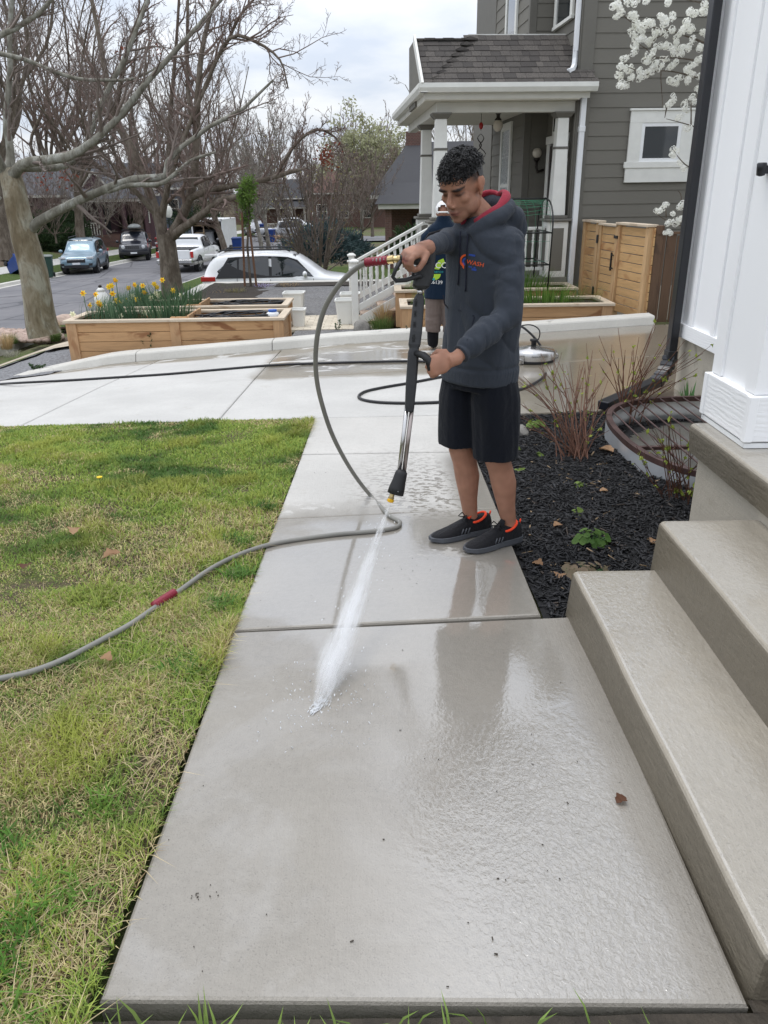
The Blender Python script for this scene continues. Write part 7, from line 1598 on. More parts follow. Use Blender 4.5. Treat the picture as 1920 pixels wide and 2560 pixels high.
MB().tube([at(1002, 647, 3.115), at(996, 648, 3.118), at(992, 648, 3.118), at(985, 648, 3.12), at(984, 648, 3.12), at(970, 650, 3.128)], [.013, .016, .013, .013, .017, .015], 12).build('brass_coupling', M_brass, HS)
# ---------------------------------------------------------------- water jet
src = nz_+d2*.036; dst = gpt(800, 1752); dst.z = -SL*dst.y+.004
ax = dst-src; Ls = ax.length; axn = ax.normalized()
WS = axn.to_track_quat('Z', 'Y')
t = NT('pressurised spray'); t.t.nodes.remove(t.b); v = t.obj(); xyz = t.sepxyz(v)
rad = t.mth('SQRT', t.mth('ADD', t.mth('MULTIPLY', xyz[0], xyz[0]), t.mth('MULTIPLY', xyz[1], xyz[1])))
zn = t.mth('DIVIDE', xyz[2], Ls)
wz = t.mth('MULTIPLY_ADD', t.mth('POWER', t.mth('MAXIMUM', zn, .001), 1.1), t.mth('MULTIPLY_ADD', t.smooth(zn, .80, 1.06), -.060, .080), .006)
fall = t.mth('POWER', t.smooth(t.mth('DIVIDE', rad, wz), 1.0, 0.05), 1.4)
stk = t.noise(t.map(v, (1, 1, .07)), 95, 4, .7, .4); puff = t.noise(t.map(v, (1, 1, .35)), 16, 4, .6, .5)
den = t.mth('MULTIPLY', fall, t.mth('MULTIPLY', t.smooth(stk, .40, .64), t.smooth(puff, .28, .60)))
den = t.mth('MULTIPLY', den, t.mth('ADD', 240.0, t.mth('DIVIDE', 3.6, t.mth('MAXIMUM', wz, .008))))
den = t.mth('MULTIPLY', den, t.smooth(zn, 1.06, .86))
pv_ = t.n('ShaderNodeVolumePrincipled'); pv_.inputs['Color'].default_value = (.985, .99, 1.0, 1); t.l(den, pv_.inputs['Density']); pv_.inputs['Anisotropy'].default_value = .25; t.l(pv_.outputs[0], t.out.inputs['Volume']); M_mist = t.m
m = MB(); m.lathe((0, 0, 0), [(.006, .0)] + [(.007+.084*max(z_, .001)**1.1, Ls*z_) for z_ in (.1, .25, .45, .65, .85, 1.0, 1.05)], 20); o = m.build('water_spray', M_mist); o.location = src; o.rotation_mode = 'QUATERNION'; o.rotation_quaternion = WS
tag(o, 'white jet of pressurised water striking the walkway', 'water', kind='stuff')
t = NT('water drops'); t.set(color=(.92, .94, .96), rough=.12, spec=.6); t.set(trans=.35); M_drop = t.m
rng = np.random.default_rng(4); out = []
def drop(p_, v, r0, k=1.6): v = np.array(v, float); v /= np.linalg.norm(v); p_ = np.array(p_); out.append((np.array([p_-v*r0*k, p_, p_+v*r0*k]), np.array([r0*.45, r0, r0*.45])))
for k in range(150):     # thrown up where it strikes
    x, y = dst.x+rng.standard_normal()*.10, dst.y+rng.standard_normal()*.10-.03; drop((x, y, -SL*y+.003+abs(rng.standard_normal())*.022), (rng.standard_normal()*.5, rng.standard_normal()*.5, .7), .0012+.0014*rng.random())
for k in range(110):     # strays beside the jet
    t_ = rng.random(); p_ = src+ax*t_; s_ = .02+.06*t_; drop((p_.x+rng.standard_normal()*s_, p_.y+rng.standard_normal()*s_, max(-SL*p_.y+.004, p_.z+rng.standard_normal()*s_)), axn, .0009+.0009*rng.random(), 2.5)
for k in range(150):     # ragged white streaks lying at the strike
    t_ = rng.random(); p_ = dst+Vector((-.035, -.085, 0))*(t_-.35); w_ = .012*(1-t_)+.004; x, y = p_.x+rng.standard_normal()*w_, p_.y+rng.standard_normal()*w_; drop((x, y, -SL*y+.003), (-.4+rng.standard_normal()*.2, -.9, .0), .0007+.0008*rng.random(), 6)
tag(tubes(out, 'water_drops', M_drop), 'splashing water drops round the jet', 'water', kind='stuff')
# ================================================================ second worker behind
WK = empty('person', (.70, 9.66, T(.70, 9.66)), 0, 'worker with white cap and navy shirt standing behind the hooded man', 'person'); WO = Vector(WK.location); z0 = WO.z
m = MB(); X0, Y0 = .70, 9.66; f_ = Vector((.15, .98, 0)); l_ = Vector((-.98, .15, 0))
P = lambda l, f, z: Vector((X0, Y0, z0+z)) + l_*l + f_*f
m.loft([ring(P(0, 0, 1.42), l_, f_, .10, .08), ring(P(0, 0, 1.30), l_, f_, .18, .10), ring(P(0, 0, 1.1), l_, f_, .17, .11), ring(P(0, 0, .92), l_, f_, .16, .11), ring(P(0, 0, .80), l_, f_, .15, .11)])
for s_ in (-1, 1):
    m.tube([P(s_*.09, 0, .86), P(s_*.10, 0, .5), P(s_*.11, 0, .07)], [.085, .06, .045], 10); m.tube([P(s_*.15, 0, 1.36), P(s_*.23, .02, 1.10), P(s_*.22, .14, .92)], [.055, .045, .035], 10); m.ball(P(s_*.21, .20, .88), (.035, .05, .035), 10, 7)
    for k in range(4): m.tube([P(s_*.21+.018*(k-1.5), .22, .88), P(s_*.21+.018*(k-1.5), .27, .86), P(s_*.21+.016*(k-1.5), .27, .83)], .009, 6)
    m.tube([P(s_*.19, .19, .88), P(s_*.17, .23, .87)], .010, 6)
m.tube([P(0, 0, 1.38), P(0, .01, 1.52)], [.06, .055], 10); m.ball(P(0, .02, 1.60), (.075, .095, .115), 14, 10); m.ball(P(0, .12, 1.585), (.014, .02, .02), 8, 6)
for s_ in (-1, 1): m.ball(P(s_*.078, .01, 1.585), (.012, .02, .03), 8, 6)
me = remesh(m, 'body', .010, 2, M_skin); setcol(me, np.tile(np.array([.30, .15, .10]), (len(me.vertices), 1))); mk(me, 'body', WK, WO)
M_navyshirt = fabric('dark navy shirt', (.006, .016, .034)); M_blk = fabric('black cloth', (.007, .007, .009)); M_khaki = fabric('grey brown work trousers', (.16, .125, .11)); M_capw = fabric('white cap cloth', (.74, .74, .73))
m = MB(); m.loft([ring(P(0, 0, 1.56), l_, f_, .075, .085, 20), ring(P(0, 0, 1.50), l_, f_, .10, .095, 20), ring(P(0, 0, 1.42), l_, f_, .19, .12, 20), ring(P(0, 0, 1.2), l_, f_, .225, .135, 20), ring(P(0, 0, 1.0), l_, f_, .22, .14, 20), ring(P(0, 0, .62), l_, f_, .225, .15, 20)])
for s_ in (-1, 1): m.tube([P(s_*.14, 0, 1.36), P(s_*.20, 0, 1.32), P(s_*.25, .03, 1.12), P(s_*.24, .10, .99)], [.07, .075, .068, .06], 12)
me = remesh(m, 'shirt', .009, 3, M_navyshirt); fold_noise(me, .007, (9, 9, 4), 2); SB = BVHTree.FromPolygons([Vector(p_) for p_ in coords(me)], [tuple(p_.vertices) for p_ in me.polygons]); shirt = mk(me, 'shirt', WK, WO)
m = MB(); m.tube([P(-.16, -.05, 1.34), P(-.02, -.10, 1.40), P(.14, -.07, 1.35), P(.24, -.02, 1.24)], [.05, .055, .06, .04], 12, flat=.55); me = remesh(m, 'shoulder_cloth', .008, 2, M_blk); mk(me, 'shoulder_cloth', WK, WO)
m = MB()
for s_ in (-1, 1): m.tube([P(s_*.085, 0, .86), P(s_*.10, 0, .5), P(s_*.11, 0, .22)], [.125, .105, .095], 14)
me = remesh(m, 'trousers', .009, 2, M_khaki); fold_noise(me, .009, (7, 7, 14), 6); mk(me, 'trousers', WK, WO)
for s_ in (-1, 1):
    m = MB(); m.tube([P(s_*.11, 0, .26), P(s_*.11, 0, .10), P(s_*.11, .01, .05)], [.075, .07, .065], 12); m.ball(P(s_*.11, .09, .05), (.055, .13, .05), 12, 8); me = remesh(m, 'boot', .008, 2, M_blk); mk(me, 'boot', WK, WO)
m = MB(); m.ball(P(0, .01, 1.63), (.092, .108, .095), 18, 12); cp_ = m.mesh('cap', M_capw, True); bm = bmesh.new(); bm.from_mesh(cp_)
bmesh.ops.delete(bm, geom=[v for v in bm.verts if v.co.z < z0+1.575 or ((v.co-P(0, -.10, 1.615)).length < .042)], context='VERTS'); bm.to_mesh(cp_); bm.free(); cap_ = mk(cp_, 'cap', WK, WO)
m = MB(); m.add([P(-.085, .08, 1.60), P(-.05, .19, 1.585), P(.05, .19, 1.585), P(.085, .08, 1.60), P(0, .09, 1.612)], [(0, 1, 2, 3, 4)]); o = m.build('brim', M_capw, cap_); setco(o.data, coords(o.data)-np.array(WO))
o = MB().tube([P(-.06, -.085, 1.598), P(-.02, -.105, 1.60), P(.02, -.105, 1.60), P(.06, -.085, 1.598)], .009, 6).build('strap', M_capw, cap_); setco(o.data, coords(o.data)-np.array(WO))
def wprint(me, name, mt, x0, y0, sx, rot=0.0, off=.006):
    V = coords(me); out = []; c_, s_ = math.cos(rot), math.sin(rot)
    for p_ in V:
        x, y = p_[0]*sx, -p_[1]*sx; d = ray(x0+x*c_-y*s_, y0+x*s_+y*c_).normalized(); h_ = SB.ray_cast(Vector((0, 0, CAM_H)), d, 20); q = (h_[0]-d*off) if h_[0] is not None else at(x0+x, y0+y, 9.5); out.append(tuple(q-WO))
    setco(me, np.array(out)); me.materials.clear(); me.materials.append(mt); link(name, me, shirt)
wprint(disc([(-1, -.9), (-.2, -1), (.9, .2), (.6, 1), (-.3, .6)]), 'print_leaf', M_pgr, 1100, 660, 14, 0, .004); wprint(textmesh('RCC', 1, M_pwh), 'print_letters', M_pwh, 1096, 664, 21); wprint(textmesh('enance', 1, M_ptl), 'print_letters', M_ptl, 1093, 679, 11)
wprint(disc(arc(1.0, .0, R(180), R(360))), 'print_swoosh', M_pgr, 1087, 685, 15); wprint(disc(arc(1.02, .66, R(180), R(275))), 'print_swoosh', M_ptl, 1086, 685, 15.5, 0, .008); wprint(textmesh('5.6139', 1, M_pwh), 'print_letters', M_pwh, 1089, 706, 13, .05)
# people far down the street
def far_person(label, x, y, Yv, H, top, leg, bend=0.0, fx=1):
    q = at(x, y, Yv); e_ = empty('person', q, 0, label, 'person'); Pq = lambda a, b, z: Vector((a*H, b*H, z*H)); up = math.cos(bend); fw_ = math.sin(bend)*fx
    hip = Pq(0, 0, .50); sh = hip+Vector((fw_, 0, up))*.30*H; hd_ = hip+Vector((fw_, 0, up))*.41*H
    m = MB(); m.tube([hip, (hip+sh)/2, sh], [.085*H, .09*H, .075*H], 12); m.tube([sh, hd_], .035*H, 8); m.ball(hd_, (.045*H, .05*H, .065*H), 10, 8)
    for s_ in (-1, 1): m.tube([hip+Pq(0, s_*.05, 0), Pq(.01*fx, s_*.06, .27), Pq(0, s_*.06, .02)], [.06*H, .042*H, .03*H], 10); m.ball(Pq(.04*fx, s_*.06, .02), (.07*H, .03*H, .02*H), 8, 6); m.tube([sh+Pq(0, s_*.10, 0), sh+Pq(.05*fx, s_*.12, -.16), sh+Pq(.12*fx, s_*.08, -.26)], [.032*H, .027*H, .02*H], 8)
    me = remesh(m, 'body', .012*H, 2, M_skin); setcol(me, np.tile(np.array([.33, .18, .12]), (len(me.vertices), 1))); link('body', me, e_)
    m = MB(); m.tube([hip-Vector((fw_, 0, up))*.02*H, (hip+sh)/2, sh], [.10*H, .105*H, .09*H], 12); 
    for s_ in (-1, 1): m.tube([sh+Pq(0, s_*.08, 0), sh+Pq(.04*fx, s_*.12, -.13)], [.045*H, .04*H], 8)
    link('top', remesh(m, 'top', .012*H, 2, top), e_); m = MB()
    for s_ in (-1, 1): m.tube([hip+Pq(0, s_*.045, .02), Pq(.01*fx, s_*.06, .27), Pq(0, s_*.06, .05)], [.075*H, .055*H, .045*H], 10)
    link('trousers', remesh(m, 'trousers', .012*H, 2, leg), e_)
far_person('person in an orange top beside the silver pickup', 789, 607, 76, 1.75, fabric('safety orange cloth', (.75, .14, .02)), M_navyshirt); far_person('person in tan top bending over beside the silver pickup', 708, 622, 68, 1.7, fabric('tan cloth', (.36, .25, .17)), M_blk, 1.35, -1)
# ---------------------------------------------------------------- surface cleaner and black hose on the driveway
q = hit(1332, 902); SC = empty('surface_cleaner', q, 0, 'round stainless steel surface cleaner resting on the wet driveway', 'cleaner')
MB().lathe((0, 0, 0), [(.24, .03), (.245, .035), (.245, .11), (.23, .13), (.10, .15), (.07, .165), (.03, .17)], 32).build('deck', M_steel, SC, smooth=True); MB().lathe((0, 0, 0), [(.235, .005), (.243, .008), (.243, .034), (.22, .034)], 32).build('brush_skirt', M_gunb, SC)
MB().lathe((0, 0, .17), [(.03, 0), (.03, .05), (.045, .05), (.045, .07), (.02, .075)], 12).build('swivel', M_gunb, SC, smooth=True)
for a in (-2.3, .3, 2.2): MB().bb((-.03, -.02, .01), (.03, .02, .10)).build('caster_bracket', M_steel, SC, loc=(.255*math.cos(a), .255*math.sin(a), 0)); MB().lathe((.285*math.cos(a), .285*math.sin(a), .035), [(.01, -.012), (.035, -.012), (.035, .012), (.01, .012)], 14, Matrix.Rotation(math.pi/2, 3, 'X')).build('caster', M_steel, SC, smooth=True)
def onground(pl, dz=.014): return [hit(x, y, dz) for x, y in pl]
A = onground([(-160, 972), (0, 960), (150, 952), (300, 943), (420, 935), (560, 923), (680, 913), (800, 908), (920, 905), (1040, 903), (1090, 910)]); 
B = onground([(1130, 935), (1090, 945), (1020, 958), (960, 968), (915, 978), (897, 990), (908, 1000), (950, 1006), (1020, 1008), (1090, 1007), (1180, 1000), (1270, 982), (1330, 962), (1362, 938)])
Cc = [at(1368, 915, 9.1), at(1362, 885, 9.15), at(1345, 855, 9.2), at(1322, 830, 9.25), at(1300, 815, 9.3), at(1284, 822, 9.4), at(1276, 850, 9.4), at(1282, 872, 9.35)]
S_ = spline([(*q, 0) for q in A+B+Cc], len(A+B+Cc)*6); tag(MB().tube([Vector(q[:3]) for q in S_], .0135, 8).build('black_hose', M_hose_b, smooth=True), 'black hose crossing the driveway and looping to the surface cleaner', 'hose')
D = [at(1284, 880, 9.3), at(1320, 872, 9.45), at(1345, 850, 9.5), at(1348, 825, 9.5), at(1325, 812, 9.5), at(1290, 820, 9.45), at(1270, 845, 9.4)]
S_ = spline([(*q, 0) for q in D], 40); MB().tube([Vector(q[:3])-Vector(SC.location) for q in S_], .008, 6).build('supply_line', M_hose_b, SC, smooth=True)
# ---------------------------------------------------------------- daffodils
M_dleaf = leafmat('daffodil leaves', (.035, .085, .045), (.075, .14, .075)); rng = np.random.default_rng(81)
def leaves_clump(name, label, x0, x1, y0, y1, z, n, hh, m, seed, wid=.012, lean=.45, kind='stuff', c1=(.04, .09, .045), c2=(.09, .15, .08), cat_='foliage'):
    r_ = np.random.RandomState(seed); x = x0+(x1-x0)*r_.rand(n); y = y0+(y1-y0)*r_.rand(n); u = r_.rand(n, 1); C = np.array(c1)[None]*(1-u)+np.array(c2)[None]*u
    zz = np.full(n, z) if not callable(z) else np.array([z(a, b) for a, b in zip(x, y)])
    V, F, C = blades(x, y, zz, hh*(.65+.6*r_.rand(n)), wid*(.7+.5*r_.rand(n)), lean*(.3+r_.rand(n)), C, seed)
    return tag(link(name, npmesh(name, V, F, M_blade, C)), label, cat_, kind=kind)
leaves_clump('daffodil_leaves', 'upright grey green daffodil leaves in the near planter', -4.38, -2.85, 11.12, 11.85, -.26, 620, .36, M_blade, 82); leaves_clump('daffodil_leaves', 'upright grey green daffodil leaves in the far planter', -4.50, -3.05, 12.85, 13.55, -.30, 560, .38, M_blade, 83)
M_pet_y = mat('daffodil yellow', (.82, .56, .015), .55, .1, 30); M_pet_o = mat('daffodil trumpet', (.80, .36, .01), .55, .1, 30); M_pet_w = mat('cream daffodil', (.78, .76, .52), .55, .08, 30); M_stem = mat('daffodil stem', (.06, .13, .04), .6)
def flower(s_, pm, tm):
    m = MB()
    for k in range(6):
        a = k*math.pi/3; c_, q = math.cos(a), math.sin(a); m.add([Vector((0, 0, 0)), Vector((c_*.5-q*.28, q*.5+c_*.28, .03))*s_, Vector((c_, q, -.10))*s_, Vector((c_*.5+q*.28, q*.5-c_*.28, .03))*s_], [(0, 1, 2, 3)])
    a_ = m.mesh('petals', pm, False); b_ = MB().lathe((0, 0, 0), [(.10*s_, 0), (.24*s_, .10*s_), (.28*s_, .42*s_), (.36*s_, .55*s_), (.30*s_, .53*s_), (.16*s_, .12*s_)], 9).mesh('trumpet', tm, True); return a_, b_
FL = {k: flower(.052, p_, t_) for k, (p_, t_) in dict(y=(M_pet_y, M_pet_o), w=(M_pet_w, M_pet_w), l=(M_pet_y, M_pet_y)).items()}
ORD = 'leftmost,second from left,third from left,fourth from left,fifth from left,sixth from left,seventh from left,eighth from left,ninth from left'.split(',')
def daffodil(x, y, Yv, zs, kind, grp, k_=0):
    lab = {'y': 'deep yellow daffodil in the %s planter', 'l': 'lemon yellow daffodil in the %s planter', 'w': 'cream white daffodil in the %s planter'}[kind] % grp
    p_ = at(x, y, Yv); e_ = empty('daffodil', (p_.x, Yv, zs), 0, lab + ', ' + ORD[k_], 'daffodil', lab.replace('daffodil', 'daffodils')); H = p_.z-zs
    MB().tube([(rng.standard_normal()*.02, rng.standard_normal()*.02, 0), (0, .01, H*.6), (0, .006, H)], .005, 5).build('stem', M_stem, e_)
    d = Vector((rng.standard_normal()*.5, -1, .1+rng.standard_normal()*.3)); qn = d.to_track_quat('Z', 'Y')
    for me, nm in zip(FL[kind], ('petals', 'trumpet')): o = link(nm, me, e_, loc=(0, -.01, H)); o.rotation_mode = 'QUATERNION'; o.rotation_quaternion = qn
_l = sorted(((208, 733, 'y'), (240, 736, 'y'), (247, 757, 'y'), (252, 762, 'y'), (226, 763, 'y'), (282, 734, 'y'), (279, 714, 'l'), (272, 717, 'l'), (289, 700, 'y'), (291, 751, 'l'), (298, 757, 'y'), (182, 785, 'w'), (277, 783, 'w'), (363, 782, 'w'), (302, 790, 'w')))
for i, (x, y, k) in enumerate(_l): daffodil(x, y, 11.35+.3*rng.random(), -0.26, k, 'near', sum(1 for q in _l[:i] if q[2] == k))
_l = sorted(((337, 712, 'y'), (322, 720, 'y'), (357, 714, 'y'), (386, 710, 'l'), (393, 718, 'l'), (361, 731, 'y'), (350, 749, 'y'), (342, 748, 'l'), (406, 700, 'y'), (331, 740, 'w'), (391, 733, 'w'), (396, 740, 'w'), (433, 726, 'l'), (378, 745, 'w'), (453, 738, 'w'), (317, 750, 'l')))
for i, (x, y, k) in enumerate(_l): daffodil(x, y, 13.05+.3*rng.random(), -0.3, k, 'far', sum(1 for q in _l[:i] if q[2] == k))
leaves_clump('green_shoots', 'tall green garlic shoots in the near right planter', .35, 3.05, 11.12, 11.75, -.10, 900, .30, M_blade, 84, .008, .5, 'stuff', (.05, .13, .02), (.14, .24, .05)); leaves_clump('green_shoots', 'tall green shoots under the netting in the far right planter', .3, 2.85, 12.3, 12.95, -.02, 700, .32, M_blade, 85, .008, .5, 'stuff', (.05, .13, .02), (.14, .24, .05))
# ---------------------------------------------------------------- clumps of plants: each its own thing
def tuft(name, label, x, y, n, hh, rad, c1, c2, seed, wid=.004, lean=.7, dz=0.0, cat_='plant', p_=None):
    p_ = p_ or hit(x, y, dz); r_ = np.random.RandomState(seed); a = r_.rand(n)*6.28; q = np.sqrt(r_.rand(n))*rad; xx, yy = q*np.cos(a), q*np.sin(a); u = r_.rand(n, 1); C = np.array(c1)[None]*(1-u)+np.array(c2)[None]*u
    V, F, C = blades(xx, yy, np.zeros(n)-.01, hh*(.6+.7*r_.rand(n)), np.full(n, wid)*(.7+.6*r_.rand(n)), lean*(.3+r_.rand(n)), C, seed); e_ = empty(name, p_, 0, label, cat_); me = npmesh('blades', V, F, M_blade, C); tag(link('blades', me, e_), kind='stuff'); return e_
G1, G2 = (.05, .10, .025), (.12, .17, .05); S1, S2 = (.30, .20, .10), (.48, .36, .20)
for x, y, n, hh, rad, c1, c2, lab in ((18, 872, 320, .36, .14, S1, S2, 'straw coloured grass tuft at the left edge'), (30, 858, 260, .22, .16, G1, G2, 'green grass tuft behind the straw tuft at left'), (140, 852, 420, .24, .13, G1, G2, 'green grass tuft against the near planter corner'), (143, 830, 130, .30, .07, S1, S2, 'straw plume beside the near planter corner'), (958, 818, 300, .40, .10, S1, S2, 'straw coloured grass tuft beside the porch stairs'), (952, 826, 380, .22, .20, G1, G2, 'green grass tuft at the foot of the porch stairs'), (28, 890, 220, .12, .18, (.25, .24, .2), (.4, .38, .32), 'silvery low plant at the left edge')): tuft('grass_tuft', lab, x, y, n, hh, rad, c1, c2, int(x*7+y), .006, .55)
def sprig(label, x, y, h_, n, seed, c1=(.035, .075, .03), c2=(.07, .12, .05), p_=None):
    p_ = p_ or hit(x, y); e_ = empty('evergreen_sprig', p_, 0, label, 'plant', None); rng_ = np.random.default_rng(seed); st = MB(); ps = []
    for k in range(n):
        dx = rng_.standard_normal()*.07; dy = rng_.standard_normal()*.03; hh = h_*(.6+.5*rng_.random()); st.tube([(dx*.5, dy*.5, 0), (dx, dy, hh)], .004, 4)
        for j in range(60): t_ = .1+.9*rng_.random(); ps.append((dx*(.5+.5*t_)+rng_.standard_normal()*.012, dy*(.5+.5*t_)+rng_.standard_normal()*.012, hh*t_))
    st.build('stems', M_twig, e_); ps = np.array(ps); V, F = leafy([(np.vstack([ps[:1], ps]), None)], len(ps), rng_, .014, .004); link('leaves', npmesh('leaves', V, F, leafmat('sprig leaf %d' % seed, c1, c2)), e_)
for x, y, h_, n, sd, lab in ((205, 897, .34, 2, 1, 'evergreen sprig at the left front of the near planter'), (222, 895, .40, 2, 2, 'taller evergreen sprig left front of the near planter'), (372, 882, .30, 4, 3, 'bushy evergreen sprig at the middle of the near planter'), (545, 862, .22, 3, 4, 'sparse sprig at the right front of the near planter'), (842, 826, .16, 2, 5, 'small dry sprig on the gravel left of the newel'), (1332, 812, .16, 3, 6, 'small sprig in front of the right planter, left one'), (1352, 810, .14, 2, 7, 'small sprig in front of the right planter, right one'), (1028, 842, .26, 2, 8, 'dark green sprig beside the right planter post'), (100, 925, .08, 5, 9, 'low green creeping plant behind the kerb end')): sprig(lab, x, y, h_, n, sd+90)
# low strip plants by the sapling
for x, y, c1, c2, lab, sd in ((560, 726, (.06, .09, .03), (.12, .14, .05), 'green low plant at the wall corner', 1), (655, 722, (.30, .26, .42), (.45, .40, .6), 'pale violet flowering clump by the sapling', 2), (555, 742, S1, S2, 'dry straw stalks in the planting strip', 3), (725, 720, S1, S2, 'dry straw stalks farther along the planting strip', 4), (590, 735, (.10, .10, .04), (.2, .17, .08), 'brownish low plant in front of the sapling', 5)): tuft('strip_plant', lab, x, y, 160, .14, .22, c1, c2, 300+sd, .010, .9, p_=at(x, y, 17.8 if y > 730 else 19.0))
# ---------------------------------------------------------------- rocks
def rock_mesh(seed, m_, name='rock'):
    bm = bmesh.new(); bmesh.ops.create_icosphere(bm, subdivisions=3, radius=1)
    for v in bm.verts: p_ = v.co.copy(); v.co = p_*(1+.28*noise.noise(p_*1.3+Vector((seed, 0, 0)))+.10*noise.noise(p_*3.5+Vector((0, seed, 0))))
    me = bpy.data.meshes.new(name); bm.to_mesh(me); bm.free(); me.materials.append(m_); me.polygons.foreach_set('use_smooth', [True]*len(me.polygons)); return me
M_rockp = mat('pinkish boulder', (.42, .32, .26), .85, .2, 5, .4, 20); M_rockg = mat('grey field stone', (.22, .21, .19), .85, .25, 9, .4, 40)
def rock(label, x, y, s_, m_, seed, dz=0, p_=None): o = link('rock', rock_mesh(seed, m_)); o.location = p_ or hit(x, y, dz); o.scale = s_; o.rotation_euler.z = seed; return tag(o, label, 'rock')
rock('grey stone in the mulch beside the bare shrub', 0, 0, (.085, .06, .05), M_rockg, 2, p_=Vector((*gpt(1300, 1078)[:2], mulch_z(*gpt(1300, 1078)[:2])+.03)))
rock('pale boulder behind the near planter left end', 172, 806, (.55, .35, .22), M_rockp, 3, .05); rock('pinkish boulder left of the near planter', 122, 845, (.42, .3, .16), M_rockp, 4, .03); rock('small dark stone wedge at the newel foot', 905, 822, (.16, .14, .14), M_rockg, 5, .03)
rng = np.random.default_rng(95); m = MB()
for k in range(420):
    x, y = rng.uniform(0, 125), rng.uniform(824, 853); p_ = hit(x, y, .02); s_ = .04+.05*rng.random(); mm = Matrix.Rotation(rng.random()*6.28, 3, 'Z'); m.ball(p_, (s_*1.2, s_*.9, s_*.65), 6, 4, mm)
tag(m.build('river_rock', mat('pink river rock', (.40, .30, .25), .8, .3, 3, .2, 30), smooth=True), 'pink river rocks round the plane tree foot', 'rocks', kind='stuff')
M_slate = mat('grey slate chips', (.16, .16, .165), .8, .45, 30, .9, 26); struct(grid_sheet('slate_bed', lin(-7.4, -4.45, 20), lin(10.0, 12.9, 20), lambda x, y: T(x, y)+.012+.03*noise.noise((x*7, y*7, 0)), M_slate)); struct(grid_sheet('slate_bed', lin(-5.6, -1.45, 20), lin(10.86, 11.06, 4), lambda x, y: T(x, y)+.015, M_slate)); struct(grid_sheet('slate_bed', lin(.22, 3.6, 16), lin(10.86, 11.04, 4), lambda x, y: T(x, y)+.015, M_slate))
struct(grid_sheet('flagstone_strip', lin(-6.6, -4.7, 8), lin(12.1, 12.7, 5), lambda x, y: T(x, y)+.06, mat('tan flagstone', (.40, .34, .26), .8, .3, 3, .3, 12)))
lj = empty('garden_lantern', at(258, 770, 14.4), 0, 'white garden lantern behind the daffodils', 'lantern'); MB().lathe((0, 0, 0), [(.10, 0), (.14, .05), (.13, .20), (.08, .28), (.07, .30), (.085, .31), (.03, .36)], 14).build('body', M_pot, lj, smooth=True); MB().lathe((0, 0, .36), [(.03, 0), (.035, .03), (.01, .05)], 10).build('finial', M_bronze, lj, smooth=True); MB().bb((-.10, -.10, -.4), (.10, .10, 0)).build('pedestal', M_cedar_v, lj)
# ---------------------------------------------------------------- bare shrubs in the mulch
M_cane = mat('red brown canes', (.13, .060, .038), .7, .3, 40); M_bud = leafmat('lime buds', (.22, .30, .04), (.36, .42, .08))
def mq(x, y): q = gpt(x, y); return Vector((q.x, q.y, mulch_z(q.x, q.y)-.02))
def shrub(label, bx_, by_, tips, n, seed, r0=.0035, nb_=70, bl=.016, split=3):
    b = mq(bx_, by_); e_ = empty('bare_shrub', b, 0, label, 'shrub', None); rng_ = np.random.default_rng(seed); out = []; bp = []
    for k in range(n):
        tx, ty, Yt = tips[rng_.integers(len(tips))]; tp_ = np.array(at(tx+rng_.standard_normal()*16, ty+rng_.standard_normal()*18, Yt+rng_.standard_normal()*.08)); p0 = np.array(b)+np.array([rng_.standard_normal()*.05, rng_.standard_normal()*.05, 0]); L = np.linalg.norm(tp_-p0)
        mid = p0+(tp_-p0)*.45+np.array([0, 0, .10*L])+rng_.standard_normal(3)*.025; pp = spline([(*p0, 0), (*mid, 0), (*tp_, 0)], 8)[:, :3]; rr = np.linspace(r0*1.5, r0*.5, len(pp)); out.append((pp, rr))
        for s_ in range(rng_.integers(0, split)):
            i = rng_.integers(2, len(pp)-2); v = (pp[i+1]-pp[i]); v = v/np.linalg.norm(v)+rng_.standard_normal(3)*.4; v /= np.linalg.norm(v); ln = L*(.15+.2*rng_.random()); out.append((np.array([pp[i], pp[i]+v*ln*.5, pp[i]+v*ln+np.array([0, 0, .02])]), np.array([r0*.8, r0*.6, r0*.3])))
    tubes(out, 'canes', M_cane, e_, tuple(b)); pts = np.concatenate([q[0][len(q[0])//3:] for q in out]); ii = rng_.integers(0, len(pts), nb_); pp = pts[ii]
    V, F = leafy([(np.vstack([pp[:1], pp]), None)], nb_, rng_, bl, .004); V2, F2 = leafy([(np.vstack([pp[:1], pp]), None)], nb_, np.random.default_rng(seed+1), bl*.8, .006)
    o = link('buds', npmesh('buds', np.concatenate([V, V2])-np.array(b), np.concatenate([F, F2+len(V)]), M_bud), e_); o['kind'] = 'stuff'
shrub('bushy bare shrub of red canes behind the grey stone', 1440, 1140, [(1300, 960, 5.3), (1330, 930, 5.4), (1370, 920, 5.4), (1410, 910, 5.5), (1450, 930, 5.5), (1480, 905, 5.5), (1500, 960, 5.4), (1350, 1010, 5.2), (1520, 1050, 5.2), (1320, 1060, 5.1), (1470, 1000, 5.2)], 46, 101)
shrub('tall bare shrub in front of the downspout', 1560, 1050, [(1515, 845, 6.1), (1560, 860, 6.1), (1600, 850, 6.1), (1640, 830, 6.2), (1690, 860, 6.0), (1735, 890, 5.9), (1740, 925, 5.8), (1600, 920, 6.0), (1540, 930, 6.0), (1660, 950, 5.9)], 30, 102, .0038, 60)
shrub('low bare shrub in front of the window well', 1690, 1240, [(1605, 1050, 4.0), (1640, 1075, 4.0), (1665, 1055, 4.0), (1690, 1050, 4.0), (1720, 1060, 3.9), (1735, 1150, 3.9), (1580, 1130, 4.0), (1620, 1120, 4.0), (1725, 1200, 3.9)], 24, 103, .0026, 60, .015)
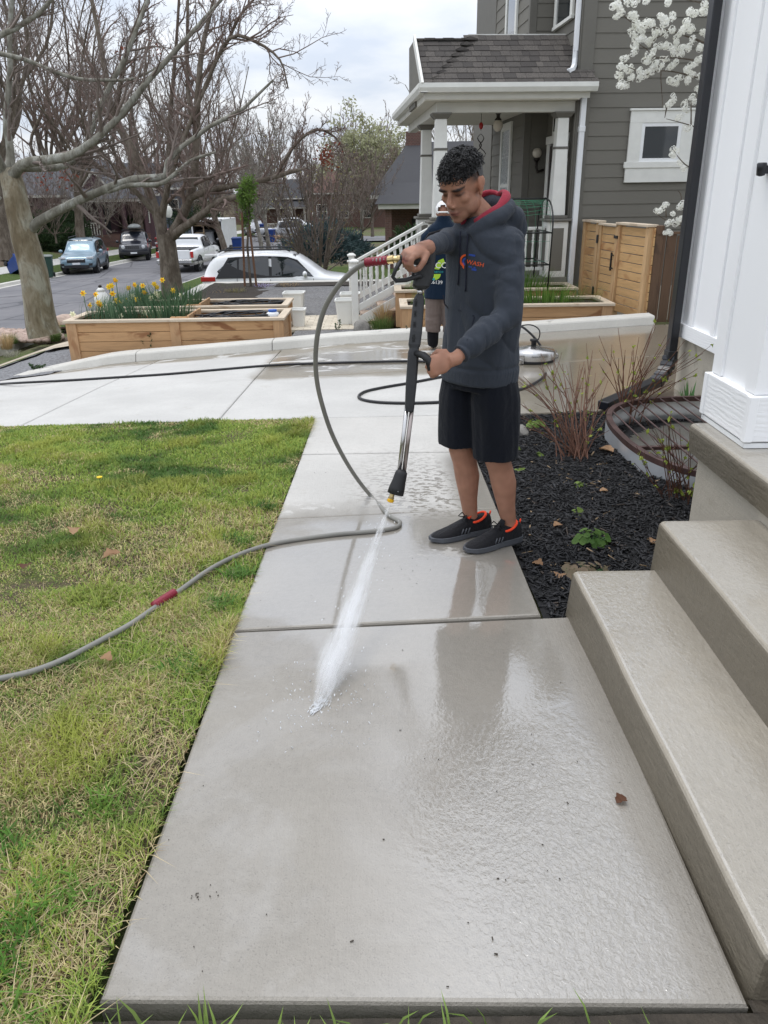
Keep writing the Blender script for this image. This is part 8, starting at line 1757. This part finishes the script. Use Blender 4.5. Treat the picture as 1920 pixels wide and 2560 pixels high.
# leafy plants in the mulch
def leafy_plant(label, x, y, n, rad, hh, c1, c2, seed, s_=.022):
    b = mq(x, y); b.z += .02; e_ = empty('leafy_plant', b, 0, label, 'plant'); rng_ = np.random.default_rng(seed); m = MB(); st = MB()
    for k in range(n):
        a = rng_.random()*6.28; q = rad*math.sqrt(rng_.random()); z = hh*(.35+.65*rng_.random())*(1-.4*q/rad); p_ = Vector((q*math.cos(a), q*math.sin(a), z)); nn_ = Vector((math.cos(a)*.5, math.sin(a)*.5-.3, .8)).normalized(); t1 = nn_.orthogonal().normalized(); t2 = nn_.cross(t1); w_ = s_*(.6+.7*rng_.random())
        V = [p_-nn_*w_*.12]+[p_+(t1*math.cos(j*.698)+t2*math.sin(j*.698))*w_*(1+.12*(j % 2))+nn_*w_*.15*rng_.random() for j in range(9)]; m.add(V, [(0, j+1, (j+1) % 9+1) for j in range(9)]); st.tube([(0, 0, 0), p_], .0018, 4)
    o = m.build('leaves', leafmat('mulch plant leaf %d' % seed, c1, c2), e_, smooth=True); o['kind'] = 'stuff'; st.build('stems', M_stem, e_)['kind'] = 'stuff'
leafy_plant('fresh green lobed plant in the mulch by the second step', 1480, 1345, 60, .085, .085, (.055, .12, .022), (.12, .20, .045), 1, .015); leafy_plant('faded bronze plant beside the lowest step', 1468, 1418, 46, .10, .05, (.10, .10, .05), (.26, .19, .13), 2, .017); leafy_plant('light green seedling by the grey stone', 1342, 1062, 26, .06, .08, (.12, .20, .04), (.22, .32, .07), 3)
for i, (x, y) in enumerate(((1300, 1165), (1348, 1130), (1450, 1212), (1290, 1110), (1446, 1275))): leafy_plant(('small green seedling by the man\'s leg', 'small green seedling below the big bare shrub', 'small bronze green seedling in the middle of the mulch', 'tiny green seedling at the mulch edge', 'tiny green seedling above the lobed plant')[i], x, y, 14, .035, .03, (.12, .18, .04), (.22, .30, .07), 10+i, .014)
tuft('bulb_leaves', 'green bulb leaves against the concrete foundation', 0, 0, 22, .24, .06, (.06, .14, .05), (.12, .22, .08), 77, .026, .35, p_=Vector((2.58, 6.42, -.36)))
# ---------------------------------------------------------------- blossom branches
M_blos = leafmat('white blossom', (.86, .86, .80), (.90, .90, .86)); M_blc = mat('blossom centre', (.45, .47, .18), .7)
def cluster_mesh(seed):
    rng_ = np.random.default_rng(seed); m = MB()
    for k in range(30):
        a = rng_.standard_normal(3); a /= np.linalg.norm(a); n_ = Vector(a); t1 = n_.orthogonal().normalized(); t2 = n_.cross(t1); c_ = n_*(.75+.2*rng_.random()); ph = rng_.random()*6; s_ = .36
        for j in range(5):
            b = ph+j*1.2566; d = t1*math.cos(b)+t2*math.sin(b); e_ = t1*math.cos(b+1.57)+t2*math.sin(b+1.57); m.add([c_, c_+d*s_*.6+e_*s_*.34+n_*.05, c_+d*s_+n_*.10, c_+d*s_*.6-e_*s_*.34+n_*.05], [(0, 1, 2, 3)])
    return m.mesh('blossom_cluster', M_blos)
CM = [cluster_mesh(s_) for s_ in (1, 2, 3)]
YB = 8.6; BT = empty('blossom_tree', (3.9, 8.7, -.3), 0, 'flowering tree with white blossom clusters in front of grey siding', 'tree'); BO = Vector(BT.location); rs = random.Random(8)
z1 = lambda x, y: (1400+x/3.19, y/3.19); z2 = lambda x, y: (1440+x/3.456, 200+y/3.456)
cl = [z1(*q) for q in ((455, 25), (440, 45), (545, 25), (595, 15), (475, 75), (460, 130), (575, 105), (600, 140), (620, 185), (600, 200), (640, 230), (695, 165), (740, 195), (680, 195), (690, 8), (860, 15), (815, 140), (850, 165), (815, 195), (905, 130), (895, 235), (580, 275), (600, 300), (650, 305), (740, 310), (700, 330), (755, 245), (820, 260), (605, 370), (605, 405), (745, 400), (720, 445), (700, 490), (815, 370), (850, 350), (900, 400), (930, 345), (890, 380), (980, 375), (1025, 395), (955, 430), (830, 470), (510, 470), (490, 530), (520, 545), (480, 620), (570, 560), (640, 550), (575, 610), (630, 630), (690, 600), (735, 570), (760, 510), (790, 545), (860, 550), (900, 520), (870, 635), (905, 665), (945, 610), (1020, 655), (1055, 595), (1015, 565), (1060, 520), (1090, 500), (1125, 465), (1110, 390), (1140, 380), (1060, 235), (1060, 325), (1000, 170), (1010, 195), (980, 235), (950, 275), (1020, 245), (1030, 95), (1075, 110), (1130, 75), (1160, 90), (1150, 30), (1140, 255), (1120, 620), (1110, 690), (495, 665), (515, 690), (900, 760), (890, 815), (850, 850), (1000, 810), (1040, 780), (1070, 810), (995, 865))] + [z2(*q) for q in ((840, 600), (830, 650), (905, 715), (930, 765), (880, 330), (985, 410), (785, 1080), (750, 1110), (705, 1140), (890, 1100), (920, 1060), (840, 1160), (830, 1230), (790, 1240), (890, 1200), (770, 1320), (800, 1310), (915, 1190), (860, 1210))]
cl = cl + [(x+rs.uniform(-9, 9), y+rs.uniform(-8, 8)) for x, y in cl] + [(x+rs.uniform(-8, 8), y+rs.uniform(-9, 9)) for x, y in cl[:84]]
for x, y in cl:
    p_ = at(x, y, YB+rs.uniform(-.15, .15)); o = link('blossom_cluster', CM[rs.randrange(3)], BT, loc=p_-BO); s_ = rs.uniform(.024, .036); o.scale = (s_, s_, s_); o.rotation_euler = (rs.random()*6, rs.random()*6, rs.random()*6)
brs = [[z1(*q) for q in l_] for l_ in ([(1400, 420), (1170, 350), (1000, 285), (880, 245), (700, 210), (560, 170), (490, 100), (450, 40)], [(1400, 560), (1130, 490), (920, 460), (760, 460), (690, 390), (610, 340), (580, 280)], [(1400, 700), (1120, 625), (900, 570), (760, 570), (640, 620), (520, 660)], [(1300, 80), (1120, 20), (1020, 0), (860, -40)], [(1150, 340), (1060, 300), (950, 270)], [(1045, 1000), (1046, 830), (1040, 780)], [(740, 470), (800, 550), (805, 640), (820, 850)], [(850, 860), (835, 940)], [(760, 460), (740, 330), (870, 260)], [(640, 620), (600, 560), (500, 520)])] + [[z2(*q) for q in l_] for l_ in ([(1100, 430), (985, 390), (880, 360), (780, 335)], [(1100, 800), (960, 740), (880, 660), (840, 600)], [(1060, 1260), (930, 1110), (905, 990), (880, 955)], [(1060, 1300), (850, 1240), (760, 1200), (690, 1150)], [(780, 1190), (775, 1100)])]
out = []
for l_ in brs: P_ = spline([(*at(x, y, YB), .007) for x, y in l_], 16); P_[:, 3] = np.linspace(.009, .003, len(P_)); out.append((P_[:, :3], P_[:, 3]))
tubes(out, 'branch', M_maple, BT, tuple(BO))
tr_ = spline([(4.0, 8.7, -.35, .08), (3.95, 8.7, .9, .065), (3.9, 8.65, 2.0, .05), (3.7, 8.6, 3.4, .03)], 10); tubes([(tr_[:, :3], tr_[:, 3])], 'trunk', M_maple, BT, tuple(BO))
# ---------------------------------------------------------------- litter
M_dead = leafmat('dead tan leaf', (.30, .17, .09), (.45, .28, .16)); M_deadb = leafmat('dead brown leaf', (.10, .045, .025), (.15, .07, .04))
def leaf(label, p_, s_, m_, seed):
    r_ = random.Random(seed); V = []; n = 7
    for j in range(n+1):
        t_ = j/n; w_ = math.sin(math.pi*t_)**.7*.45*(1+.25*math.sin(j*2.1)); zc_ = .22*math.sin(t_*3.0)+.12*r_.random(); V += [(t_-.5, -w_, zc_+.15*abs(w_)), (t_-.5, 0, zc_*.5), (t_-.5, w_, zc_+.22*abs(w_))]
    m = MB(); m.add([(a*s_, b*s_, c_*s_) for a, b, c_ in V], [(3*j+k, 3*j+k+1, 3*j+k+4, 3*j+k+3) for j in range(n) for k in (0, 1)]); o = m.build('fallen_leaf', m_, smooth=True); o.location = p_; o.rotation_euler.z = r_.random()*6.28; tag(o, label, 'leaf')
gz = lambda x, y, dz=.004: (lambda q: Vector((q.x, q.y, (-SL*q.y if q.x > -.6 else T(q.x, q.y)+.02)+dz)))(gpt(x, y))
leaf('small brown leaf on the wet near slab', gz(1553, 1995), .035, M_deadb, 1); leaf('curled tan leaf on the lawn above the hose', gz(283, 1402, .02), .085, M_dead, 2); leaf('upright tan leaf farther back on the lawn', gz(190, 1338, .02), .075, M_dead, 3); leaf('brown leaf at the left of the lawn', gz(65, 1425, .015), .06, M_deadb, 4); leaf('pale leaf on the grass near the walkway corner', gz(268, 1660, .015), .05, M_dead, 5); leaf('pale split leaf under the bare shrub', mq(1515, 1130)+Vector((0, 0, .03)), .11, M_dead, 6)
for i, (x, y, lab) in enumerate(((1395, 1308, 'orange bark sliver in the mulch'), (1510, 1228, 'pale bark chip in the middle of the mulch'), (1345, 1395, 'pale curled leaf at the mulch edge'), (1400, 1425, 'straight pale bark chip near the lowest step'), (1635, 1352, 'brown leaf against the second step'))): leaf(lab, mq(x, y)+Vector((0, 0, .03)), .055, M_dead, 20+i)
dd = empty('dandelion', gz(251, 1207, .0), 0, 'yellow dandelion flower in the lawn', 'flower'); MB().lathe((0, 0, .035), [(.004, 0), (.016, .004), (.018, .010), (.006, .014)], 10).build('bloom', M_pet_y, dd); MB().tube([(0, 0, 0), (0, 0, .036)], .002, 5).build('stem', M_stem, dd)
rng = np.random.default_rng(99); m = MB()
for x, y, n, sx, sy in ((1000, 1430, 16, 45, 25), (960, 1500, 8, 90, 40), (700, 1480, 6, 80, 60), (510, 2225, 9, 30, 12), (1300, 1900, 16, 220, 260), (800, 2150, 18, 300, 200), (860, 1200, 8, 60, 60), (1560, 1480, 10, 60, 60)):
    for k in range(n):
        q = gpt(x+rng.standard_normal()*sx, y+rng.standard_normal()*sy)
        if not (-.57 < q.x < .66): continue
        q.z = -SL*q.y+.0025; a = rng.random()*3.14; L = .002+.007*rng.random()**4; m.box(q, (L, .0014+.0015*rng.random(), .0015), a)
tag(m.build('grit', mat('dark grit', (.05, .04, .03), .9)), 'dark crumbs and bark bits scattered on the wet concrete', 'debris', kind='stuff')
